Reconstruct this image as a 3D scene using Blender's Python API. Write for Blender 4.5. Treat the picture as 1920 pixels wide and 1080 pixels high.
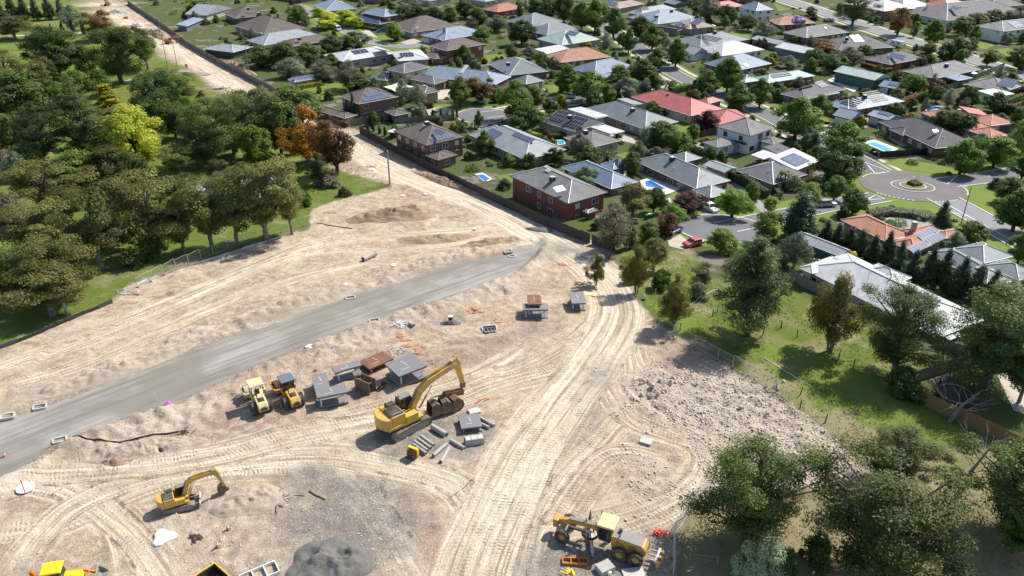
import bpy, bmesh, math, random
import numpy as np
from mathutils import Vector, Matrix, geometry
R = math.radians
random.seed(7)
rng = np.random.default_rng(7)
for o in list(bpy.data.objects):
    bpy.data.objects.remove(o)
scene = bpy.context.scene
COL = scene.collection

# ------------------------------------------------------------------ camera
F, TH, HC = 1530.0, R(28.1), 64.0        # focal length in photo pixels, tilt below the horizon, height over the site
cam_d = bpy.data.cameras.new('camera')
cam_d.sensor_width = 36
cam_d.lens = F / 1920 * 36
cam_d.clip_end = 6000
cam_d.clip_start = 0.5
cam = bpy.data.objects.new('camera', cam_d)
cam.location = (0, 0, HC)
cam.rotation_euler = (R(90) - TH, 0, 0)
COL.objects.link(cam)
scene.camera = cam

# ------------------------------------------------------------------ sky and sun
SUN_EL, SUN_AZ = R(46), R(40)            # azimuth from +X towards +Y
world = bpy.data.worlds.new('World')
scene.world = world
world.use_nodes = True
wn = world.node_tree
bg = wn.nodes['Background']
sky = wn.nodes.new('ShaderNodeTexSky')
sky.sky_type = 'NISHITA'
sky.sun_disc = False
sky.sun_elevation = SUN_EL
sky.sun_rotation = R(90) - SUN_AZ
wn.links.new(sky.outputs[0], bg.inputs[0])
bg.inputs[1].default_value = 0.115
sun_d = bpy.data.lights.new('sun', 'SUN')
sun_d.energy = 4.8
sun_d.angle = R(0.53)
sun_d.color = (1.0, 0.95, 0.87)
sun = bpy.data.objects.new('sun', sun_d)
sd = Vector((math.cos(SUN_AZ) * math.cos(SUN_EL), math.sin(SUN_AZ) * math.cos(SUN_EL), math.sin(SUN_EL)))
sun.rotation_euler = sd.to_track_quat('Z', 'Y').to_euler()
sun.location = sd * 300
COL.objects.link(sun)
vs = scene.view_settings
vs.view_transform = 'Standard'
vs.look = 'None'
vs.exposure = 0.52
vs.gamma = 1.0
vs.use_curve_mapping = False
scene.cycles.max_bounces = 6
scene.cycles.diffuse_bounces = 3
scene.cycles.transparent_max_bounces = 6

# ------------------------------------------------------------------ terrain height and photo-to-ground survey
def sstep(a, b, x):
    t = np.clip((x - a) / (b - a), 0, 1)
    return t * t * (3 - 2 * t)
def Z(x, y):
    return -10.0 * sstep(70.0, 220.0, y)
def zf(x, y):
    return float(Z(x, y))
def rayd(px, py):
    u = (px - 960) / F
    v = (540 - py) / F
    return (u, math.cos(TH) + v * math.sin(TH), -math.sin(TH) + v * math.cos(TH))
def G(px, py, h=0.0):
    d = rayd(px, py)
    a, b = 10.0, 4000.0
    for _ in range(50):
        t = (a + b) / 2
        y = d[1] * t
        tt = min(max((y - 70) / 150, 0), 1)
        if HC + d[2] * t > -10 * tt * tt * (3 - 2 * tt) + h:
            a = t
        else:
            b = t
    return Vector((d[0] * t, d[1] * t, HC + d[2] * t))
def GP(px, py, z):
    d = rayd(px, py)
    t = (z - HC) / d[2]
    return Vector((d[0] * t, d[1] * t, z))
def PX(p):
    z = p[2] - HC
    f = p[1] * math.cos(TH) - z * math.sin(TH)
    up = p[1] * math.sin(TH) + z * math.cos(TH)
    return (960 + F * p[0] / f, 540 - F * up / f)
def ppm(p):
    z = p[2] - HC
    return F / (p[1] * math.cos(TH) - z * math.sin(TH))
CROP = {'%d%d' % (r, c): (480 * c, 270 * r, 4.0) for r in range(4) for c in range(4)}
CROP.update({'p': (640, 120, 6.0), 'q': (1020, 120, 6.0), 'r': (1240, 120, 6.0), 's': (1480, 100, 6.0),
             't': (1660, 100, 6.0), 'u': (1660, 0, 7.3846), 'v': (1400, 0, 7.3846), 'w': (1140, 0, 7.3846),
             'x': (940, 300, 6.0), 'f': (0, 0, 1.0)})
def K(code, x, y):
    ox, oy, s = CROP[code]
    return (ox + x / s, oy + y / s)

# ------------------------------------------------------------------ numpy noise
def vnoise(x, y, seed=0):
    xi = np.floor(x).astype(np.int64)
    yi = np.floor(y).astype(np.int64)
    fx = x - xi
    fy = y - yi
    fx = fx * fx * (3 - 2 * fx)
    fy = fy * fy * (3 - 2 * fy)
    def h(a, b):
        n = (a * 374761393 + b * 668265263 + seed * 1442695041) & 0xffffffff
        n = ((n ^ (n >> 13)) * 1274126177) & 0xffffffff
        return ((n ^ (n >> 16)) & 0xffff) / 65535.0
    return (h(xi, yi) * (1 - fx) + h(xi + 1, yi) * fx) * (1 - fy) + (h(xi, yi + 1) * (1 - fx) + h(xi + 1, yi + 1) * fx) * fy
def fbm(x, y, s, o=4, seed=0):
    r = 0
    a = 0.5
    for i in range(o):
        r = r + a * vnoise(x * s, y * s, seed + i)
        s *= 2.03
        a *= 0.5
    return r / (1 - 0.5 ** o)
def poly_sd(X, Y, pts):
    """signed distance to a polygon, positive inside"""
    n = len(pts)
    d2 = np.full(X.shape, 1e18)
    ins = np.zeros(X.shape, bool)
    for i in range(n):
        x0, y0 = pts[i]
        x1, y1 = pts[(i + 1) % n]
        ex, ey = x1 - x0, y1 - y0
        l2 = ex * ex + ey * ey + 1e-9
        t = np.clip(((X - x0) * ex + (Y - y0) * ey) / l2, 0, 1)
        d2 = np.minimum(d2, (X - x0 - t * ex) ** 2 + (Y - y0 - t * ey) ** 2)
        c = ((y0 > Y) != (y1 > Y)) & (X < (x1 - x0) * (Y - y0) / (y1 - y0 + 1e-12) + x0)
        ins ^= c
    d = np.sqrt(d2)
    return np.where(ins, d, -d)
def line_sd(X, Y, pts):
    """arc length and signed offset along a polyline"""
    best = np.full(X.shape, 1e18)
    S = np.zeros(X.shape)
    D = np.zeros(X.shape)
    acc = 0.0
    for i in range(len(pts) - 1):
        x0, y0 = pts[i]
        x1, y1 = pts[i + 1]
        ex, ey = x1 - x0, y1 - y0
        l = math.hypot(ex, ey) + 1e-9
        t = np.clip(((X - x0) * ex + (Y - y0) * ey) / (l * l), 0, 1)
        dx = X - x0 - t * ex
        dy = Y - y0 - t * ey
        d2 = dx * dx + dy * dy
        m = d2 < best
        best = np.where(m, d2, best)
        S = np.where(m, acc + t * l, S)
        D = np.where(m, np.sign(ex * dy - ey * dx) * np.sqrt(d2), D)
        acc += l
    return S, D
def smooth(pts, n=6):
    """Catmull-Rom through pixel points"""
    out = []
    P = [pts[0]] + list(pts) + [pts[-1]]
    for i in range(1, len(P) - 2):
        for k in range(n):
            t = k / n
            out.append(tuple(0.5 * (2 * P[i][j] + (P[i + 1][j] - P[i - 1][j]) * t + (2 * P[i - 1][j] - 5 * P[i][j] + 4 * P[i + 1][j] - P[i + 2][j]) * t * t
                                    + (3 * P[i][j] - P[i - 1][j] - 3 * P[i + 1][j] + P[i + 2][j]) * t ** 3) for j in (0, 1)))
    out.append(tuple(pts[-1]))
    return out
def W(pts):
    """photo points to ground x, y"""
    return [tuple(G(*p)[:2]) for p in pts]

# ------------------------------------------------------------------ materials
class NT:
    def __init__(s, name):
        s.m = bpy.data.materials.new(name)
        s.m.use_nodes = True
        s.t = s.m.node_tree
        s.t.nodes.clear()
        s.out = s.t.nodes.new('ShaderNodeOutputMaterial')
    def n(s, typ, **kw):
        nd = s.t.nodes.new('ShaderNode' + typ)
        for k, v in kw.items():
            if k.startswith('i_'):
                key = k[2:]
                nd.inputs[int(key) if key.isdigit() else key.replace('_', ' ')].default_value = v
            else:
                setattr(nd, k, v)
        return nd
    def l(s, a, b):
        s.t.links.new(a, b)
    def val(s, sock, v):
        if hasattr(v, 'is_linked'):
            s.l(v, sock)
        else:
            sock.default_value = v
    def mix(s, f, a, b, mode='MIX'):
        nd = s.n('MixRGB', blend_type=mode)
        s.val(nd.inputs[0], f)
        for i, c in ((1, a), (2, b)):
            s.val(nd.inputs[i], (*c, 1) if isinstance(c, tuple) and len(c) == 3 else c)
        return nd.outputs[0]
    def math(s, op, a, b=0.0, c=None, clamp=False):
        nd = s.n('Math', operation=op, use_clamp=clamp)
        s.val(nd.inputs[0], a)
        s.val(nd.inputs[1], b)
        if c is not None:
            s.val(nd.inputs[2], c)
        return nd.outputs[0]
    def noise(s, scale, detail=4, rough=0.55, vec=None, dist=0.0):
        nd = s.n('TexNoise', i_Scale=scale, i_Detail=detail, i_Roughness=rough, i_Distortion=dist)
        if vec is not None:
            s.l(vec, nd.inputs['Vector'])
        return nd.outputs['Fac']
    def ramp(s, fac, stops):
        nd = s.n('ValToRGB')
        e = nd.color_ramp.elements
        while len(e) < len(stops):
            e.new(0.5)
        for i, (p, c) in enumerate(stops):
            e[i].position = p
            e[i].color = (c, c, c, 1) if not isinstance(c, tuple) else (*c, 1)
        s.l(fac, nd.inputs[0])
        return nd.outputs[0]
    def bsdf(s, color, rough=0.8, bump=None, bstr=0.4, bdist=0.05, metal=0.0, spec=0.3, trans=None, coat=0.0):
        b = s.n('BsdfPrincipled')
        s.val(b.inputs['Base Color'], (*color, 1) if isinstance(color, tuple) and len(color) == 3 else color)
        s.val(b.inputs['Roughness'], rough)
        b.inputs['Metallic'].default_value = metal
        b.inputs['Specular IOR Level'].default_value = spec
        b.inputs['Coat Weight'].default_value = coat
        if bump is not None:
            bp = s.n('Bump', i_Strength=bstr, i_Distance=bdist)
            s.l(bump, bp.inputs['Height'])
            s.l(bp.outputs[0], b.inputs['Normal'])
        if trans is not None:
            tr = s.n('BsdfTranslucent')
            s.val(tr.inputs[0], color)
            mx = s.n('MixShader', i_0=trans)
            s.l(b.outputs[0], mx.inputs[1])
            s.l(tr.outputs[0], mx.inputs[2])
            s.l(mx.outputs[0], s.out.inputs[0])
        else:
            s.l(b.outputs[0], s.out.inputs[0])
        return s.m
M = {}
def paint(name, c, rough=0.6, var=0.25, scale=3.0, dirt=None, metal=0.0, spec=0.4, bump=0.0, coat=0.0, obj=True):
    """plain painted / solid surface with worn, uneven tone"""
    t = NT(name)
    tc = t.n('TexCoord')
    v = tc.outputs['Object']
    n1 = t.noise(scale, 5, 0.6, v)
    lo = tuple(x * (1 - var) for x in c)
    hi = tuple(min(1, x * (1 + var * 0.6)) for x in c)
    col = t.mix(n1, lo, hi)
    if dirt:
        n2 = t.noise(scale * 0.55, 6, 0.7, v)
        col = t.mix(t.ramp(n2, [(0.38, 0.0), (0.62, 0.9)]), col, dirt)
    if obj:
        oi = t.n('ObjectInfo')
        col = t.mix(0.12, col, t.ramp(oi.outputs['Random'], [(0, 0.02), (1, 0.6)]), 'SOFT_LIGHT')
    M[name] = t.bsdf(col, rough, t.noise(scale * 8, 3, 0.6, v) if bump else None, bump, 0.02, metal, spec, coat=coat)
    return M[name]
def metal_roof(name, c):
    t = NT(name)
    uv = t.n('UVMap')
    sp = t.n('SeparateXYZ')
    t.l(uv.outputs[0], sp.inputs[0])
    rib = t.math('SINE', t.math('MULTIPLY', sp.outputs[0], 2 * math.pi / 0.76))
    rib2 = t.ramp(t.math('MULTIPLY_ADD', rib, 0.5, 0.5), [(0.0, 0.0), (0.75, 0.15), (1.0, 1.0)])
    n = t.noise(0.35, 6, 0.7, uv.outputs[0], .4)
    col = t.mix(t.ramp(n, [(.3, 0.), (.7, 1.)]), tuple(x * 0.72 for x in c), tuple(min(1, x * 1.12) for x in c))
    mp = t.n('Mapping', vector_type='TEXTURE')
    mp.inputs['Scale'].default_value = (.5, 6, 1)
    t.l(uv.outputs[0], mp.inputs[0])
    col = t.mix(t.ramp(t.noise(1.0, 4, .7, mp.outputs[0]), [(.5, 0.), (.72, .45)]), col, tuple(x * .55 + .02 for x in c))
    col = t.mix(t.math('MULTIPLY', rib2, 0.14), col, tuple(x * 0.45 for x in c))
    M[name] = t.bsdf(col, 0.55, rib2, 0.35, 0.04, 0.0, 0.25)
def tile_roof(name, c, c2=None):
    t = NT(name)
    uv = t.n('UVMap')
    c2 = c2 or tuple(x * 0.7 for x in c)
    br = t.n('TexBrick', i_Scale=1.0, i_Mortar_Size=0.045, i_Brick_Width=0.33, i_Row_Height=0.36, i_Mortar_Smooth=0.3)
    br.inputs['Color1'].default_value = (*c, 1)
    br.inputs['Color2'].default_value = (*c2, 1)
    br.inputs['Mortar'].default_value = (*[x * 0.4 for x in c], 1)
    t.l(uv.outputs[0], br.inputs['Vector'])
    sp = t.n('SeparateXYZ')
    t.l(uv.outputs[0], sp.inputs[0])
    saw = t.math('FRACT', t.math('DIVIDE', sp.outputs[1], 0.36))
    big = t.noise(0.3, 5, 0.7, uv.outputs[0])
    col = t.mix(t.ramp(big, [(0.35, 0.0), (0.75, 0.5)]), br.outputs[0], tuple(min(1, x * 1.5 + 0.02) for x in c))
    M[name] = t.bsdf(col, 0.75, t.math('SUBTRACT', 1.0, saw), 0.7, 0.06, 0.0, 0.3)
def brick_wall(name, c, c2, mortar=(0.4, 0.37, 0.33)):
    t = NT(name)
    uv = t.n('UVMap')
    br = t.n('TexBrick', i_Scale=1.0, i_Mortar_Size=0.012, i_Brick_Width=0.24, i_Row_Height=0.086)
    br.inputs['Color1'].default_value = (*c, 1)
    br.inputs['Color2'].default_value = (*c2, 1)
    br.inputs['Mortar'].default_value = (*mortar, 1)
    t.l(uv.outputs[0], br.inputs['Vector'])
    n = t.noise(0.8, 5, 0.6, uv.outputs[0])
    col = t.mix(t.math('MULTIPLY', n, 0.35), br.outputs[0], tuple(x * 0.6 for x in c))
    M[name] = t.bsdf(col, 0.85, br.outputs['Fac'], -0.3, 0.01)
def leafmat(name, a, b, tr=0.28):
    """leaves: two tones from the per-leaf tint, a little change from tree to tree"""
    t = NT(name)
    at = t.n('Attribute', attribute_name='tint')
    oi = t.n('ObjectInfo')
    col = t.mix(at.outputs['Fac'], a, b)
    hv = t.n('HueSaturation', i_Saturation=1.0)
    t.l(t.math('MULTIPLY_ADD', oi.outputs['Random'], 0.035, 0.487), hv.inputs['Hue'])
    t.l(t.math('MULTIPLY_ADD', t.math('FRACT', t.math('MULTIPLY', oi.outputs['Random'], 7.3)), 0.6, 0.74), hv.inputs['Value'])
    t.l(col, hv.inputs['Color'])
    M[name] = t.bsdf(hv.outputs[0], 0.55, trans=tr, spec=0.25)
# metal roofs, tiles, walls
for k, c in {'roof_white': (.52, .525, .52), 'roof_pale': (.31, .33, .345), 'roof_grey': (.21, .222, .235), 'roof_blue': (.17, .22, .31), 'roof_lightblue': (.24, .295, .365),
             'roof_char': (.075, .08, .09), 'roof_red': (.45, .13, .12), 'roof_teal': (.30, .42, .40), 'roof_navy': (.06, .09, .16), 'roof_greengrey': (.185, .21, .215),
             'roof_palegreen': (.36, .43, .40)}.items():
    metal_roof(k, c)
for k, c in {'tile_brown': (.155, .125, .11), 'tile_grey': (.21, .205, .20), 'tile_char': (.07, .07, .078), 'tile_terra': (.44, .19, .12), 'tile_orange': (.42, .23, .15),
             'tile_mid': (.14, .135, .14), 'tile_pink': (.38, .29, .26)}.items():
    tile_roof(k, c)
brick_wall('brick_red', (.27, .085, .055), (.21, .06, .042), (.22, .13, .10))
brick_wall('brick_brown', (.20, .125, .09), (.15, .095, .07), (.2, .15, .12))
brick_wall('brick_tan', (.40, .31, .20), (.34, .26, .17))
brick_wall('brick_cream', (.50, .44, .34), (.44, .38, .30))
brick_wall('brick_grey', (.33, .31, .29), (.27, .255, .24))
paint('render_white', (.74, .74, .72), 0.85, .1, .6)
paint('render_tan', (.50, .40, .22), 0.85, .12, .6)
paint('wall_green', (.075, .14, .125), 0.55, .12, .6)
paint('wall_char', (.05, .055, .065), 0.55, .15, .6)
paint('wall_bluegrey', (.13, .16, .20), 0.6, .15, .6)
paint('trim_white', (.72, .72, .70), 0.5, .08, 2)
paint('trim_dark', (.06, .06, .065), 0.5, .15, 2)
paint('cap_pale', (.62, .63, .64), 0.45, .1, 2)  # on ridge caps the tone paints in the metal's highlights; plain pale elsewhere
paint('cap_dark', (.16, .155, .155), 0.6, .15, 2)
paint('cap_red', (.50, .26, .20), 0.6, .15, 2)
paint('door_white', (.66, .66, .64), 0.55, .08, 1)
paint('cooler_dark', (.035, .035, .04), 0.6, .2, 3)
paint('concrete', (.50, .48, .44), 0.9, .15, 1.2, bump=.15)
paint('concrete_pipe', (.44, .44, .42), 0.85, .18, 1.5, dirt=(.36, .31, .25), bump=.1)
paint('paving', (.44, .39, .33), 0.9, .18, .8)
paint('driveway_grey', (.27, .265, .26), 0.9, .2, .7)
paint('driveway_tan', (.46, .41, .34), 0.9, .18, .7)
paint('bark_dark', (.085, .068, .055), 0.95, .35, 5, bump=.5)
paint('bark_pale', (.30, .26, .22), 0.9, .4, 3, dirt=(.11, .085, .065), bump=.4)
paint('bark_grey', (.40, .38, .36), 0.9, .3, 3, bump=.3)
paint('timber_grey', (.26, .23, .20), 0.9, .3, 4, bump=.3)
paint('timber_new', (.30, .185, .085), 0.85, .22, 3, bump=.2)
paint('pole_wood', (.30, .27, .235), 0.9, .25, 3, bump=.3)
paint('mach_yellow', (.72, .42, .03), 0.42, .15, 1.2, dirt=(.42, .31, .16), coat=.15)
paint('mach_amber', (.66, .34, .03), 0.42, .15, 1.2, dirt=(.42, .29, .14), coat=.15)
paint('mach_cream', (.80, .66, .30), 0.5, .12, 1.2, dirt=(.5, .41, .26))
paint('mach_lemon', (.90, .66, .02), 0.35, .08, 1.0, coat=.2)
paint('mach_orange', (.62, .20, .02), 0.45, .15, 1.5)
paint('mach_black', (.025, .025, .028), 0.5, .3, 2, dirt=(.12, .10, .08))
paint('mach_grey', (.20, .21, .22), 0.5, .2, 2, dirt=(.28, .24, .19))
paint('track_steel', (.085, .078, .07), 0.6, .3, 4, dirt=(.30, .245, .18), spec=.5)
paint('drum_steel', (.50, .47, .43), 0.55, .2, 2, dirt=(.42, .34, .25))
paint('rubber', (.035, .033, .032), 0.85, .3, 3, dirt=(.17, .14, .11))
paint('steel_rust', (.26, .12, .065), 0.8, .35, 1.5, dirt=(.13, .07, .05))
paint('steel_plate', (.19, .205, .225), 0.6, .2, .9, dirt=(.22, .185, .16))
paint('steel_galv', (.46, .47, .48), 0.45, .15, 3, spec=.6)
paint('bucket_brown', (.12, .085, .06), 0.6, .3, 2, dirt=(.25, .17, .11))
paint('pvc_orange', (.60, .19, .08), 0.6, .12, 3)
paint('red_paint', (.62, .04, .035), 0.55, .12, 3)
paint('purple_sheet', (.42, .10, .52), 0.6, .15, 3)
paint('white_sheet', (.80, .79, .76), 0.7, .1, 2)
paint('black_sheet', (.02, .02, .022), 0.6, .3, 2)
paint('silt_cloth', (.055, .06, .058), 0.8, .3, 1)
paint('pool_tile', (.60, .57, .50), 0.8, .12, 1)
paint('bin_green', (.03, .12, .04), 0.55, .1, 3)
paint('bin_yellow', (.70, .55, .03), 0.5, .1, 3)
paint('bin_red', (.50, .04, .03), 0.5, .1, 3)
paint('shade_sail', (.72, .69, .62), 0.9, .08, 1)
paint('boundary_fence', (.070, .060, .054), 0.8, .3, .8, bump=.1)
paint('fence_red', (.15, .045, .04), 0.85, .25, 1)
for k, c in {'car_white': (.78, .78, .77), 'car_red': (.50, .06, .025), 'car_silver': (.42, .43, .44), 'car_blue': (.03, .06, .20), 'car_dark': (.03, .035, .045),
             'car_violet': (.10, .09, .35)}.items():
    paint(k, c, 0.25, .04, 1, spec=.6, coat=.6)
def glassy(name, c, rough=0.08):
    t = NT(name)
    oi = t.n('ObjectInfo')
    M[name] = t.bsdf(t.mix(oi.outputs['Random'], tuple(x * .6 for x in c), tuple(x * 1.5 for x in c)), rough, spec=.8)
glassy('window_glass', (.045, .055, .07))
glassy('window_blind', (.42, .43, .42), .3)
glassy('cab_glass', (.02, .025, .03), .06)
def solar():
    t = NT('solar_cell')
    tc = t.n('TexCoord')
    br = t.n('TexBrick', i_Scale=1.0, i_Mortar_Size=0.012, i_Brick_Width=0.27, i_Row_Height=0.27, offset=0.0)
    br.inputs['Color1'].default_value = (.04, .06, .125, 1)
    br.inputs['Color2'].default_value = (.05, .075, .15, 1)
    br.inputs['Mortar'].default_value = (.30, .33, .38, 1)
    t.l(tc.outputs['Object'], br.inputs['Vector'])
    M['solar_cell'] = t.bsdf(br.outputs[0], 0.16, spec=.7)
    M['solar_black'] = NT('solar_black').bsdf((.012, .014, .022), 0.18, spec=.55)
solar()
def water():
    for k, c in (('pool_water', (.02, .34, .46)), ('pool_deep', (.015, .13, .42))):
        t = NT(k)
        tc = t.n('TexCoord')
        n = t.noise(2.2, 3, .5, tc.outputs['Object'], 0.6)
        M[k] = t.bsdf(t.mix(n, tuple(x * .8 for x in c), tuple(min(1, x * 1.35) for x in c)), 0.06, n, .12, .05, spec=.6)
water()
def asphalt(name, c, v=.25):
    t = NT(name)
    tc = t.n('TexCoord')
    o = tc.outputs['Object']
    col = t.mix(t.noise(.12, 6, .7, o), tuple(x * (1 - v) for x in c), tuple(x * (1 + v) for x in c))
    col = t.mix(t.math('MULTIPLY', t.noise(9, 3, .7, o), .35), col, tuple(x * .6 for x in c))
    M[name] = t.bsdf(col, 0.88, t.noise(30, 2, .6, o), .15, .01, spec=.25)
asphalt('asphalt', (.16, .16, .17))
asphalt('asphalt_pale', (.225, .225, .235))
asphalt('asphalt_red', (.165, .145, .145), .45)
def gravel():
    t = NT('road_base')
    tc = t.n('TexCoord')
    o = tc.outputs['Object']
    mp = t.n('Mapping', vector_type='TEXTURE')
    mp.inputs['Rotation'].default_value = (0, 0, R(44.4))
    mp.inputs['Scale'].default_value = (30, 1.1, 1)
    t.l(o, mp.inputs[0])
    st = t.noise(1.0, 6, .65, mp.outputs[0])
    col = t.ramp(st, [(.32, (.15, .14, .12)), (.45, (.27, .255, .228)), (.6, (.37, .353, .322)), (.78, (.225, .21, .185))])
    col = t.mix(t.ramp(t.noise(.09, 5, .6, o), [(.40, 0.), (.56, .75)]), col, (.185, .17, .143))
    col = t.mix(t.math('MULTIPLY', t.noise(7, 4, .8, o), .4), col, (.17, .16, .14))
    M['road_base'] = t.bsdf(col, .95, t.math('ADD', t.noise(11, 4, .7, o), st), .35, .05, spec=.15)
gravel()
def lawnmat(name, a, b, c):
    t = NT(name)
    tc = t.n('TexCoord')
    o = tc.outputs['Object']
    col = t.mix(t.noise(.25, 5, .7, o), a, b)
    col = t.mix(t.ramp(t.noise(1.1, 5, .75, o), [(.5, 0.), (.75, .8)]), col, c)
    col = t.mix(t.math('MULTIPLY', t.noise(14, 3, .8, o), .45), col, tuple(x * .45 for x in a))
    M[name] = t.bsdf(col, .9, t.noise(18, 3, .7, o), .5, .06, spec=.15)
lawnmat('lawn', (.125, .19, .03), (.18, .24, .045), (.23, .23, .08))
lawnmat('lawn_dry', (.15, .19, .045), (.21, .21, .075), (.29, .25, .13))
# leaves
for k, a, b, tr in (('leaf_gum', (.072, .088, .024), (.215, .210, .056), .35), ('leaf_biggum', (.050, .078, .018), (.155, .19, .045), .35), ('leaf_gumgold', (.11, .13, .03), (.25, .215, .045), .35),
                    ('leaf_green', (.075, .125, .022), (.170, .245, .046), .42), ('leaf_dark', (.055, .085, .020), (.135, .175, .042), .35),
                    ('leaf_pine', (.040, .068, .018), (.115, .150, .040), .3), ('leaf_cypress', (.024, .046, .024), (.055, .088, .038), .2),
                    ('leaf_lime', (.13, .21, .028), (.25, .34, .055), .42), ('leaf_yellow', (.40, .46, .04), (.62, .65, .09), .48),
                    ('leaf_gold', (.24, .22, .018), (.55, .46, .04), .4), ('leaf_orange', (.32, .13, .02), (.52, .25, .035), .42),
                    ('leaf_russet', (.15, .082, .036), (.27, .15, .06), .35), ('leaf_plum', (.060, .028, .028), (.125, .062, .052), .3),
                    ('leaf_silver', (.13, .165, .095), (.26, .30, .185), .35), ('leaf_brown', (.11, .10, .058), (.21, .185, .115), .3),
                    ('leaf_mauve', (.36, .27, .5), (.5, .42, .62), .4), ('leaf_pale', (.24, .29, .155), (.42, .47, .28), .35),
                    ('leaf_redhedge', (.24, .066, .03), (.36, .12, .048), .3)):
    leafmat(k, a, b, tr)

# ------------------------------------------------------------------ object helpers
def tag(o, label=None, cat=None, group=None, kind=None):
    if label: o['label'] = label
    if cat: o['category'] = cat
    if group: o['group'] = group
    if kind: o['kind'] = kind
    return o
def empty(name, loc=(0, 0, 0), rz=0.0, label=None, cat=None, group=None):
    o = bpy.data.objects.new(name, None)
    o.empty_display_size = 0.3
    o.location = loc
    o.rotation_euler = (0, 0, rz)
    COL.objects.link(o)
    return tag(o, label, cat, group)
def put(name, me, parent=None, loc=(0, 0, 0), rot=(0, 0, 0), sc=(1, 1, 1)):
    o = bpy.data.objects.new(name, me)
    o.location = loc
    o.rotation_euler = rot
    o.scale = sc
    COL.objects.link(o)
    o.parent = parent
    return o
class MB:
    """collects solids and links them as one mesh"""
    def __init__(s):
        s.v, s.f, s.uv = [], [], {}
    def add(s, vs, fs, T=None):
        n = len(s.v)
        s.v += [tuple(T @ Vector(p)) if T is not None else tuple(p) for p in vs]
        s.f += [tuple(i + n for i in f) for f in fs]
        return s
    def box(s, c, d, T=None, taper=1.0, rot=None):
        x, y, z = d[0] / 2, d[1] / 2, d[2] / 2
        vs = [(-x, -y, -z), (x, -y, -z), (x, y, -z), (-x, y, -z)] + [(a * taper, b * taper, z) for a, b in ((-x, -y), (x, -y), (x, y), (-x, y))]
        A = Matrix.Translation(c)
        if rot is not None:
            A = A @ rot
        if T is not None:
            A = T @ A
        return s.add(vs, [(0, 3, 2, 1), (4, 5, 6, 7), (0, 1, 5, 4), (1, 2, 6, 5), (2, 3, 7, 6), (3, 0, 4, 7)], A)
    def prism(s, pts, w, y0=None, T=None):
        """polygon in x-z pushed along y, from y0 (default centred) over width w"""
        y0 = -w / 2 if y0 is None else y0
        n = len(pts)
        vs = [(p[0], y0, p[1]) for p in pts] + [(p[0], y0 + w, p[1]) for p in pts]
        ar = sum(pts[i][0] * pts[(i + 1) % n][1] - pts[(i + 1) % n][0] * pts[i][1] for i in range(n))
        a = list(range(n))
        fs = [tuple(a), tuple(i + n for i in reversed(a))] + [(i, i + n, (i + 1) % n + n, (i + 1) % n) for i in range(n)]
        if ar < 0:
            fs = [tuple(reversed(f)) for f in fs]
        return s.add(vs, fs, T)
    def tube(s, p0, p1, r0, r1=None, n=8, caps=True):
        p0, p1 = Vector(p0), Vector(p1)
        r1 = r0 if r1 is None else r1
        q = (p1 - p0).to_track_quat('Z', 'Y')
        vs = []
        for p, r in ((p0, r0), (p1, r1)):
            for k in range(n):
                a = 2 * math.pi * k / n
                vs.append(p + q @ Vector((r * math.cos(a), r * math.sin(a), 0)))
        fs = [(k, (k + 1) % n, n + (k + 1) % n, n + k) for k in range(n)]
        if caps:
            fs += [tuple(range(n - 1, -1, -1)), tuple(range(n, 2 * n))]
        return s.add(vs, fs)
    def path(s, pts, rs, n=6):
        for i in range(len(pts) - 1):
            s.tube(pts[i], pts[i + 1], rs[i], rs[i + 1], n)
        return s
    def ring(s, p0, p1, ro, ri, n=16):
        """hollow pipe"""
        p0, p1 = Vector(p0), Vector(p1)
        q = (p1 - p0).to_track_quat('Z', 'Y')
        vs = []
        for p, r in ((p0, ro), (p1, ro), (p1, ri), (p0, ri)):
            for k in range(n):
                a = 2 * math.pi * k / n
                vs.append(p + q @ Vector((r * math.cos(a), r * math.sin(a), 0)))
        fs = []
        for j in range(4):
            jj = (j + 1) % 4
            fs += [(j * n + k, j * n + (k + 1) % n, jj * n + (k + 1) % n, jj * n + k) for k in range(n)]
        return s.add(vs, fs)
    def mesh(s, name, mat, smooth=False):
        me = bpy.data.meshes.new(name)
        me.from_pydata(s.v, [], s.f)
        if mat:
            me.materials.append(M[mat] if isinstance(mat, str) else mat)
        if smooth:
            me.shade_smooth()
        me.update()
        return me
    def build(s, name, mat, parent=None, loc=(0, 0, 0), rot=(0, 0, 0), bevel=0.0, smooth=False):
        o = put(name, s.mesh(name, mat, smooth), parent, loc, rot)
        if bevel:
            b = o.modifiers.new('bevel', 'BEVEL')
            b.width = bevel
            b.segments = 2
            b.limit_method = 'ANGLE'
        return o
def np_mesh(name, V, Fq, mat, tint=None, smooth=False):
    """numpy vertices (n,3) and equal-sized faces (m,k)"""
    me = bpy.data.meshes.new(name)
    m, k = Fq.shape
    me.vertices.add(len(V))
    me.vertices.foreach_set('co', V.astype(np.float32).ravel())
    me.loops.add(m * k)
    me.loops.foreach_set('vertex_index', Fq.astype(np.int32).ravel())
    me.polygons.add(m)
    me.polygons.foreach_set('loop_start', np.arange(0, m * k, k, dtype=np.int32))
    me.polygons.foreach_set('loop_total', np.full(m, k, np.int32))
    if mat:
        me.materials.append(M[mat])
    me.update(calc_edges=True)
    if tint is not None:
        a = me.attributes.new('tint', 'FLOAT', 'FACE')
        a.data.foreach_set('value', tint.astype(np.float32))
    if smooth:
        me.shade_smooth()
    return me
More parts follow.
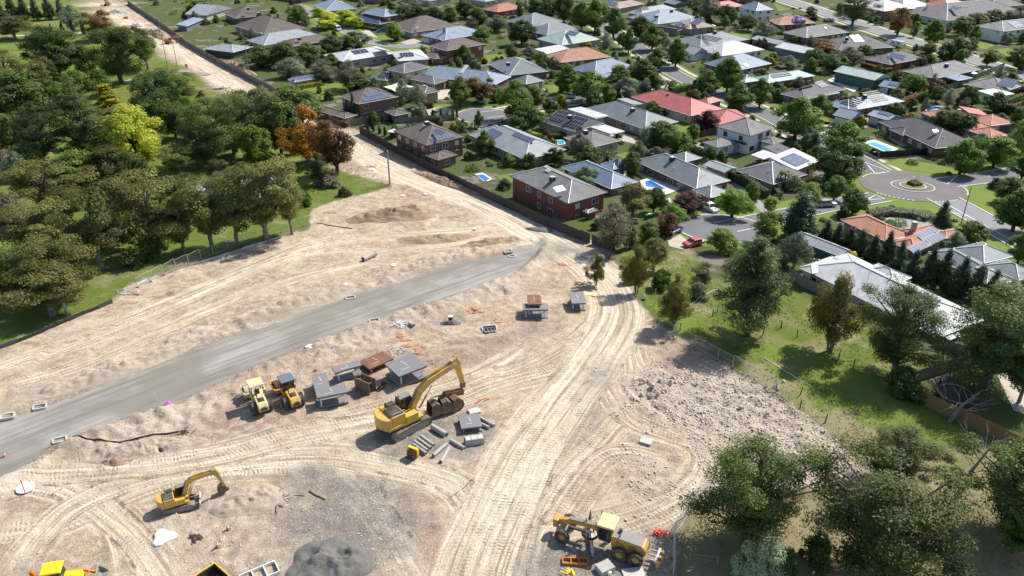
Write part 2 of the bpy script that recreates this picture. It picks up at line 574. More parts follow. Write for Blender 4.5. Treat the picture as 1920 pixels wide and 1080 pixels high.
def sheet(name, pts, dz, mat, world=False, kind='structure', parent=None, grid=4.0):
    """flat ground surface draped over the terrain from its outline"""
    w = [tuple(p[:2]) for p in pts] if world else W(pts)
    out = []
    n = len(w)
    for i in range(n):
        a, b = Vector(w[i]), Vector(w[(i + 1) % n])
        k = max(1, int((b - a).length / 3))
        out += [a.lerp(b, j / k) for j in range(k)]
    xs = [p.x for p in out]
    ys = [p.y for p in out]
    gx, gy = np.meshgrid(np.arange(min(xs), max(xs), grid), np.arange(min(ys), max(ys), grid))
    gx, gy = gx.ravel(), gy.ravel()
    if len(gx):
        s_ = poly_sd(gx, gy, [(p.x, p.y) for p in out])
        ins = [Vector((x, y)) for x, y, q in zip(gx, gy, s_) if q > 0.8]
    else:
        ins = []
    nb = len(out)
    vs_, es_, fs_, *_ = geometry.delaunay_2d_cdt(out + ins, [], [list(range(nb))], 1, 1e-4)
    me = bpy.data.meshes.new(name)
    fs2 = []
    for f in fs_:
        a, b, c = [vs_[i] for i in f[:3]]
        fs2.append(tuple(f) if (b - a).cross(c - a) > 0 else tuple(reversed(f)))
    me.from_pydata([(v.x, v.y, zf(v.x, v.y) + dz) for v in vs_], [], fs2)
    me.materials.append(M[mat])
    o = put(name, me, parent)
    return tag(o, kind=kind) if not parent else o
def ribbon(name, line, width, dz, mat, world=False, h=0.0, kind='structure', off=0.0, parent=None):
    """road, path or kerb along a line; h > 0 gives a raised step"""
    w = [Vector(p[:2]) for p in (line if world else W(line))]
    pts = []
    for i in range(len(w) - 1):
        k = max(1, int((w[i + 1] - w[i]).length / 2.0))
        pts += [w[i].lerp(w[i + 1], j / k) for j in range(k)]
    pts.append(w[-1])
    vs_, fs_ = [], []
    for i, p in enumerate(pts):
        t = (pts[min(i + 1, len(pts) - 1)] - pts[max(i - 1, 0)]).normalized()
        nrm = Vector((-t.y, t.x))
        a, b = p + nrm * (off - width / 2), p + nrm * (off + width / 2)
        if h:
            for q, z in ((a, -.05), (a, h), (b, h), (b, -.05)):
                vs_.append((q.x, q.y, zf(q.x, q.y) + dz + z))
        else:
            for j in range(4):
                q = a.lerp(b, j / 3)
                vs_.append((q.x, q.y, zf(q.x, q.y) + dz))
        if i:
            o = 4 * (i - 1)
            for j in range(3):
                fs_.append((o + j + 1, o + j, o + 4 + j, o + 5 + j))
    me = bpy.data.meshes.new(name)
    me.from_pydata(vs_, [], fs_)
    me.materials.append(M[mat])
    o = put(name, me, parent)
    return tag(o, kind=kind) if not parent else o
# ------------------------------------------------------------------ ground: one sheet to the horizon
def spaced(segs):
    out = [segs[0][0]]
    for a, b, d0, d1 in segs:
        x = a
        n = max(1, int((b - a) / ((d0 + d1) / 2)))
        for i in range(1, n + 1):
            t = i / n
            out.append(a + (b - a) * (t * d0 + t * t * (d1 - d0) / 2) / (d0 + (d1 - d0) / 2))
    return np.array(out)
xr = spaced([(0, 62, .25, .25), (62, 200, 1.5, 2.2), (200, 1500, 3, 110)])
GX = np.concatenate([-xr[:0:-1], xr])
GY = spaced([(20, 54, 2, .6), (54, 130, .27, .33), (130, 220, .55, .9), (220, 520, 2.0, 3.0), (520, 3000, 5, 160)])
XX, YY = np.meshgrid(GX, GY)
near = (YY < 500) & (np.abs(XX) < 330)
nx, ny = XX[near], YY[near]
SITE = W([(140, -30), (160, 10), (215, 45), (270, 75), (300, 105), (370, 138), (400, 168), (450, 195), (520, 222), (600, 258), (632, 282), (618, 314), (672, 330), (735, 349),
          (690, 362), (640, 375), (600, 385), (585, 395), (580, 430), (505, 450), (480, 457), (325, 505), (230, 540), (212, 565), (100, 610), (0, 652), (-160, 715), (-400, 1300),
          (1265, 1300), (1268, 1060), (1275, 1000), (1290, 960), (1330, 930), (1450, 925), (1530, 912), (1590, 905), (1625, 882), (1580, 842), (1540, 802), (1460, 745), (1390, 700), (1330, 665),
          (1260, 625), (1225, 600), (1195, 560), (1185, 520), (1150, 485), (1148, 468), (1110, 450), (1060, 427), (960, 390), (860, 341), (760, 291), (670, 245), (640, 232), (560, 191),
          (480, 151), (420, 121), (350, 81), (300, 46), (240, 6), (225, -30)])
GRAVEL = [(-260, 900), (-60, 815), (0, 792), (75, 765), (175, 730), (325, 670), (480, 618), (650, 555), (717, 540), (850, 495), (930, 481), (970, 473), (998, 462), (1012, 452), (1010, 466), (998, 482),
          (970, 507), (890, 540), (730, 595), (605, 635), (480, 686), (325, 755), (162, 810), (100, 836), (50, 870), (0, 892), (-260, 1010)]
GRAVEL_W = W(GRAVEL)
PADDOCK = W([(1165, 470), (1290, 465), (1330, 520), (1480, 540), (1600, 600), (1700, 640), (1740, 690), (1692, 738), (1860, 812), (1920, 848), (2300, 1000), (2100, 1300), (1300, 1300),
             (1268, 1060), (1275, 1000), (1290, 960), (1330, 930), (1450, 925), (1530, 912), (1590, 905), (1625, 882), (1540, 802), (1390, 700), (1260, 625), (1195, 560), (1185, 520), (1150, 485)])
LEFT = W([(-900, 700), (-160, 715), (0, 652), (100, 610), (212, 565), (230, 540), (325, 505), (480, 457), (505, 450), (580, 430), (585, 395), (640, 375), (735, 348), (655, 300), (600, 255), (450, 195),
          (370, 138), (270, 75), (160, 10), (120, -60), (-900, -60)])
site = poly_sd(nx, ny, SITE)
site = site + (fbm(nx, ny, .5, 3, 3) - .5) * 1.2
w_site = np.clip(.5 + site / .8, 0, 1)
gsd = poly_sd(nx, ny, GRAVEL_W)
pad = np.clip(.5 + poly_sd(nx, ny, PADDOCK) / 2.0, 0, 1) * (1 - w_site)
left = np.clip(.5 + poly_sd(nx, ny, LEFT) / 2.0, 0, 1) * (1 - w_site)
# tyre and track marks
TR = []      # (photo line, lane offsets, lane half width, strength, pale)
wide = lambda n, st: [(i - (n - 1) / 2) * st for i in range(n)]
haul = [(150, -10), (230, 38), (340, 98), (430, 158), (520, 205), (640, 262), (680, 290), (760, 328), (900, 382), (985, 425), (1060, 468), (1120, 510), (1158, 560), (1155, 610), (1110, 680), (1050, 760), (990, 850), (930, 960), (890, 1060), (860, 1200)]
TR.append((haul, wide(9, .95), .34, 1.0, 1.0))
TR.append(([(960, 470), (1000, 455), (1010, 440), (985, 425), (940, 400)], wide(4, 1.0), .34, .8, .7))
TR.append(([(1090, 690), (960, 720), (820, 770), (640, 800), (480, 835), (330, 870), (120, 885), (-60, 900)], wide(5, .95), .3, .9, .5))
TR.append(([(930, 950), (840, 900), (720, 865), (560, 850), (400, 870), (250, 900), (120, 960), (20, 1080)], wide(4, 1.0), .3, .7, .7))
TR.append(([(60, 890), (150, 930), (230, 990), (290, 1060), (330, 1120)], wide(4, .9), .3, .8, .8))
TR.append(([(0, 860), (110, 890), (220, 985), (250, 1090)], wide(3, .9), .3, .7, .9))
TR.append(([(1120, 690), (1180, 780), (1300, 830), (1330, 870), (1290, 930), (1180, 980), (1050, 1000), (960, 1040)], wide(5, .9), .3, .9, .35))
TR.append(([(1200, 640), (1215, 690), (1300, 740), (1390, 800)], wide(4, .8), .3, .8, .2))
TR.append(([(1270, 880), (1180, 850), (1120, 870), (1060, 960), (1010, 1060)], wide(5, .8), .3, .9, .3))
TR.append(([(620, 870), (690, 930), (740, 1010), (765, 1090)], [-1.2, 1.2], .35, 1.0, 1.0))
TR.append(([(690, 880), (720, 960), (800, 1100)], [-1.2, 1.2], .3, .8, .7))
TR.append(([(20, 690), (130, 650), (260, 600), (400, 540), (520, 490), (620, 465)], [-1.1, 1.1], .4, 1.0, .5))
TR.append(([(0, 725), (150, 680), (300, 620), (420, 570), (560, 520), (700, 490)], [-1.1, 1.1], .35, .8, .4))
TR.append(([(560, 460), (660, 450), (780, 440), (900, 430), (980, 425)], [-1.2, -.4, .4, 1.2], .35, .7, .6))
TR.append(([(1000, 640), (1080, 640), (1130, 600)], [-1.1, 1.1], .35, .8, .4))
TR.append(([(860, 700), (960, 690), (1060, 640), (1120, 590)], [-1.1, 1.1], .35, .8, .4))
TR.append(([(-30, 905), (90, 905), (190, 950), (270, 1030), (310, 1110)], wide(3, 1.3), .4, 1.0, 1.0))
TR.append(([(-20, 1000), (110, 985), (230, 930), (400, 880), (600, 868)], wide(3, 1.2), .4, .9, .9))
TR.append(([(620, 860), (780, 880), (880, 930), (900, 1010)], wide(4, 1.1), .4, 1.0, .9))
TR.append(([(1180, 640), (1190, 720), (1150, 800), (1060, 900), (1000, 1000), (980, 1100)], wide(3, 1.2), .4, .9, .5))
TR.append(([(600, 470), (720, 470), (860, 455), (960, 440)], wide(3, 1.2), .4, .9, .7))
TR.append(([(-40, 700), (120, 645), (300, 575), (470, 505), (600, 455), (700, 445)], wide(4, 1.1), .35, .9, .7))
TR.append(([(560, 800), (760, 745), (900, 700), (1000, 640)], wide(3, .9), .3, .9, .3))
lines = [(W(smooth(t[0], 5)),) + t[1:] for t in TR]
r2 = random.Random(11)
for i in range(46):                     # many lighter passes over the site
    b = r2.choice([(900, 900), (1150, 860), (500, 860), (200, 950), (700, 940), (1100, 620), (300, 620), (650, 480), (980, 780), (850, 1000), (1230, 900), (120, 700)])
    a = G(b[0] + r2.uniform(-130, 130), b[1] + r2.uniform(-50, 50))
    ang = r2.choice([R(60), R(20), R(150), R(35), R(100)]) + r2.uniform(-.4, .4)
    cv = r2.uniform(-.035, .035)
    pts = []
    x, y = a.x, a.y
    for k in range(14):
        pts.append((x, y))
        x += 2.4 * math.cos(ang)
        y += 2.4 * math.sin(ang)
        ang += cv * 2.4
    lines.append((pts, [-1.1, 1.1] if r2.random() < .7 else [-.9, 0, .9], .26, r2.uniform(.35, .75), r2.uniform(0, .6)))
tS, tD, tW, pale, haulw, ruts, cor = (np.zeros(nx.shape) for _ in range(7))
for li, (pts, lanes, hw, st, pl) in enumerate(lines):
    xs = [p[0] for p in pts]
    ys = [p[1] for p in pts]
    pad_ = 6.5
    m = (nx > min(xs) - pad_) & (nx < max(xs) + pad_) & (ny > min(ys) - pad_) & (ny < max(ys) + pad_)
    S, D = line_sd(nx[m], ny[m], pts)
    D = D + (vnoise(S * .15, S * 0 + li * 7.1, 5) - .5) * .5
    fade = np.clip(.25 + 1.5 * vnoise(S * .07, D * .2 + li * 3.3, 9), 0, 1)
    L = pts and sum(math.dist(pts[i], pts[i + 1]) for i in range(len(pts) - 1))
    fade = fade * np.clip(S / 3, 0, 1) * np.clip((L - S) / 3, 0, 1)
    w = np.zeros(S.shape)
    for o_ in lanes:
        w = np.maximum(w, np.exp(-(np.abs(D - o_) / hw) ** 4))
    w = w * st * fade
    half = max(abs(o_) for o_ in lanes) + hw
    pale[m] = np.maximum(pale[m], pl * st * np.clip((half + .8 - np.abs(D)) / 1.6, 0, 1) * (.35 + .65 * fade))
    if li == 0:
        haulw[m] = np.clip((half + 1 - np.abs(D)) / 1.5, 0, 1)
    cw_ = np.clip((half + 1.6 - np.abs(D)) / 1.6, 0, 1) * np.clip(S / 5, 0, 1) * np.clip((L - S) / 5, 0, 1) * (1.0 if li < len(TR) else 0.0)
    b = cw_ > cor[m]
    ruts[m] = np.maximum(ruts[m], w)
    for arr, v in ((tS, S), (tD, D), (tW, w), (cor, cw_)):
        t_ = arr[m]
        t_[b] = v[b]
        arr[m] = t_
def blob(cx, cy, rx, ry, rot=0, soft=.5, seed=1):
    c = G(cx, cy)
    dx, dy = nx - c.x, ny - c.y
    a, b = dx * math.cos(rot) + dy * math.sin(rot), -dx * math.sin(rot) + dy * math.cos(rot)
    q = np.sqrt((a / rx) ** 2 + (b / ry) ** 2) + (fbm(nx, ny, .35, 3, seed) - .5) * .9
    return np.clip((1 - q) / soft, 0, 1)
grey = np.maximum.reduce([blob(690, 950, 9, 5, R(-35), .6), blob(620, 1010, 7, 6, 0, .6), blob(800, 800, 7, 3.5, R(10), .4), blob(1120, 700, 3.2, 9, R(-20), .7) * .7, blob(1100, 790, 3.5, 7, R(-20), .8) * .55,
                          blob(880, 820, 4, 4, 0, .5), blob(1015, 480, 7, 4, R(20), .5) * .9, blob(1050, 470, 3, 3, 0, .5), blob(590, 900, 6, 3, R(-20), .6) * .8, blob(1100, 1055, 8, 3.5, 0, .5),
                          blob(1230, 1030, 3, 6, 0, .6) * .6, blob(840, 600, 4, 2, 0, .5), blob(1000, 620, 3, 2, 0, .6) * .4])
red = np.maximum.reduce([blob(345, 550, 4.5, 1.6, R(20), .4), blob(400, 560, 9, 2, R(20), .6) * .6, blob(400, 785, 5, 3, R(20), .6) * .7, blob(700, 970, 5, 6, 0, .8) * .45, blob(760, 1000, 5, 8, 0, .8) * .4,
                         blob(900, 660, 9, 4, R(15), .7) * .45, blob(1000, 620, 6, 5, 0, .7) * .5, blob(880, 640, 4, 1.2, R(10), .4) * .6, blob(740, 400, 14, 6, R(20), .6) * .5, blob(800, 460, 16, 5, R(15), .7) * .3,
                         blob(1010, 540, 8, 4, 0, .6) * .45, blob(600, 590, 20, 2.5, R(23), .7) * .35])
rub = np.maximum.reduce([blob(1390, 775, 19, 13, R(-35), .45), blob(1500, 840, 16, 9, R(-40), .35), blob(1300, 740, 10, 6, R(-30), .5), blob(240, 850, 7, 3, R(15), .5) * .7, blob(230, 700, 16, 2.2, R(25), .5) * .6, blob(560, 600, 22, 2.2, R(23), .5) * .6,
                         blob(800, 520, 14, 2, R(15), .5) * .6, blob(420, 960, 7, 5, 0, .6) * .5, blob(450, 1040, 9, 5, 0, .6) * .4, blob(560, 720, 20, 2.0, R(23), .5) * .35, blob(1250, 900, 10, 8, 0, .8) * .3])
yel = np.maximum.reduce([blob(600, 400, 3, 2, 0, .5), blob(1090, 585, 4, 4, 0, .6) * .7, blob(150, 720, 7, 1.5, R(25), .5) * .6])
red = np.maximum(red, np.maximum.reduce([blob(1560, 715, 11, 4, R(-22), .4, 2), blob(1680, 775, 12, 5, R(-22), .4, 3), blob(1470, 660, 8, 3.5, R(-25), .4, 4), blob(1260, 590, 5, 8, 0, .5, 5), blob(1760, 810, 9, 4, R(-20), .5, 6)]) * pad)
grey = np.maximum.reduce([grey, np.exp(-((gsd + .1) / .6) ** 2) * .8, blob(640, 985, 11, 8, R(-20), .6, 9), blob(800, 815, 9, 5, R(10), .5, 10), blob(1045, 465, 7, 4, R(-30), .6, 11) * .8])
# relief
free = w_site * np.clip(-gsd / 1.2, 0, 1) * (1 - .8 * haulw) * (1 - .6 * np.clip(tW, 0, 1))
edge = np.exp(-((gsd + 1.6) / 1.1) ** 2) * w_site
band = np.exp(-((gsd + 4.0) / 2.6) ** 4) * w_site * np.clip(vnoise(nx * .13, ny * .13, 61) * 1.6 - .15, 0, 1) * (1 - np.clip(cor * 1.5, 0, 1))
rub = np.maximum(rub, band * .95)
red = np.maximum(red, band * .55 * (vnoise(nx * .22, ny * .22, 62) > .5))
red = np.maximum(red, np.clip(fbm(nx, ny, .06, 4, 63) * 2.6 - 1.35, 0, .65) * w_site * (1 - cor))
rough = np.clip(.14 + rub * .9 + edge * .5 + red * w_site * .35, 0, 1)
h = free * ((fbm(nx, ny, .16, 3, 21) - .5) * .55 + (fbm(nx, ny, .75, 4, 31) - .5) * (.09 + 1.25 * rough))
h += edge * (.35 + .7 * fbm(nx, ny, .3, 3, 41)) * np.clip((120 - np.abs(nx)) / 10, 0, 1)
h += band * (fbm(nx, ny, .35, 4, 81) - .3) * 1.3
h -= .07 * ruts * w_site + .10 * haulw * w_site
h += (pad + left) * (fbm(nx, ny, .12, 3, 51) - .5) * .5
h -= .10 * np.clip(gsd / .8 + .6, 0, 1)
HH = np.zeros(XX.shape)
HH[near] = h
ZZ = Z(XX, YY) + HH
def gz(x, y):
    """ground height with its relief"""
    i = int(min(max(np.searchsorted(GX, x) - 1, 0), len(GX) - 2))
    j = int(min(max(np.searchsorted(GY, y) - 1, 0), len(GY) - 2))
    u = (x - GX[i]) / (GX[i + 1] - GX[i])
    v = (y - GY[j]) / (GY[j + 1] - GY[j])
    return float((ZZ[j, i] * (1 - u) + ZZ[j, i + 1] * u) * (1 - v) + (ZZ[j + 1, i] * (1 - u) + ZZ[j + 1, i + 1] * u) * v)
def GS(px, py):
    g = G(px, py)
    g.z = gz(g.x, g.y)
    return g
def full(a, fill=0.0):
    o = np.full(XX.shape, fill)
    o[near] = a
    return o.ravel()
nr, nc = XX.shape
idx = np.arange(nr * nc).reshape(nr, nc)
quads = np.stack([idx[:-1, :-1], idx[:-1, 1:], idx[1:, 1:], idx[1:, :-1]], -1).reshape(-1, 4)
def ground_mat():
    t = NT('ground')
    A = t.n('Attribute', attribute_name='wa')
    B = t.n('Attribute', attribute_name='wb')
    C = t.n('Attribute', attribute_name='trk')
    sa, sb, sc = (t.n('SeparateColor') for _ in range(3))
    t.l(A.outputs['Color'], sa.inputs[0])
    t.l(B.outputs['Color'], sb.inputs[0])
    t.l(C.outputs['Vector'], sc.inputs[0])
    w_site_, w_pad, w_left = sa.outputs
    w_grey, w_red, w_rub = sb.outputs
    S, D, Wt = sc.outputs
    A2 = t.n('Attribute', attribute_name='wc')
    s2 = t.n('SeparateColor')
    t.l(A2.outputs['Color'], s2.inputs[0])
    w_pale, w_yel, w_haul = s2.outputs
    tc = t.n('TexCoord')
    o = tc.outputs['Object']
    fine = t.noise(5.5, 6, .78, o)
    mid = t.noise(.9, 6, .7, o, .4)
    big = t.noise(.11, 5, .6, o, .5)
    # bare earth
    mp = t.n('CombineXYZ')
    t.l(t.math('MULTIPLY', S, .045), mp.inputs[0])
    t.l(t.math('MULTIPLY', D, 1.9), mp.inputs[1])
    streak = t.noise(1.0, 5, .7, mp.outputs[0], .15)
    grit = t.noise(16, 3, .75, o)
    dirt = t.mix(t.ramp(big, [(.35, 0.), (.65, 1.)]), (.325, .235, .158), (.43, .33, .222))
    pt = t.noise(.17, 6, .72, o, .9)
    dirt = t.mix(t.ramp(pt, [(.52, 0.), (.66, .85)]), dirt, (.62, .53, .40))
    dirt = t.mix(t.ramp(pt, [(.37, .9), (.48, 0.)]), dirt, (.25, .185, .138))
    dirt = t.mix(t.ramp(mid, [(.46, 0.), (.66, .8)]), dirt, (.60, .50, .395))
    dirt = t.mix(t.ramp(mid, [(.26, .8), (.44, 0.)]), dirt, (.235, .165, .125))
    dirt = t.mix(t.math('MULTIPLY', w_red, t.math('ADD', mid, .35, clamp=True)), dirt, (.23, .14, .115))
    dirt = t.mix(t.math('MULTIPLY', w_yel, .7), dirt, (.50, .34, .15))
    dirt = t.mix(t.math('MULTIPLY', w_pale, t.ramp(t.noise(.45, 5, .65, o, .3), [(.22, .6), (.55, 1.)])), dirt, (.66, .56, .425))
    dirt = t.mix(t.math('MULTIPLY', w_haul, t.ramp(streak, [(.38, .95), (.49, 0.)])), dirt, (.32, .24, .165))
    dirt = t.mix(t.math('MULTIPLY', w_haul, t.ramp(streak, [(.51, 0.), (.62, .9)])), dirt, (.76, .67, .535))
    dirt = t.mix(t.math('MULTIPLY', w_grey, t.ramp(t.noise(.5, 6, .75, o), [(.25, .3), (.6, 1.)])), dirt, (.20, .19, .17))
    dirt = t.mix(w_rub, dirt, t.mix(mid, (.36, .285, .225), (.60, .51, .41)))
    tread = t.math('MULTIPLY_ADD', t.math('SINE', t.math('MULTIPLY', t.math('ADD', t.math('ADD', S, t.math('MULTIPLY', D, .25)), t.math('MULTIPLY', mid, .9)), 2 * math.pi / .5)), .5, .5)
    brk = t.ramp(t.noise(.5, 4, .6, o), [(.44, 0.), (.60, 1.)])
    tr = t.math('MULTIPLY', t.math('MULTIPLY', tread, Wt), brk)
    dirt = t.mix(t.math('MULTIPLY', tr, .38), dirt, (.26, .19, .135))
    dirt = t.mix(t.ramp(fine, [(.34, .9), (.455, 0.)]), dirt, (.15, .105, .08))
    dirt = t.mix(t.ramp(fine, [(.555, 0.), (.65, .85)]), dirt, (.76, .68, .575))
    dirt = t.mix(t.ramp(grit, [(.34, .6), (.46, 0.)]), dirt, (.20, .15, .12))
    # grass, dry grass and leaf litter
    gr = t.mix(t.noise(.3, 5, .7, o), (.105, .145, .026), (.195, .23, .046))
    dry = t.mix(t.noise(2.0, 5, .75, o), (.20, .17, .085), (.34, .29, .18))
    gr = t.mix(t.math('MULTIPLY', fine, .5), gr, (.045, .07, .018))
    sy = t.n('SeparateXYZ')
    t.l(o, sy.inputs[0])
    low = t.math('MULTIPLY_ADD', sy.outputs[1], -.012, 1.02, clamp=True)
    gpad = t.mix(t.ramp(t.math('ADD', t.noise(.085, 5, .6, o, .8), low), [(.46, 0.), (.60, 1.)]), gr, dry)
    gpad = t.mix(t.math('MULTIPLY', w_red, .9), gpad, t.mix(t.noise(.6, 5, .7, o), (.10, .155, .024), (.20, .25, .05)))
    gleft = t.mix(t.ramp(t.noise(.12, 5, .65, o, .5), [(.52, 0.), (.68, .85)]), gr, dry)
    # gardens between the houses: mulch, paving, lawn
    sub = t.mix(t.ramp(t.noise(.16, 5, .7, o, .4), [(.46, 0.), (.58, 1.)]), (.085, .125, .03), (.13, .11, .075))
    sub = t.mix(t.ramp(t.noise(.16, 3, .5, o), [(.60, 0.), (.64, .8)]), sub, (.28, .255, .22))
    sub = t.mix(t.math('MULTIPLY', fine, .5), sub, (.05, .05, .028))
    col = t.mix(w_pad, sub, gpad)
    col = t.mix(w_left, col, gleft)
    col = t.mix(w_site_, col, dirt)
    ht = t.math('ADD', t.math('MULTIPLY', fine, .7), t.math('MULTIPLY', tr, .9))
    ht = t.math('ADD', ht, t.math('MULTIPLY', mid, .8))
    return t.bsdf(col, .95, t.math('ADD', ht, t.math('MULTIPLY', grit, .35)), .9, .2, spec=.1)
gme = np_mesh('ground', np.stack([XX.ravel(), YY.ravel(), ZZ.ravel()], -1), quads, None, smooth=True)
gme.materials.append(ground_mat())
for nm, ch in (('wa', (full(w_site), full(pad), full(left))), ('wb', (full(grey), full(red), full(rub))), ('wc', (full(pale), full(yel), full(cor * (gsd < 0))))):
    at = gme.attributes.new(nm, 'FLOAT_COLOR', 'POINT')
    at.data.foreach_set('color', np.stack([ch[0], ch[1], ch[2], np.ones(nr * nc)], -1).astype(np.float32).ravel())
at = gme.attributes.new('trk', 'FLOAT_VECTOR', 'POINT')
at.data.foreach_set('vector', np.stack([full(tS), full(tD), full(tW * (gsd < 0))], -1).astype(np.float32).ravel())
tag(put('ground', gme), kind='structure')
rag = []
gw = W(smooth(GRAVEL, 4))
for i, (x, y) in enumerate(gw):                       # ragged shoulders
    x1, y1 = gw[(i + 1) % len(gw)]
    n = max(1, int(math.dist((x, y), (x1, y1)) / .7))
    for k in range(n):
        a, b = x + (x1 - x) * k / n, y + (y1 - y) * k / n
        q = np.array([a]), np.array([b])
        rag.append((a + float(fbm(*q, .7, 3, 71)[0] - .5) * 1.3, b + float(fbm(*q, .7, 3, 72)[0] - .5) * 1.3))
sheet('gravel_road', rag, 0.0, 'road_base', True, grid=2.5)
# ------------------------------------------------------------------ houses
UNIT = {}
FOOT = []
HOUSES = []
def unit_box(key, d, mat, c=(0, 0, 0)):
    if key not in UNIT:
        UNIT[key] = MB().box(c, d).mesh(key, mat)
    return UNIT[key]
def uvmesh(name, vs, faces, mat):
    """faces: (indices, uv list or None)"""
    me = bpy.data.meshes.new(name)
    me.from_pydata([tuple(v) for v in vs], [], [f for f, _ in faces])
    uvl = me.uv_layers.new(name='UVMap')
    k = 0
    for f, uv in faces:
        for j in range(len(f)):
            uvl.data[k].uv = uv[j] if uv else (0, 0)
            k += 1
    me.materials.append(M[mat])
    me.update()
    return me
def rect_from(code, c, eave, zb):
    P = [GP(*K(code, c[i], c[i + 1]), zb + eave) for i in (0, 2, 4)]
    u, v = (P[0] - P[1]).to_2d(), (P[2] - P[1]).to_2d()
    au, av = math.atan2(u.y, u.x), math.atan2(v.y, v.x)
    d = (av - au + math.pi) % (2 * math.pi) - math.pi
    e = (abs(d) - math.pi / 2) / 2 * (1 if d > 0 else -1)
    au += e
    av -= e
    U, V = Vector((math.cos(au), math.sin(au))) * u.length, Vector((math.cos(av), math.sin(av))) * v.length
    return P[1].to_2d(), U, V
NWIN = random.Random(5)
def window(parent, p, n, w, h, pane='window_glass', frame='trim_white'):
    """p is the centre on the wall, n the outward direction"""
    rz = math.atan2(n[1], n[0]) + math.pi / 2
    key = 'window_%.1f_%.1f_%s' % (w, h, frame)
    if key not in UNIT:
        b = MB()
        for s in (-1, 1):
            b.box((s * (w / 2 - .04), -.03, 0), (.08, .10, h)).box((0, -.03, s * (h / 2 - .04)), (w - .16, .098, .08))
        b.box((0, -.028, 0), (.06, .09, h - .16))
        UNIT[key] = b.mesh('window', frame)
    o = put('window', UNIT[key], parent, p, (0, 0, rz))
    put('pane', unit_box('pane_%.1f_%.1f_%s' % (w, h, pane), (w - .16, .04, h - .16), pane), o, (0, -.012, 0))
    return o
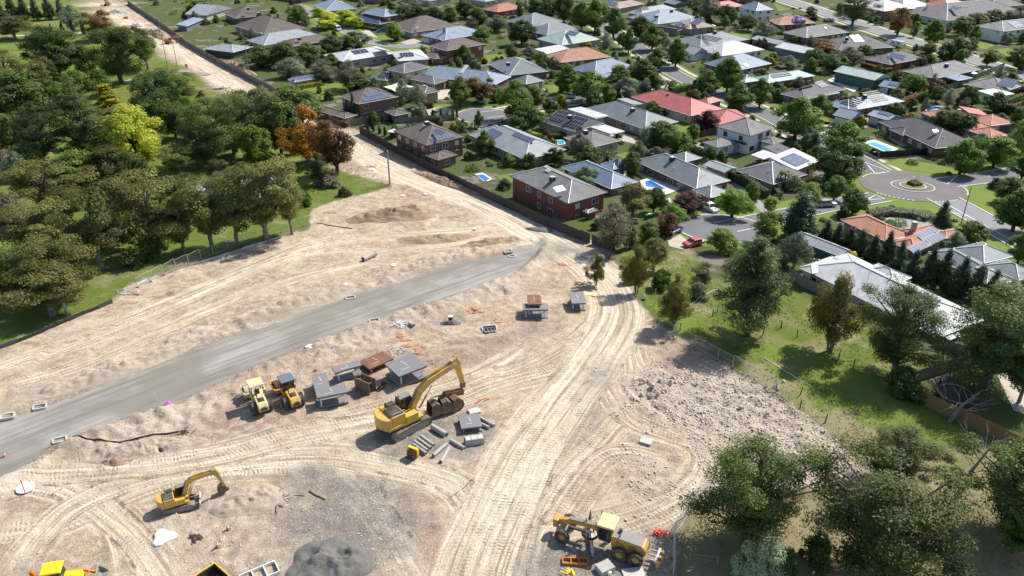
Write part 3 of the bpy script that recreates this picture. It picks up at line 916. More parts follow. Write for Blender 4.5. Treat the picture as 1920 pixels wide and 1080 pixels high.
def house(label, rects, roof, wall, cat='house', name='house', cap='cap_pale', solar=(), cool=(), sky=(), chim=(), doors=(), win=True, frame='trim_white', open_=False, dark=False, strips=(), group=None):
    """rects: (crop, six photo numbers for eave corners side-corner-side, eave height, type, pitch[, roof material])"""
    first = rects[0]
    g = min(G(*K(first[0], first[1][i], first[1][i + 1]), first[2]).z - first[2] for i in (0, 2, 4))
    zb = g
    geo = [(rect_from(r[0], r[1], r[2], zb),) + tuple(r[2:]) for r in rects]
    (o0, U0, V0) = geo[0][0]
    c0 = o0 + (U0 + V0) / 2
    root = empty(name, (c0.x, c0.y, zb), 0, label, cat, group)
    HOUSES.append((c0.x, c0.y, label))
    planes = []
    for gi, g_ in enumerate(geo):
        (o, U, V), eave, typ, pitch = g_[:4]
        rmat = g_[4] if len(g_) > 4 else roof
        wmat = g_[5] if len(g_) > 5 else wall
        if typ in 'GT':                       # ridge forced along the first side
            A_, B_ = U, V
        elif U.length >= V.length:
            A_, B_ = U, V
        else:
            A_, B_ = V, U
        a, b = A_.length / 2, B_.length / 2
        ax, ay = A_.normalized(), B_.normalized()
        if ax.x * ay.y - ax.y * ay.x < 0:
            ay = -ay
        cen = o + (U + V) / 2 - c0
        FOOT.append((cen.x + c0.x, cen.y + c0.y, ax.x, ax.y, a, b))
        tp = math.tan(R(pitch))
        L = lambda x, y, z: (cen.x + ax.x * x + ay.x * y, cen.y + ax.y * x + ay.y * y, z)
        rise = b * tp
        if typ == 'h' and a < b:
            rise = a * tp
        ze = eave
        ev = [L(-a, -b, ze), L(a, -b, ze), L(a, b, ze), L(-a, b, ze)]
        lo = [L(-a, -b, ze - .2), L(a, -b, ze - .2), L(a, b, ze - .2), L(-a, b, ze - .2)]
        sl = math.hypot(b, rise)
        fs = [((4, 7, 6, 5), None)] + [((4 + i, 4 + (i + 1) % 4, (i + 1) % 4, i), None) for i in range(4)]
        caps = []
        if typ == 'f':
            rise = 2 * b * tp
            up = [L(-a, -b, ze), L(a, -b, ze), L(a, b, ze + rise), L(-a, b, ze + rise)]
            vs = up + lo
            sl = math.hypot(2 * b, rise)
            fs.append(((0, 1, 2, 3), [(-a, 0), (a, 0), (a, sl), (-a, sl)]))
            planes.append((Vector(L(0, -b, ze)), Vector(L(1, 0, 0)) - Vector(L(0, 0, 0)), (Vector(L(0, b, ze + rise)) - Vector(L(0, -b, ze))).normalized(), a, sl))
        else:
            k = a - b if typ == 'h' else a
            k = max(k, 0.01)
            vs = ev + lo + [L(-k, 0, ze + rise), L(k, 0, ze + rise)]
            fs.append(((0, 1, 9, 8), [(-a, 0), (a, 0), (k, sl), (-k, sl)]))
            fs.append(((2, 3, 8, 9), [(-a, 0), (a, 0), (k, sl), (-k, sl)]))
            hl = math.hypot(a - k, rise)
            fs.append(((1, 2, 9), [(-b, 0), (b, 0), (0, hl)]))
            fs.append(((3, 0, 8), [(-b, 0), (b, 0), (0, hl)]))
            caps = [(8, 9)] + ([(0, 8), (3, 8), (1, 9), (2, 9)] if typ == 'h' else [])
            X3 = Vector(L(1, 0, 0)) - Vector(L(0, 0, 0))
            for s in (-1, 1):
                e = Vector(L(0, s * b, ze))
                planes.append((e, X3, (Vector(L(0, 0, ze + rise)) - e).normalized(), a, sl))
            if typ == 'h':
                Y3 = Vector(L(0, 1, 0)) - Vector(L(0, 0, 0))
                for s in (-1, 1):
                    e = Vector(L(s * a, 0, ze))
                    planes.append((e, Y3, (Vector(L(s * k, 0, ze + rise)) - e).normalized(), b, hl))
        ro = put('roof', uvmesh('roof', vs, fs, rmat), root)
        if caps:
            cb = MB()
            for i, j in caps:
                p, q = Vector(vs[i]), Vector(vs[j])
                if (q - p).length > .4:
                    cb.tube(p + Vector((0, 0, .02)), q + Vector((0, 0, .03)), .11, .11, 5, False)
            cb.build('ridge_cap', 'cap_red' if rmat in ('tile_terra', 'tile_orange', 'roof_red') else cap, ro)
        if rmat.startswith('roof') or True:
            gb = MB()
            for i in range(4):
                p, q = Vector(lo[i]), Vector(lo[(i + 1) % 4])
                if typ in 'gG' and i in (1, 3):
                    continue
                d = (q - p).normalized()
                nrm = Vector((d.y, -d.x, 0))
                gb.tube(p + nrm * .06 + Vector((0, 0, .12)), q + nrm * .06 + Vector((0, 0, .12)), .07, .07, 5)
            gb.build('gutter', 'trim_dark' if dark else 'trim_white', ro)
        # walls
        ins = .55 if eave > 2.2 else .25
        wa, wb = max(a - ins, .5), max(b - ins, .5)
        if open_ or typ == 'T' or wmat is None:
            for sx in (-1, 1):
                for sy in (-1, 1):
                    p = L(sx * wa, sy * wb, 0)
                    MB().box((0, 0, (eave - .2) / 2), (.14, .14, eave - .2)).build('post', 'trim_white', root, (p[0], p[1], 0))
            continue
        cr = [(-wa, -wb), (wa, -wb), (wa, wb), (-wa, wb)]
        vs = [L(x, y, -.8) for x, y in cr] + [L(x, y, ze - .19) for x, y in cr]
        fs = []
        for i in range(4):
            j = (i + 1) % 4
            ln = math.dist(cr[i], cr[j])
            fs.append(((i, j, 4 + j, 4 + i), [(0, -.8), (ln, -.8), (ln, ze), (0, ze)]))
        if typ in 'gG':                      # gable ends
            n0 = len(vs)
            g_rise = rise * wb / b
            vs += [L(-wa, 0, ze - .19 + g_rise), L(wa, 0, ze - .19 + g_rise)]
            fs.append(((5, 6, n0 + 1), [(0, 0), (2 * wb, 0), (wb, g_rise)]))
            fs.append(((7, 4, n0), [(0, 0), (2 * wb, 0), (wb, g_rise)]))
        put('wall', uvmesh('wall', vs, fs, wmat), root)
        if win:
            for i in range(4):
                j = (i + 1) % 4
                p, q = Vector(L(*cr[i], 0)), Vector(L(*cr[j], 0))
                d = (q - p).normalized()
                nrm = Vector((d.y, -d.x, 0))
                mid_ = (p + q) / 2 + root.location
                if nrm.dot(Vector((0, 0, HC)) - mid_) < 0 and nrm.x * mid_.x > 0:
                    continue
                ln = (q - p).length
                n = int(ln / 3.6)
                for fl in range(2 if eave > 4.5 else 1):
                    zc = (1.45 if eave <= 4.5 else (1.4, 4.1)[fl])
                    for w_ in range(n):
                        if NWIN.random() < .22:
                            continue
                        pos = p + d * ln * (w_ + .5) / n
                        window(root, (pos.x + nrm.x * .03, pos.y + nrm.y * .03, zc), nrm, NWIN.choice((1.2, 1.6, 2.0)), 1.3, NWIN.choice(('window_glass', 'window_glass', 'window_blind')), frame)
    root_l = root.location
    def on_roof(code, x, y):
        """where a photo point meets one of this house's roof slopes"""
        d = Vector(rayd(*K(code, x, y)))
        best = None
        for (e, X3, V3, a, sl) in planes:
            n = X3.cross(V3)
            if n.z < 0:
                n = -n
            if n.dot(d) >= -1e-3:
                continue
            t = n.dot(e + root_l - Vector((0, 0, HC))) / n.dot(d)
            h = Vector((0, 0, HC)) + d * t - root_l - e
            u, v = h.dot(X3), h.dot(V3)
            out = max(abs(u) - a, 0) + max(-v, 0) + max(v - sl, 0)
            if best is None or out < best[0] - .01 or (abs(out - best[0]) < .01 and t < best[1]):
                best = (out, t, e, X3, V3, n, min(max(u, -a + .8), a - .8), min(max(v, .5), sl - .5))
        return best
    def frame_at(bst, u, v, dn):
        _, _, e, X3, V3, n = bst[:6]
        Xa = X3 if X3.cross(V3).z > 0 else -X3
        m = Matrix((Xa, V3, n)).transposed().to_4x4()
        m.translation = e + X3 * u + V3 * v + n * dn
        return m
    vr = random.Random(len(HOUSES))
    for k in range(vr.choice((2, 3, 4))):     # vent pipes and an aerial on the roof
        e, X3, V3, a, sl = vr.choice(planes)
        p = e + X3 * vr.uniform(-.35, .35) * a + V3 * vr.uniform(.35, .6) * sl
        if 'vent' not in UNIT:
            UNIT['vent'] = MB().tube((0, 0, -.1), (0, 0, .45), .09, .09, 7).tube((0, 0, .45), (0, 0, .52), .16, .12, 7).mesh('roof_vent', 'cap_pale')
            ab = MB().tube((0, 0, -.1), (0, 0, 2.0), .03, .03, 5).tube((-.7, 0, 1.9), (.7, 0, 1.9), .025, .025, 4)
            for q in range(5):
                ab.tube((-.6 + .3 * q, -.35, 1.9), (-.6 + .3 * q, .35, 1.9), .02, .02, 4)
            UNIT['aerial'] = ab.mesh('aerial', 'steel_galv')
        if cat == 'house':
            put('roof_vent' if k else 'aerial', UNIT['vent' if k else 'aerial'], root, p, (0, 0, vr.uniform(0, 3)))
    for s in solar:
        code, x, y, rows, cols = s[:5]
        cellm = s[5] if len(s) > 5 else 'solar_cell'
        b_ = on_roof(code, x, y)
        w_, h_ = 1.02, 1.62
        for i in range(rows):
            for j in range(cols):
                o = put('solar_panel', unit_box('sp_' + cellm, (w_, h_, .05), cellm), root)
                o.matrix_local = frame_at(b_, b_[6] + (j - (cols - 1) / 2) * 1.07, b_[7] + (i - (rows - 1) / 2) * 1.68, .14)
                if 'sf' not in UNIT:
                    fb = MB()
                    for q in (-1, 1):
                        fb.box((q * .505, 0, 0), (.03, 1.64, .07)).box((0, q * .81, 0), (.98, .03, .068))
                    UNIT['sf'] = fb.mesh('frame', 'steel_galv')
                put('frame', UNIT['sf'], o)
    for s in strips:                           # rows of black pool-heating strip
        code, x, y, n, ln = s
        b_ = on_roof(code, x, y)
        for i in range(n):
            o = put('heating_strip', unit_box('strip%.0f' % ln, (ln, .55, .04), 'solar_black'), root)
            o.matrix_local = frame_at(b_, b_[6], b_[7] + (i - (n - 1) / 2) * 1.0, .08)
    for s in cool:
        b_ = on_roof(*s)
        p = b_[2] + b_[3] * b_[6] + b_[4] * b_[7]
        if 'cooler' not in UNIT:
            UNIT['cooler'] = MB().box((0, 0, .45), (1.15, 1.15, 1.1), taper=.86).mesh('roof_cooler', 'cooler_dark')
            UNIT['cooler_lid'] = MB().box((0, 0, 1.04), (1.08, 1.08, .07)).mesh('lid', 'cap_pale')
        o = put('roof_cooler', UNIT['cooler'], root, p, (0, 0, math.atan2(b_[3].y, b_[3].x)))
        put('lid', UNIT['cooler_lid'], o)
    for s in sky:
        b_ = on_roof(*s[:3])
        w_, h_ = (s[3], s[4]) if len(s) > 3 else (1.2, 1.2)
        o = put('skylight', MB().box((0, 0, 0), (w_, h_, .16)).mesh('skylight', 'window_blind'), root)
        o.matrix_local = frame_at(b_, b_[6], b_[7], .1)
    for s in chim:
        b_ = on_roof(*s[:3])
        p = b_[2] + b_[3] * b_[6] + b_[4] * b_[7]
        o = put('chimney', MB().box((0, 0, .5), (.8, .8, 2.6)).mesh('chimney', s[3] if len(s) > 3 else wall if isinstance(wall, str) else 'brick_red'), root, p)
        put('chimney_cap', MB().box((0, 0, 1.85), (.95, .95, .12)).mesh('chimney_cap', 'concrete'), o)
    for s in doors:                            # garage door: (crop, x, y on the ground, width, height)
        code, x, y = s[:3]
        w_, h_ = (s[3], s[4]) if len(s) > 4 else (4.8, 2.15)
        gp = GP(*K(code, x, y), zb + h_ / 2) - root_l
        best = None
        for g_ in geo:
            (o, U, V), eave, typ, pitch = g_[:4]
            oo = o - c0
            cen = oo + (U + V) / 2
            ins = .55 if eave > 2.2 else .25
            for ax_, bx_ in ((U, V), (V, U)):
                for sg in (-1, 1):
                    n2 = ax_.normalized() * sg
                    wc = cen + n2 * (ax_.length / 2 - ins)
                    along = bx_.normalized()
                    r = gp.to_2d() - wc
                    da, dn = r.dot(along), abs(r.dot(n2))
                    facing = n2.dot(-(root_l.to_2d() + wc)) > 0
                    if not facing:
                        continue
                    sc_ = dn + max(abs(da) - bx_.length / 2, 0)
                    if best is None or sc_ < best[0]:
                        lim = max(bx_.length / 2 - ins - w_ / 2 - .1, 0)
                        best = (sc_, wc + along * min(max(da, -lim), lim), n2, min(w_, bx_.length - 2 * ins - .2))
        if best:
            _, wc, n2, ww = best
            db = MB().box((0, 0, 0), (ww, .08, h_))
            o = db.build('garage_door', s[5] if len(s) > 5 else 'door_white', root, (wc.x + n2.x * .05, wc.y + n2.y * .05, h_ / 2), (0, 0, math.atan2(n2.y, n2.x) + math.pi / 2))
            for i in range(5):
                put('door_panel', unit_box('gdp%.1f' % ww, (ww - .2, .03, h_ / 5 - .05), s[5] if len(s) > 5 else 'door_white'), o, (0, -.052, (i - 2) * h_ / 5))
    return root
h_ = house
h_('red brick two-storey house with grey tiled roof backing onto the dark boundary fence', [('x', (125, 165, 752, 490, 1180, 355), 5.6, 'h', 24), ('x', (930, 575, 972, 602, 1068, 555), 3.2, 'h', 22)],
   'tile_grey', 'brick_red', cool=[('x', 575, 235)], sky=[('x', 628, 335, 2.6, 1.7), ('x', 530, 120, 1.6, 1.0)], cap='cap_pale', dark=True)
h_('brown brick two-storey house with two rows of solar panels beside the boundary fence bend', [('p', (615, 745, 955, 918, 1375, 808), 5.5, 'h', 24), ('p', (962, 1018, 1085, 1085, 1290, 1010), 2.9, 'h', 18)],
   'tile_brown', 'brick_brown', solar=[('p', 1135, 830, 1, 7), ('p', 1100, 770, 1, 4)], cool=[('p', 965, 690)], cap='cap_dark', dark=True)
h_('brown brick house with wide tiled roof and two solar rows behind thin cypresses', [('p', (10, 350, 195, 450, 622, 358), 5.4, 'h', 23), ('p', (492, 530, 600, 582, 772, 546), 2.7, 'h', 20), ('p', (-70, 470, 40, 610, 110, 560), 2.7, 'h', 18)],
   'tile_brown', 'brick_brown', solar=[('p', 395, 382, 1, 9), ('p', 365, 340, 1, 6)], cap='cap_dark')
h_('sand-coloured two-storey house with dark grey roofs and black garage door', [('p', (535, 55, 705, 103, 962, 25), 5.6, 'h', 22), ('p', (365, 140, 500, 187, 600, 110), 2.9, 'h', 18), ('p', (745, 165, 1045, 224, 1195, 180), 3.0, 'h', 20), ('p', (880, 258, 935, 336, 1060, 292), 2.9, 'h', 20)],
   'tile_mid', 'render_tan', solar=[('p', 490, 125, 2, 4, 'solar_black')], doors=[('p', 1120, 262, 4.6, 2.3, 'mach_black')])
h_('single-storey house with blue-grey ribbed roof above the small cul-de-sac', [('01', (1300, 530, 1790, 635, 1850, 568), 2.9, 'h', 22)], 'roof_lightblue', 'brick_brown', sky=[('01', 1560, 520, 1.5, 5)])
h_('long white-roofed house with black solar arrays behind a row of shrubs', [('01', (498, 412, 650, 462, 1068, 398), 3.3, 'h', 14), ('01', (1078, 385, 1070, 458, 1287, 432), 3.0, 'h', 14)], 'roof_white', 'brick_grey',
   solar=[('01', 780, 388, 2, 6, 'solar_black'), ('01', 955, 380, 3, 5, 'solar_black'), ('01', 1130, 412, 2, 5, 'solar_black')])
h_('dark red brick two-storey house with plain brown roof and white blinds', [('01', (1310, 340, 1430, 380, 1697, 325), 5.4, 'h', 22), ('01', (1285, 405, 1345, 442, 1485, 405), 2.7, 'h', 20)], 'tile_brown', 'brick_red', cap='cap_dark')
h_('house with bright blue metal roof above the dark red brick house', [('01', (1255, 262, 1420, 304, 1712, 240), 2.9, 'h', 20)], 'roof_lightblue', 'brick_red', chim=[('01', 1410, 235, 'wall_bluegrey')], doors=[('01', 1290, 300, 4, 2.1)])
h_('low brown-roofed house behind the blue metal roof', [('01', (1040, 182, 1160, 244, 1494, 188), 2.8, 'h', 22)], 'tile_brown', 'brick_tan', sky=[('01', 1215, 210)], cap='cap_dark')
h_('grey two-storey house with dark blue lower roof near the parked caravan', [('01', (860, 87, 965, 127, 1057, 100), 5.5, 'h', 24), ('01', (803, 128, 930, 182, 1010, 142), 2.8, 'h', 20, 'roof_navy')], 'roof_lightblue', 'brick_red', solar=[('01', 1020, 92, 2, 3, 'solar_black')])
h_('grey-blue hipped house beyond the yellow trees', [('01', (408, 38, 520, 84, 762, 66), 2.9, 'h', 22)], 'roof_lightblue', 'brick_cream')
h_('large brown hipped house above the pale ribbed roof', [('01', (-80, 180, 60, 256, 335, 200), 3.0, 'h', 25)], 'tile_brown', 'brick_tan', chim=[('01', 165, 130, 'wall_char')], cool=[('01', 20, 110)], cap='cap_dark')
h_('house with broad pale grey ribbed roof next to the dark laurel hedge', [('01', (-50, 300, 60, 340, 482, 265), 2.9, 'h', 22)], 'roof_pale', 'brick_cream')
h_('low brown-roofed house tucked between pale ribbed roof and laurel hedge', [('01', (190, 316, 270, 350, 562, 282), 2.6, 'h', 18)], 'tile_brown', 'brick_brown', cool=[('01', 325, 300)], cap='cap_dark')
h_('grey-roofed house with gabled garage beside the shaded street bend', [('02', (-220, 478, -20, 565, 287, 540), 2.9, 'h', 22), ('02', (15, 600, 105, 632, 230, 600), 2.8, 'h', 26)], 'roof_greengrey', 'brick_brown', doors=[('02', 175, 655, 4.4, 2.1)], cool=[('01', 1890, 490)])
h_('rust-orange tiled house with brick chimney on the inner street', [('02', (268, 412, 370, 468, 718, 415), 2.8, 'h', 24)], 'tile_orange', 'brick_brown', chim=[('02', 672, 345)])
h_('white metal patio roof beside the rust-orange tiled house', [('02', (192, 376, 262, 404, 408, 362), 2.7, 'f', 5)], 'roof_white', None, cat='patio roof', name='patio_roof', open_=True)
h_('house with pale aqua roof and square solar array', [('02', (203, 287, 375, 340, 650, 290), 2.9, 'h', 22)], 'roof_palegreen', 'brick_cream', solar=[('02', 455, 250, 2, 6)])
h_('grey double-hipped house behind the pale aqua roof', [('02', (0, 152, 150, 198, 332, 150), 2.8, 'h', 22), ('02', (155, 218, 265, 264, 447, 207), 2.7, 'h', 22)], 'roof_greengrey', 'brick_brown', sky=[('02', 190, 175, 1.5, 3)])
h_('house with striped blue-grey roof and verandah between the street trees', [('02', (478, 507, 622, 562, 880, 490), 2.9, 'h', 24), ('02', (628, 566, 640, 584, 790, 548), 2.5, 'f', 4, 'roof_lightblue', None)], 'roof_blue', 'brick_cream')
h_('charcoal tiled house with two black solar arrays and white patio roofs', [('q', (26, 602, 345, 757, 590, 640), 2.8, 'h', 22), ('q', (245, 817, 520, 942, 842, 850), 2.8, 'h', 22, 'tile_grey'), ('q', (280, 512, 575, 618, 728, 576), 2.9, 'f', 3, 'roof_white'),
   ('q', (560, 712, 745, 797, 885, 748), 3.1, 'f', 3, 'roof_white', None)], 'tile_char', 'brick_cream', solar=[('q', 185, 590, 3, 5, 'solar_black'), ('q', 370, 660, 3, 5, 'solar_black')], cool=[('q', 290, 615), ('q', 460, 780)], cap='cap_dark')
h_('green-grey hipped house with dark roof cooler and cream walls', [('q', (545, 487, 1140, 735, 1477, 635), 2.8, 'h', 22), ('q', (855, 395, 1000, 465, 1095, 440), 2.7, 'f', 4, 'roof_pale')], 'roof_greengrey', 'brick_tan', cool=[('q', 995, 535)])
h_('house with large rose-red metal roof beside two palms', [('r', (-255, 352, 335, 582, 640, 485), 2.9, 'h', 22), ('r', (405, 412, 525, 447, 687, 402), 2.8, 'h', 22), ('r', (600, 545, 612, 690, 950, 605), 2.7, 'h', 20)], 'roof_red', 'brick_cream')
h_('white-walled two-storey house with grey tiled roofs and corner patio gable', [('r', (610, 702, 1000, 808, 1278, 712), 5.6, 'h', 24), ('r', (760, 795, 925, 905, 990, 885), 3.0, 'h', 18, 'tile_char'), ('r', (475, 872, 622, 942, 825, 880), 2.9, 'h', 22), ('r', (1085, 868, 1255, 907, 1425, 865), 2.9, 'h', 22)],
   'tile_grey', 'render_white', cap='cap_dark', frame='trim_dark', dark=True)
h_('teal-green roofed house with long solar rows', [('r', (845, 152, 945, 207, 1080, 170), 2.9, 'h', 22), ('r', (1065, 150, 1205, 212, 1610, 100), 2.9, 'h', 20)], 'roof_teal', 'brick_brown', strips=[('r', 1290, 80, 4, 9), ('r', 990, 130, 2, 4)])
h_('brown tiled house with two pale solar arrays beside the turquoise pool', [('s', (-90, 445, 170, 522, 560, 385), 2.9, 'h', 22), ('s', (330, 440, 410, 472, 520, 430), 2.6, 'f', 6, 'roof_pale', None)], 'tile_mid', 'brick_brown', solar=[('s', 165, 385, 2, 6), ('s', 360, 350, 2, 4)], cap='cap_dark')
h_('blue-grey roofed house with black pool-heating strips and brick garage', [('s', (410, 562, 662, 648, 1268, 527), 2.9, 'h', 20), ('s', (490, 688, 705, 742, 850, 692), 2.8, 'G', 24)], 'roof_lightblue', 'brick_red', strips=[('s', 720, 540, 5, 6), ('s', 960, 480, 6, 7)], cool=[('s', 835, 495)], doors=[('s', 600, 760, 5, 2.2)])
h_('green steel shed with pale ridged roof behind the turquoise pool', [('s', (530, 192, 965, 302, 1122, 250), 4.0, 'G', 15)], 'roof_palegreen', 'wall_green', cat='shed', name='shed', win=False)
h_('small garage with white door below the light green tree', [('s', (1018, 357, 1195, 397, 1262, 345), 2.6, 'G', 18)], 'roof_blue', 'wall_char', cat='garage', name='garage', win=False, doors=[('s', 1060, 420, 2.6, 2.1)], solar=[('s', 1170, 350, 1, 3)])
h_('charcoal garage with two white roller doors next to the dark tiled house', [('s', (872, 687, 1115, 754, 1278, 716), 2.7, 'G', 16)], 'roof_lightblue', 'wall_bluegrey', cat='garage', name='garage', win=False, solar=[('s', 1080, 680, 1, 4)], doors=[('s', 940, 765, 2.8, 2.2)])
h_('large charcoal tiled house with posted porch gable near the roundabout', [('t', (50, 758, 560, 1066, 998, 1000), 2.9, 'h', 22), ('t', (62, 846, 195, 918, 350, 898), 2.7, 'h', 22, 'tile_char', None)], 'tile_char', 'brick_brown', sky=[('t', 560, 875, 1.5, 1.0)], cap='cap_dark')
h_('terracotta tiled house with red shade roof beside the dark blue pool', [('t', (468, 656, 952, 872, 1190, 832), 2.9, 'h', 22), ('t', (940, 722, 1190, 814, 1442, 775), 2.9, 'h', 22), ('t', (958, 862, 1190, 948, 1355, 905), 2.8, 'h', 22), ('t', (880, 625, 935, 700, 1140, 690), 2.8, 'f', 8, 'roof_red', None)],
   'tile_terra', 'brick_tan', chim=[('t', 835, 690)], doors=[('t', 1345, 850, 4.6, 2.1)])
h_('broad grey tiled house with blue patio roof along the main road', [('t', (205, 192, 555, 282, 1015, 165), 2.9, 'h', 22), ('t', (618, 248, 820, 306, 942, 266), 2.7, 'f', 2, 'roof_blue', None)], 'tile_grey', 'brick_brown', cool=[('t', 685, 150)], cap='cap_dark')
h_('grey tiled house with white box extension and pale solar rows', [('t', (858, 352, 1325, 434, 1585, 375), 2.9, 'h', 22), ('t', (1068, 424, 1235, 484, 1398, 440), 3.0, 'f', 2, 'roof_white', 'render_white')], 'tile_grey', 'brick_brown', solar=[('t', 1380, 335, 3, 5)], cap='cap_dark')
h_('dark grey house with sloping glass solar panels inside the red hedge', [('03', (708, 442, 915, 484, 1192, 440), 2.8, 'h', 22)], 'tile_mid', 'brick_brown', solar=[('03', 965, 425, 2, 6)], cap='cap_dark')
h_('dark grey house with big white skylight panel and roof cooler', [('03', (418, 312, 530, 378, 872, 330), 2.8, 'h', 22)], 'tile_mid', 'brick_brown', sky=[('03', 665, 290, 4.5, 5)], cool=[('03', 590, 300)], cap='cap_dark')
h_('pale grey tiled house with zigzag valleys next to the driveway cars', [('03', (116, 242, 290, 284, 600, 238), 2.8, 'h', 22)], 'tile_grey', 'brick_brown', sky=[('03', 430, 210)])
h_('orange tiled house behind the mauve flowering tree', [('03', (0, 152, 85, 187, 348, 166), 2.8, 'h', 24)], 'tile_orange', 'brick_red')
h_('long dark shed with white ridged roof', [('v', (412, 644, 830, 742, 1042, 692), 3.6, 'G', 14)], 'roof_white', 'wall_bluegrey', cat='shed', name='shed', win=False)
h_('narrow grey-roofed shed behind the long dark shed', [('v', (190, 518, 438, 612, 522, 572), 2.8, 'G', 14)], 'roof_pale', 'brick_grey', cat='shed', name='shed', win=False)
h_('stately grey house with tall pilastered windows at the main road', [('03', (1590, 190, 1765, 234, 2015, 182), 5.2, 'h', 20)], 'tile_grey', 'render_white', solar=[('03', 1860, 185, 3, 6)])
h_('dark roofed white house with bright solar block beyond the main road', [('03', (1112, 78, 1340, 154, 1725, 62), 3.4, 'h', 20)], 'tile_mid', 'render_white', solar=[('03', 1405, 62, 2, 5)], chim=[('03', 1190, 60, 'render_white')])
h_('brick house with bright white roof beyond the main road gum tree', [('03', (716, 18, 870, 84, 985, 42), 5.0, 'h', 18)], 'roof_white', 'brick_brown')
h_('grey house with wide solar rows at the top of the inner street', [('w', (265, 172, 480, 208, 945, 120), 2.9, 'h', 22)], 'roof_pale', 'brick_cream', strips=[('w', 480, 110, 3, 7)])
h_('blue-grey house with three white skylights and two roof coolers', [('w', (475, 222, 690, 333, 1045, 216), 2.9, 'h', 20)], 'roof_lightblue', 'brick_cream', cool=[('w', 665, 245), ('w', 880, 165)], sky=[('w', 690, 205, 1.2, 2)])
h_('taupe tiled house with many small solar groups', [('w', (905, 332, 1130, 402, 1432, 352), 2.9, 'h', 24)], 'tile_pink', 'brick_tan', solar=[('w', 985, 335, 2, 3), ('w', 1060, 310, 2, 3), ('w', 1240, 300, 3, 5)], cool=[('w', 1055, 345)])
h_('brown brick house with grey roof and four long heating strips', [('w', (985, 548, 1285, 652, 1803, 512), 2.9, 'h', 18)], 'roof_greengrey', 'brick_brown', strips=[('w', 1400, 530, 4, 12)], cool=[('w', 1475, 460)])
h_('house with white and grey metal roofs and white gabled front room', [('w', (1345, 655, 1580, 775, 1930, 640), 3.0, 'h', 20, 'roof_white'), ('w', (1070, 712, 1200, 754, 1335, 702), 3.0, 'G', 24, 'roof_pale', 'render_white')], 'roof_white', 'render_white')
h_('blue-grey house with bay turret and skylit porch', [('02', (1455, 472, 1670, 532, 1925, 470), 2.9, 'h', 24)], 'roof_blue', 'brick_brown', sky=[('02', 1755, 490, 2, 2)])
h_('low charcoal lean-to beside the taupe tiled house', [('w', (700, 345, 960, 422, 990, 400), 2.6, 'f', 8)], 'roof_char', 'brick_grey', cat='outbuilding', name='lean_to', win=False)
h_('small red-roofed house far up beside the grey olive tree', [('w', (1450, 72, 1560, 122, 1692, 52), 2.8, 'h', 22)], 'roof_red', 'brick_red')
h_('pinkish tiled house with solar rows at the top edge', [('w', (-20, 84, 150, 118, 432, 42), 2.8, 'h', 22)], 'tile_pink', 'brick_tan', solar=[('w', 60, 55, 2, 6)])
h_('green-grey shed with red neighbour at the top edge', [('w', (835, 20, 930, 62, 1042, 36), 2.8, 'G', 16)], 'roof_greengrey', 'wall_green', cat='shed', name='shed', win=False)
h_('blue two-storey house with steep gables at the top', [('v', (-120, 92, 130, 152, 388, 132), 5.2, 'h', 28)], 'roof_blue', 'render_white')
h_('red tiled house at the top beside the dark hedge trees', [('01', (1708, 68, 1812, 90, 1995, 55), 2.8, 'h', 24)], 'tile_terra', 'brick_red')
h_('long silvery farm shed roof beyond the excavated road', [('00', (1400, 102, 1550, 114, 1710, 58), 2.8, 'G', 16)], 'roof_pale', 'brick_cream', cat='shed', name='shed', win=False)
h_('brown-roofed house with solar and roof cooler near the dirt road', [('00', (1702, 98, 1765, 138, 2010, 108), 2.9, 'h', 24)], 'tile_brown', 'brick_brown', solar=[('00', 1890, 92, 1, 5)], cool=[('00', 1865, 75)], cap='cap_dark')
h_('small shed with blue sheet roof behind the roadside trees', [('00', (1335, 190, 1400, 196, 1440, 142), 2.4, 'f', 8)], 'roof_lightblue', 'wall_bluegrey', cat='shed', name='shed', win=False)
h_('square white-roofed shed against the boundary fence', [('00', (1648, 342, 1748, 392, 1805, 346), 2.6, 'h', 14)], 'roof_pale', 'wall_char', cat='shed', name='shed', win=False)
h_('house with blue metal roofs and octagonal garden pavilion beside the pool', [('12', (345, 180, 745, 337, 958, 285), 2.9, 'h', 24), ('12', (660, 150, 760, 190, 870, 165), 2.9, 'h', 24)], 'roof_blue', 'brick_brown')
h_('long grey-blue roofed brick house between hedge and pool fence', [('12', (932, 120, 1385, 335, 1632, 268), 2.9, 'h', 24), ('12', (1372, 338, 1490, 402, 1615, 350), 2.8, 'h', 24), ('12', (1193, 88, 1300, 135, 1415, 98), 3.0, 'h', 24)], 'roof_greengrey', 'brick_brown', cool=[('12', 1200, 125)])
h_('pale grey shed roof behind the long clipped hedge', [('12', (1440, 152, 1600, 212, 1692, 182), 2.6, 'G', 14)], 'roof_pale', 'brick_cream', cat='shed', name='shed', win=False)
h_('tan brick house with half dark, half white roof and solar near the small palm', [('12', (1705, 192, 1960, 302, 2185, 217), 2.9, 'h', 24, 'tile_mid'), ('12', (1940, 132, 2130, 197, 2270, 112), 3.0, 'f', 10, 'roof_white')], 'roof_white', 'brick_tan', solar=[('12', 2120, 120, 3, 6)])
h_('grey and white flat-roofed house behind the patio of the white two-storey house', [('r', (1140, 948, 1320, 1012, 1495, 967), 2.9, 'f', 4), ('r', (1000, 1030, 1150, 1070, 1300, 1015), 2.7, 'f', 3, 'roof_white', None)], 'tile_mid', 'render_white')
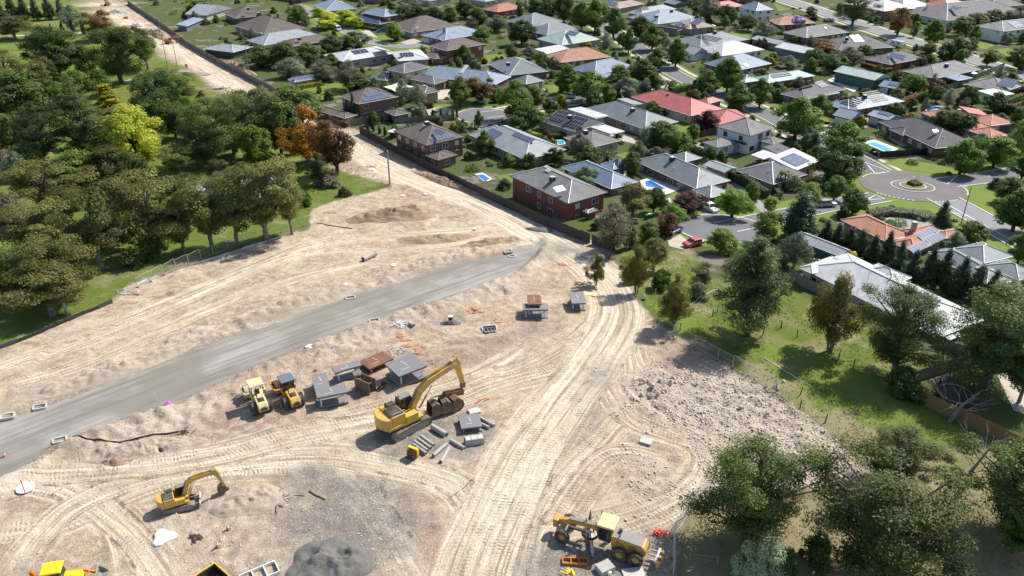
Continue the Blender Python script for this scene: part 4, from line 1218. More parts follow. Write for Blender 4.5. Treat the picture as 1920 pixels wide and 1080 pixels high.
h_('terracotta tiled house with solar wing in front of the roundabout', [('13', (520, 572, 882, 728, 1095, 690), 2.9, 'h', 22), ('13', (923, 740, 1100, 805, 1340, 705), 2.9, 'h', 22), ('13', (1018, 642, 1090, 692, 1245, 622), 2.9, 'h', 22), ('13', (1273, 658, 1332, 704, 1428, 656), 2.8, 'h', 22)],
   'tile_terra', 'brick_tan', solar=[('13', 1215, 690, 2, 6), ('13', 1140, 775, 1, 6)], chim=[('13', 1100, 640)])
h_('grey shed with green end behind the cypress row', [('13', (228, 690, 545, 845, 620, 795), 2.8, 'G', 20)], 'roof_pale', 'wall_green', cat='shed', name='shed', win=False)
h_('very long grey metal-roofed house behind the paddock gums', [('f', (1500, 501, 1757, 633, 1850, 598), 3.0, 'h', 20), ('13', (700, 950, 945, 1060, 1066, 995), 3.4, 'h', 26), ('13', (240, 925, 330, 970, 560, 880), 3.3, 'h', 24), ('23', (1225, 345, 1310, 402, 1440, 330), 2.6, 'f', 3, 'roof_white')], 'roof_white', 'brick_cream')
h_('grey metal-roofed house at the right edge below the roundabout', [('13', (1395, 782, 1620, 892, 1832, 835), 2.9, 'h', 22), ('13', (1320, 800, 1640, 1060, 1790, 1000), 2.9, 'h', 22), ('13', (1640, 905, 1880, 1020, 2020, 965), 2.9, 'h', 22)], 'roof_greengrey', 'brick_cream', sky=[('13', 1600, 925)])
h_('white weatherboard house at the left edge among trees', [('10', (-130, 118, 15, 192, 142, 108), 3.2, 'h', 28)], 'roof_white', 'render_white')
h_('white-roofed farmhouse hidden behind the gum trees', [('f', (342, 357, 420, 392, 552, 352), 3.2, 'h', 20)], 'roof_white', 'render_white')
h_('small dark gabled shed under the gums', [('10', (700, 592, 765, 628, 845, 560), 2.4, 'G', 30)], 'roof_char', 'wall_green', cat='shed', name='shed', win=False)
h_('cream garden shed with solar roof behind the yellow hedge', [('01', (232, 597, 290, 616, 445, 592), 2.5, 'h', 18)], 'roof_grey', 'brick_cream', cat='shed', name='shed', solar=[('01', 350, 580, 1, 8)])
h_('tiny grey timber cubby house on the back lawn', [('01', (548, 570, 580, 583, 625, 568), 2.0, 'G', 32)], 'tile_grey', 'timber_grey', cat='cubby house', name='cubby_house', win=False)
h_('tan house with grey hipped roof and two solar blocks above the fruit garden', [('f', (885, 250, 985, 299, 1060, 279), 2.9, 'h', 22), ('f', (900, 243, 930, 256, 962, 246), 2.8, 'h', 22)], 'roof_pale', 'brick_tan', solar=[('02', 90, 1030, 1, 8), ('01', 1780, 1005, 2, 5)])
# far roofs beyond the frame's upper edge
for i, (x, y, r_, w_, lab) in enumerate([(700, -14, 'tile_terra', 'brick_red', 'red roof just beyond the top edge, left of centre'), (800, -10, 'roof_grey', 'brick_cream', 'grey roof just beyond the top edge, left of centre'),
        (905, -9, 'roof_pale', 'brick_cream', 'pale roof beyond the dark hedge trees at the top edge'), (1290, -12, 'tile_brown', 'brick_brown', 'brown roof at the top edge behind the pinkish tiled house'),
        (1395, -14, 'roof_red', 'brick_red', 'red roof at the top edge near the inner street end'), (1690, 4, 'roof_pale', 'brick_cream', 'pale roof at the top edge beyond the brick house'),
        (1770, 5, 'roof_red', 'brick_red', 'red-walled house at the top edge beyond the main road'), (1860, 2, 'tile_mid', 'brick_brown', 'dark roof at the top right corner'), (1800, -22, 'roof_grey', 'brick_cream', 'grey roof past the top right edge'),
        (1000, -22, 'tile_grey', 'brick_cream', 'grey tiled roof past the top centre edge'), (560, -16, 'tile_brown', 'brick_brown', 'brown roof past the top edge near the yellow trees'), (1180, -20, 'roof_lightblue', 'brick_cream', 'blue roof past the top edge beyond the tall street trees')]):
    h_(lab, [('f', (x - 32, y + 2, x + 5, y + 12, x + 36, y + 3), 2.9, 'h', 22)], r_, w_)
# garden pavilion
def pavilion():
    g = GP(*K('12', 787, 215), -8.5)
    g.z = zf(g.x, g.y)
    root = empty('garden_pavilion', g, 0, 'octagonal garden pavilion with dark blue pointed roof beside the pool', 'pavilion')
    n = 8
    vs = [(3.0 * math.cos(2 * math.pi * k / n), 3.0 * math.sin(2 * math.pi * k / n), 2.5) for k in range(n)] + [(0, 0, 4.9)]
    put('roof', uvmesh('roof', vs, [((k, (k + 1) % n, n), [(-1.1, 0), (1.1, 0), (0, 3.6)]) for k in range(n)] + [(tuple(range(n - 1, -1, -1)), None)], 'roof_navy'), root)
    for k in range(n):
        a = 2 * math.pi * k / n
        MB().box((0, 0, 1.25), (.12, .12, 2.5)).build('post', 'trim_white', root, (2.7 * math.cos(a), 2.7 * math.sin(a), 0))
    MB().tube((0, 0, 0), (0, 0, .12), 2.8, 2.8, 8).build('floor', 'concrete', root)
pavilion()
# ------------------------------------------------------------------ streets, kerbs, lawns
STREETS = [
    ([(1648, 322), (1600, 296), (1545, 272), (1500, 250), (1440, 217), (1370, 188), (1290, 152), (1250, 130), (1215, 105), (1195, 88), (1165, 70), (1120, 45), (1080, 20)], 7.0, 'asphalt'),
    ([(1245, 149), (1197, 163), (1137, 176), (1080, 186), (1020, 196), (960, 209), (905, 217)], 6.5, 'asphalt'),
    ([(1650, 370), (1600, 379), (1547, 388), (1490, 400), (1430, 412), (1360, 427)], 6.5, 'asphalt'),
    ([(1772, 343), (1830, 336), (1900, 325), (2020, 303)], 7.0, 'asphalt'),
    ([(1768, 372), (1812, 396), (1870, 428), (1980, 490)], 7.5, 'asphalt_pale'),
    ([(1380, -28), (1430, -12), (1500, 9), (1560, 29), (1660, 63), (1780, 99), (1920, 143), (2040, 180)], 8.5, 'asphalt_pale'),
    ([(560, 10), (600, 34), (640, 54), (700, 80), (760, 87), (810, 82)], 6.0, 'asphalt_pale'),
]
for i, (pl, wd, mt) in enumerate(STREETS):
    ln = W(smooth(pl, 5))
    ribbon('verge', ln, wd + 9, .015 + .003 * i, 'lawn_dry' if i in (0, 5) else 'lawn', True)
    ribbon('road', ln, wd, .065 + .004 * i, mt, True)
    for s in (-1, 1):
        ribbon('kerb', ln, .45, .055 + .002 * i, 'concrete', True, .10, off=s * (wd / 2 + .2))
        if i in (0, 1, 5):
            ribbon('footpath', ln, 1.3, .045 + .002 * i, 'concrete', True, off=s * (wd / 2 + 2.6))
def disc(cx, cy, r, n=40):
    c = G(cx, cy) if cy is not None else cx
    return [(c.x + r * math.cos(2 * math.pi * k / n), c.y + r * math.sin(2 * math.pi * k / n)) for k in range(n)]
RC = G(1711, 350)
sheet('verge', disc(RC, None, 19), .012, 'lawn', True)
sheet('road', disc(RC, None, 12.4), .105, 'asphalt_red', True)
for (cx, cy, r) in ((905, 217, 8.2), (1352, 428, 9.2)):
    sheet('verge', disc(cx, cy, r + 3.5), .010, 'lawn', True)
    sheet('road', disc(cx, cy, r), .098, 'asphalt', True)
    d = disc(cx, cy, r + .2)
    ribbon('kerb', d + [d[0]], .45, .05, 'concrete', True, .09)
island = disc(RC, None, 4.9)
ribbon('kerb', island + [island[0]], .3, .11, 'concrete', True, .1)
sheet('traffic_island', disc(RC, None, 4.7), .19, 'asphalt_red', True)
d = disc(RC, None, 3.0)
ribbon('kerb', d + [d[0]], .35, .19, 'concrete', True, .15)
sheet('garden_bed', disc(RC, None, 2.9), .30, 'lawn_dry', True)
# painted markings of the roundabout
k0 = 0
for a0, a1 in ((R(205), R(250)), (R(100), R(140)), (R(-35), R(5)), (R(265), R(300))):
    n = 9
    for k in range(n):
        a, b = a0 + (a1 - a0) * k / n, a0 + (a1 - a0) * (k + .55) / n
        pts = [(RC.x + 12.2 * math.cos(t), RC.y + 12.2 * math.sin(t)) for t in (a, (a + b) / 2, b)]
        ribbon('road_marking', pts, .35, .118, 'trim_white', True)
for tri in ([(1622, 305), (1642, 327), (1668, 322), (1622, 305)], [(1625, 376), (1641, 366), (1658, 373), (1625, 376)], [(1795, 330), (1776, 346), (1752, 336), (1795, 330)], [(1783, 388), (1815, 406), (1840, 420)],
            [(1781, 388), (1776, 397), (1815, 406)], [(1840, 420), (1880, 442), (1930, 468)]):
    ribbon('road_marking', tri, .25, .121, 'trim_white')
LAWNS = [[(1690, 297), (1750, 308), (1795, 318), (1760, 326), (1700, 319), (1655, 306)], [(1820, 365), (1850, 363), (1853, 398), (1838, 402), (1822, 390), (1815, 378)], [(1592, 320), (1608, 322), (1622, 338), (1612, 356), (1595, 358)],
         [(1275, 392), (1318, 390), (1322, 407), (1285, 410)], [(1380, 385), (1437, 378), (1450, 404), (1385, 410)], [(562, 172), (595, 152), (640, 152), (660, 170), (650, 180), (610, 188), (570, 182)],
         [(812, 197), (890, 191), (880, 203), (820, 210)], [(990, 243), (1020, 241), (1045, 258), (1010, 260)], [(1262, 230), (1300, 235), (1297, 250), (1268, 247)], [(1366, 60), (1395, 57), (1414, 70), (1385, 77)],
         [(1522, 219), (1552, 221), (1560, 236), (1540, 243), (1520, 232)], [(1802, 72), (1832, 71), (1866, 85), (1848, 93), (1800, 86)], [(1798, 107), (1832, 108), (1846, 122), (1825, 128), (1793, 116)],
         [(1865, 93), (1890, 90), (1912, 100), (1892, 108)], [(1020, 160), (1062, 158), (1090, 168), (1030, 178)], [(1180, 145), (1230, 143), (1245, 152), (1190, 158)], [(694, 68), (722, 66), (738, 72), (705, 77)],
         [(1155, 290), (1180, 284), (1200, 296), (1170, 300)], [(930, 330), (960, 325), (975, 340), (945, 345)], [(1310, 150), (1370, 170), (1400, 190), (1380, 192), (1320, 165)], [(1440, 190), (1480, 195), (1500, 215), (1470, 212)],
         [(1240, 375), (1268, 360), (1275, 370), (1245, 380)], [(1450, 5), (1480, 18), (1460, 22)], [(900, 105), (940, 100), (955, 112), (910, 118)], [(800, 122), (825, 120), (830, 130), (802, 132)], [(1545, 230), (1555, 228), (1560, 236), (1550, 238)]]
for p in LAWNS:
    sheet('lawn', p, .052, 'lawn')
for p, mt in (([(817, 170), (850, 167), (858, 182), (822, 187)], 'driveway_tan'), ([(1530, 240), (1556, 232), (1572, 241), (1546, 253)], 'driveway_tan'), ([(1648, 411), (1680, 406), (1730, 411), (1748, 422), (1700, 432), (1660, 427)], 'driveway_grey'),
              ([(1252, 452), (1275, 440), (1302, 461), (1288, 470), (1255, 462)], 'driveway_tan'), ([(1308, 385), (1330, 378), (1352, 405), (1330, 412)], 'driveway_grey'), ([(1372, 342), (1390, 350), (1450, 395), (1430, 400)], 'driveway_grey'),
              ([(780, 205), (830, 200), (870, 212), (800, 216)], 'paving'), ([(1000, 172), (1020, 165), (1030, 178), (1012, 186)], 'driveway_tan'), ([(880, 235), (920, 228), (950, 245), (890, 243)], 'paving'), ([(1640, 230), (1690, 250), (1720, 270), (1690, 275), (1650, 250)], 'paving'),
              ([(1150, 245), (1200, 258), (1190, 270), (1140, 258)], 'paving'), ([(1300, 270), (1340, 262), (1400, 285), (1340, 292)], 'paving'), ([(1870, 705), (1920, 690), (1960, 790), (1900, 770)], 'driveway_tan'), ([(670, 62), (690, 55), (708, 70), (690, 76)], 'driveway_tan'),
              ([(1590, 215), (1640, 225), (1625, 240), (1585, 232)], 'driveway_grey'), ([(1775, 80), (1800, 72), (1815, 70), (1790, 88)], 'driveway_tan'), ([(1480, 220), (1500, 205), (1515, 225), (1498, 238)], 'driveway_tan'), ([(750, 80), (775, 72), (790, 78), (770, 86)], 'paving'),
              ([(1195, 325), (1225, 322), (1290, 350), (1240, 368)], 'pool_tile')):
    sheet('driveway' if 'drive' in mt else 'paving', p, .056, mt)
# track beside the paddock at the upper left and its gravel paths
ribbon('path', [(-40, 70), (60, 66), (150, 62), (200, 58)], 3, .05, 'driveway_tan')
ribbon('path', [(230, 155), (262, 145), (300, 135), (350, 133), (392, 140)], 3, .05, 'driveway_grey')
sheet('lawn', [(-20, 45), (120, 38), (118, 62), (-20, 72)], .045, 'lawn_dry')
sheet('lawn', [(0, 78), (60, 72), (80, 95), (0, 105)], .04, 'lawn')
sheet('lawn', [(-30, 420), (35, 412), (42, 470), (-30, 490)], .3, 'lawn')

# ------------------------------------------------------------------ pools
def pool(label, code, water_, cop, mt):
    cw = [GP(*K(code, cop[i], cop[i + 1]), G(*K(code, cop[0], cop[1])).z) for i in range(0, len(cop), 2)]
    cx, cy = sum(p.x for p in cw) / len(cw), sum(p.y for p in cw) / len(cw)
    z = zf(cx, cy)
    root = empty('swimming_pool', (cx, cy, z), 0, label, 'swimming pool')
    def poly(nm, c, z0, z1, m):
        ps = [G(*K(code, c[i], c[i + 1])) for i in range(0, len(c), 2)]
        n = len(ps)
        vs = [(p.x - cx, p.y - cy, z0) for p in ps] + [(p.x - cx, p.y - cy, z1) for p in ps]
        a = tuple(range(n, 2 * n))
        MB().add(vs, [a] + [(k, (k + 1) % n, n + (k + 1) % n, n + k) for k in range(n)]).build(nm, m, root)
    poly('surround', cop, -.6, .17, 'pool_tile')
    poly('water', water_, -.5, .20, mt)
pool('turquoise lap pool in front of the green shed', 's', (465, 302, 500, 295, 745, 368, 700, 386), (425, 305, 500, 278, 795, 388, 720, 442), 'pool_water')
pool('pale blue pool behind the black fence by the roundabout', '13', (740, -5, 800, -9, 935, 45, 885, 60), (700, -10, 800, -30, 980, 40, 905, 75), 'pool_water')
pool('dark blue pool beside the terracotta house', 't', (430, 614, 560, 602, 650, 613, 480, 652), (400, 612, 560, 592, 690, 612, 480, 668), 'pool_deep')
pool('deep blue L-shaped pool between the blue-roofed and long brick houses', '12', (1000, 290, 1040, 284, 1168, 345, 1150, 362, 1062, 326, 1006, 322), (960, 285, 1040, 262, 1200, 345, 1150, 380, 1040, 345, 975, 340), 'pool_deep')
pool('small blue pool just inside the dark boundary fence', '11', (1655, 240, 1700, 235, 1752, 262, 1720, 278), (1640, 232, 1700, 222, 1775, 262, 1722, 288), 'pool_deep')
pool('little covered plunge pool below the charcoal tiled house', 'q', (150, 870, 215, 864, 232, 900, 165, 908), (140, 862, 220, 855, 245, 905, 155, 918), 'pool_water')

# ------------------------------------------------------------------ fences
def runs(pts, bay):
    """cut a photo polyline into bays on the ground"""
    w = [G(*p) for p in pts]
    out = []
    for a, b in zip(w[:-1], w[1:]):
        L = (b - a).to_2d().length
        n = max(1, round(L / bay))
        for k in range(n):
            p, q = a.lerp(b, k / n), a.lerp(b, (k + 1) / n)
            out.append((p.to_2d(), q.to_2d()))
    return out
def fence(label, pts, hgt, mat, bay=2.4, post='timber_grey', name='fence', cap=None, plinth=True):
    rs = runs(pts, bay)
    o0 = rs[0][0]
    z0 = gz(o0.x, o0.y)
    root = empty(name, (o0.x, o0.y, z0), 0, label, 'fence')
    for p, q in rs:
        d = q - p
        z = min(gz(p.x, p.y), gz(q.x, q.y), gz(*((p + q) / 2)))
        rz = math.atan2(d.y, d.x)
        m = (p + q) / 2 - o0
        key = 'fp_%s_%.1f_%.1f' % (mat, d.length, hgt)
        if key not in UNIT:
            b = MB()
            n = max(3, int(d.length / .2))
            for k in range(n):          # palings, every second one proud
                b.box(((k + .5) / n * d.length - d.length / 2, (k % 2) * .022, hgt / 2), (d.length / n, .02, hgt + (k % 3) * .012))
            UNIT[key] = b.mesh('fence_panel', mat)
        put('fence_panel', UNIT[key], root, (m.x, m.y, z - z0 + .08), (0, 0, rz))
        put('post', unit_box('fpost%s%.1f' % (post, hgt), (.11, .11, hgt + .3), post), root, (p.x - o0.x, p.y - o0.y, z - z0 + hgt / 2 + .05), (0, 0, rz))
        if plinth:
            put('plinth', unit_box('plinth%.1f' % d.length, (d.length - .12, .06, .22), 'timber_grey'), root, (m.x + math.sin(rz) * .05, m.y - math.cos(rz) * .05, z - z0 + .05), (0, 0, rz))
    return root
fence('weathered paling fence along the far dirt road', [(240, 8), (300, 48), (350, 85), (420, 125), (480, 156), (560, 197), (640, 238)], 2.0, 'timber_grey')
fence('dark stepped boundary fence between dirt road and brick houses', [(675, 251), (760, 297), (860, 347), (960, 393), (1040, 431), (1106, 455)], 2.2, 'boundary_fence', 2.6, 'boundary_fence')
fence('short dark fence end beyond the step, turning at the corner', [(1110, 457), (1149, 472), (1141, 490)], 2.0, 'boundary_fence', 2.6, 'boundary_fence')
fence('pale brown paling fence before the thin cypresses', [(650, 238), (690, 232), (735, 224)], 1.9, 'timber_grey')
fence('fresh tan timber fence at the lower right', [(1694, 742), (1770, 776), (1860, 818), (1935, 858)], 1.9, 'timber_new', 2.4, 'timber_new')
fence('grey timber fence behind the trampoline', [(1697, 722), (1750, 704), (1800, 689), (1872, 668)], 1.8, 'timber_grey')
fence('dark red fence beside the white two-storey house', [(1288, 266), (1350, 248)], 1.9, 'fence_red')
fence('dark red fence along the green-grey hipped house', [(1152, 234), (1200, 252), (1215, 262)], 1.8, 'fence_red')
fence('dark pool fence beside the long brick house', [(1198, 322), (1250, 343), (1296, 362)], 1.8, 'timber_grey')
fence('black fence round the pale blue pool', [(1600, 274), (1648, 297), (1700, 294), (1738, 290)], 1.9, 'black_sheet', 2.4, 'black_sheet', plinth=False)
fence('long diagonal paling fence between the two grey tiled houses', [(1760, 176), (1820, 152), (1882, 127)], 1.8, 'timber_grey')
fence('grey fence behind the back lawn at the inner street', [(1365, 62), (1395, 52), (1425, 44)], 1.8, 'timber_grey')
fence('paling fence behind the hedge of the charcoal house', [(990, 237), (1018, 231), (1035, 244)], 1.8, 'timber_grey')
fence('brown paling fence between the brown brick houses', [(740, 232), (800, 228), (850, 225)], 1.7, 'timber_grey')
fence('grey paling fence below the dark red brick house', [(795, 118), (830, 112), (880, 120), (902, 132)], 1.8, 'timber_grey')
fence('paling fence behind the green steel shed', [(1540, 142), (1565, 133)], 1.8, 'timber_grey')
fence('grey fence beside the covered lane', [(1468, 300), (1500, 316), (1515, 330)], 1.8, 'timber_grey')
fence('paling fence in front of the cypress row', [(1478, 520), (1510, 540), (1560, 562)], 1.8, 'timber_grey')
fence('timber yard fence below the long grey house', [(1752, 645), (1790, 662), (1810, 672)], 1.7, 'timber_grey')
def mesh_fence(label, pts, bay=3.3, hgt=2.1, feet=True):
    rs = runs(pts, bay)
    o0 = rs[0][0]
    z0 = gz(o0.x, o0.y)
    root = empty('temporary_fence', (o0.x, o0.y, z0), 0, label, 'fence')
    for i, (p, q) in enumerate(rs):
        d = q - p
        rz = math.atan2(d.y, d.x)
        m = (p + q) / 2 - o0
        z = gz(*((p + q) / 2)) - z0
        key = 'mf_%.1f' % d.length
        if key not in UNIT:
            L = d.length - .1
            b = MB()
            for s in (-1, 1):
                b.tube((s * L / 2, 0, .08), (s * L / 2, 0, hgt), .03, .03, 6)
                b.tube((-L / 2, 0, hgt if s > 0 else .16), (L / 2, 0, hgt if s > 0 else .16), .025, .025, 6)
            UNIT[key] = b.mesh('fence_frame', 'steel_galv')
            b = MB()
            for k in range(1, int(L / .16)):
                b.tube((-L / 2 + k * .16, 0, .16), (-L / 2 + k * .16, 0, hgt), .006, .006, 3, False)
            for k in range(1, 7):
                b.tube((-L / 2, 0, .16 + k * .28), (L / 2, 0, .16 + k * .28), .006, .006, 3, False)
            UNIT[key + 'w'] = b.mesh('wire_mesh', 'steel_galv')
        f = put('fence_frame', UNIT[key], root, (m.x, m.y, z), (0, 0, rz))
        put('wire_mesh', UNIT[key + 'w'], f)
        if feet:
            put('foot_block', unit_box('mfoot', (.2, .5, .12), 'steel_rust'), root, (p.x - o0.x, p.y - o0.y, gz(p.x, p.y) - z0 + .07), (0, 0, rz))
mesh_fence('wire mesh panels along the paddock edge', [(1226, 612), (1262, 632), (1302, 652), (1345, 675), (1402, 705), (1472, 748)])
mesh_fence('wire mesh panels below the gum trees at the left', [(258, 540), (330, 505), (400, 478), (482, 448)])
mesh_fence('short mesh panels at the end of the gum trees', [(505, 443), (548, 430), (588, 420)])
mesh_fence('mesh panels beside the grader', [(1262, 1085), (1262, 1010), (1290, 965), (1330, 930)])
mesh_fence('mesh panels in the rough grass by the dead branches', [(1440, 932), (1480, 925), (1535, 918)])
def silt(label, pts, mat, hgt):
    rs = runs(pts, 3.0)
    o0 = rs[0][0]
    root = empty('silt_fence', (o0.x, o0.y, gz(*o0)), 0, label, 'silt fence')
    for p, q in rs:
        d = q - p
        a, b = Vector((p.x, p.y, gz(*p))) - root.location, Vector((q.x, q.y, gz(*q))) - root.location
        n = Vector((-d.y, d.x, 0)).normalized() * .03
        lean = Vector((-d.y, d.x, 0)).normalized() * random.uniform(-.2, .2)
        U3 = Vector((0, 0, hgt)) + lean
        MB().add([a - n, b - n, b + n, a + n, a - n + U3, b - n + U3 * random.uniform(.8, 1.1), b + n + U3, a + n + U3], [(0, 1, 5, 4), (1, 2, 6, 5), (2, 3, 7, 6), (3, 0, 4, 7), (4, 5, 6, 7)]).build('cloth', mat, root)
        put('stake', unit_box('stake', (.05, .05, .9), 'timber_grey'), root, a + Vector((0, 0, .3)))
silt('sagging black silt fence below the grass at the left', [(-60, 680), (0, 656), (100, 614), (212, 568)], 'silt_cloth', .7)
silt('pale grey silt fence along the gum tree strip', [(232, 545), (325, 508), (480, 460), (505, 452), (560, 437)], 'steel_galv', .35)
for i, (x, y) in enumerate([(1455, 735), (1500, 766), (1547, 792), (1500, 740), (1600, 690), (1465, 615), (1495, 632), (1572, 672), (1430, 628), (1345, 585), (1365, 578)]):
    g = GS(x, y)
    tag(MB().tube((0, 0, -.1), (random.uniform(-.15, .15), random.uniform(-.15, .15), 1.35), .09, .075, 7).build('fence_post', 'bark_dark', None, g), 'old dark wooden fence post standing alone in the rough paddock', 'post', 'old posts in the paddock')
# rails in the paddock
def rails(label, pts):
    w = [GS(*p) for p in pts]
    root = empty('rail_fence', w[0], 0, label, 'fence')
    for p in w:
        MB().tube((0, 0, -.1), (0, 0, 1.3), .1, .09, 7).build('post', 'timber_grey', root, p - w[0])
    for a, b in zip(w[:-1], w[1:]):
        for z in (.55, 1.1):
            MB().tube(a - w[0] + Vector((0, 0, z)), b - w[0] + Vector((0, 0, z)), .05, .05, 6).build('rail', 'timber_grey', root)
rails('weathered timber rails under the dark pine', [(1336, 592), (1364, 583)])
rails('timber rails under the tree beside the grader', [(1292, 1052), (1345, 1060)])
rails('low rail fence in the upper left paddock', [(-5, 98), (40, 92)])
rails('old rail remains at the foot of the many-stemmed tree', [(1233, 604), (1262, 608), (1275, 620)])
# ------------------------------------------------------------------ poles
def pole(label, base, top_y, r=.14, mat='pole_wood', kind='pole', arm=None, name='power_pole'):
    g = GS(*base)
    h = 3.0
    for _ in range(40):
        e = PX((g.x, g.y, g.z + h))[1] - top_y
        h += e / (ppm(g) * .9)
    root = empty(name, g, 0, label, kind)
    MB().tube((0, 0, -.3), (0, 0, h), r, r * .72, 9).build('shaft', mat, root, smooth=False)
    if arm == 'cross':
        MB().box((0, 0, h - .5), (2.2, .12, .14)).build('crossarm', mat, root)
        for s in (-.95, -.35, .35, .95):
            MB().tube((s, 0, h - .42), (s, 0, h - .2), .05, .04, 6).build('insulator', 'trim_white', root)
    elif arm == 'lamp':
        a = MB().tube((0, 0, h - .1), (-1.3, -.5, h + .25), .05, .04, 6).build('arm', mat, root)
        MB().box((-1.55, -.6, h + .25), (.6, .25, .12)).build('lamp_head', 'cap_pale', a)
    else:
        MB().tube((0, 0, h), (0, 0, h + .06), r * .8, r * .6, 9).build('cap', 'cap_pale', root)
    return root
pole('tall bare grey pole at the bend of the dirt road', (731, 346), 283, .22)
pole('power pole at the far dirt road between the big tree and fence', (393, 96), 53, .14, arm='cross')
pole('power pole beside the boundary fence near the stacked soil', (467, 138), 86)
pole('leaning pole at the path beside the far dirt road', (332, 123), 80)
pole('pole among trees near the far path', (315, 130), 66)
pole('pole at the top of the far dirt road', (300, 55), 20)
pole('pole in the shade of the grey-leaved garden grove', (338, 255), 222)
pole('tall lamp pole in front of the terracotta house at the roundabout', (1801, 423), 350, .12, 'mach_grey', 'street lamp', 'lamp', 'street_lamp')
pole('lamp pole on the grass corner left of the roundabout', (1598, 357), 295, .10, 'mach_grey', 'street lamp', 'lamp', 'street_lamp')
pole('lamp post on the far right roundabout corner', (1858, 350), 331, .12, 'mach_grey', 'street lamp', 'lamp', 'street_lamp')
pole('thin lamp post above the roundabout island', (1719, 345), 332, .07, 'mach_grey', 'street lamp', 'lamp', 'street_lamp')
pole('lamp post before the pool fence', (1645, 303), 285, .09, 'mach_grey', 'street lamp', 'lamp', 'street_lamp')
pole('lamp pole on the main road verge', (1757, 88), 62, .1, 'mach_grey', 'street lamp', 'lamp', 'street_lamp')
pole('slim marker pole in the grass beside the many-stemmed tree', (1227, 573), 542, .06, 'steel_galv', 'pole', None, 'marker_pole')
pole('slim pole at the top left paddock', (107, 52), 32, .1)
pole('lamp pole under the main road gum', (1604, 47), 28, .1, 'mach_grey', 'street lamp', 'lamp', 'street_lamp')
# ------------------------------------------------------------------ vegetation
def unit_rand(r, n):
    v = r.normal(size=(n, 3))
    return v / np.linalg.norm(v, axis=1, keepdims=True)
def leaves(r, P, Nrm, size, ctint, narrow=.62):
    n = len(P)
    nr_ = Nrm + r.normal(size=(n, 3)) * .55
    nr_ /= np.linalg.norm(nr_, axis=1, keepdims=True) + 1e-9
    t = np.cross(nr_, unit_rand(r, n))
    t /= np.linalg.norm(t, axis=1, keepdims=True) + 1e-9
    b = np.cross(nr_, t)
    s = (size * r.uniform(.45, 1.0, n) ** 1.0 * np.where(r.random(n) < .12, 1.9, 1.25))[:, None]
    V = np.stack([P - t * s, P - b * s * narrow, P + t * s, P + b * s * narrow], 1).reshape(-1, 3)
    Fq = np.arange(4 * n).reshape(n, 4)
    tint = np.clip(.75 * ctint + .6 * r.random(n) - .15, 0, 1.25)
    return V, Fq, tint
SIZE = {}
def crown_proto(seed, mat, bark, prof, base, H, n_leaf, n_cl, cr, size, flat=.8, shell=.45, lobes=.35, up=.35, branches=.6, trunk=.3, lean=.0, narrow=.62, stems=1):
    """returns (crown mesh, trunk mesh): leaf clumps held on limbs"""
    r = np.random.default_rng(seed)
    ts, cs = [], []
    while len(cs) < n_cl:
        t = r.random()
        if r.random() > prof(t) / max(prof(x / 20) for x in range(21)) + .08:
            continue
        a = r.uniform(0, 2 * math.pi)
        lob = 1 + 1.25 * lobes * (math.sin(a * 2 + seed) * .5 + math.sin(a * 3 + 2.1 * seed + t * 4) * .5)
        rad = prof(t) * lob * (shell + (1 - shell) * r.random() ** .5) - cr * .45
        rad = max(rad, 0)
        cs.append((rad * math.cos(a) + lean * t, rad * math.sin(a), base + (H - base) * t))
        ts.append(t)
    C = np.array(cs)
    ct = r.random(n_cl)
    k = r.integers(0, n_cl, n_leaf)
    crs = cr * r.uniform(.65, 1.3, n_cl)
    D = unit_rand(r, n_leaf)
    P = C[k] + D * (crs[k] * r.random(n_leaf) ** .38)[:, None] * np.array([1, 1, flat])
    cen = np.array([lean * .5, 0, base + (H - base) * .45])
    Nn = D * .6 + np.array([0, 0, up]) + (P - cen) / (np.linalg.norm(P - cen, axis=1, keepdims=True) + .01) * .6
    V, Fq, ti = leaves(r, P, Nn, size, ct[k], narrow)
    cm = np_mesh('crown', V, Fq, mat, ti)
    SIZE[cm.name] = (2 * np.percentile(np.hypot(P[:, 0] - lean * .5, P[:, 1]), 97), np.percentile(P[:, 2], 99.5))
    b = MB()
    zt = base + (H - base) * .55
    for st in range(stems):
        off = Vector((0, 0, 0)) if stems == 1 else Vector((math.cos(st * 2.4), math.sin(st * 2.4), 0)) * .25
        pts = [Vector((0, 0, -.3)) + off]
        for i in range(1, 6):
            f = i / 5
            pts.append(off * (1 + f * 5) + Vector((lean * .5 * f + r.uniform(-.12, .12) * trunk * 3, r.uniform(-.12, .12) * trunk * 3, zt * f)))
        b.path(pts, [trunk * (1.25 - .8 * i / 5) / (1 if stems == 1 else 1.5) for i in range(6)], 8)
        for i in range(st, n_cl, stems):
            if r.random() < branches:
                c = Vector(C[i])
                j = int(np.clip(round((c.z - .9) / zt * 5 * .75), 1, 5))
                p0 = pts[j]
                m_ = p0.lerp(c, .5) + Vector((r.uniform(-.3, .3), r.uniform(-.3, .3), r.uniform(-.1, .5)))
                b.path([p0, m_, c], [trunk * .42, trunk * .27, trunk * .10], 5)
    return cm, b.mesh('trunk', bark)
def prof_round(t): return 4.0 * math.sqrt(max(0, 1 - (2 * t - .95) ** 2))
def prof_wide(t): return 4.0 * math.sqrt(max(0, 1 - (1.6 * t - .9) ** 2)) * (1 - .25 * t)
def prof_ovate(t): return 4.0 * (max(0, math.sin(math.pi * min(1, t * .93 + .07))) ** .7) * (1.15 - .6 * t)
def prof_cone(t): return 4.0 * (1 - t) ** .75 * min(1, .35 + t * 5)
def prof_col(t): return 4.0 * (max(0, math.sin(math.pi * (.08 + .9 * t))) ** .5) * (1.05 - .45 * t)
def prof_dome(t): return 4.0 * math.sqrt(max(0, 1 - t * t))
PROTO = {}
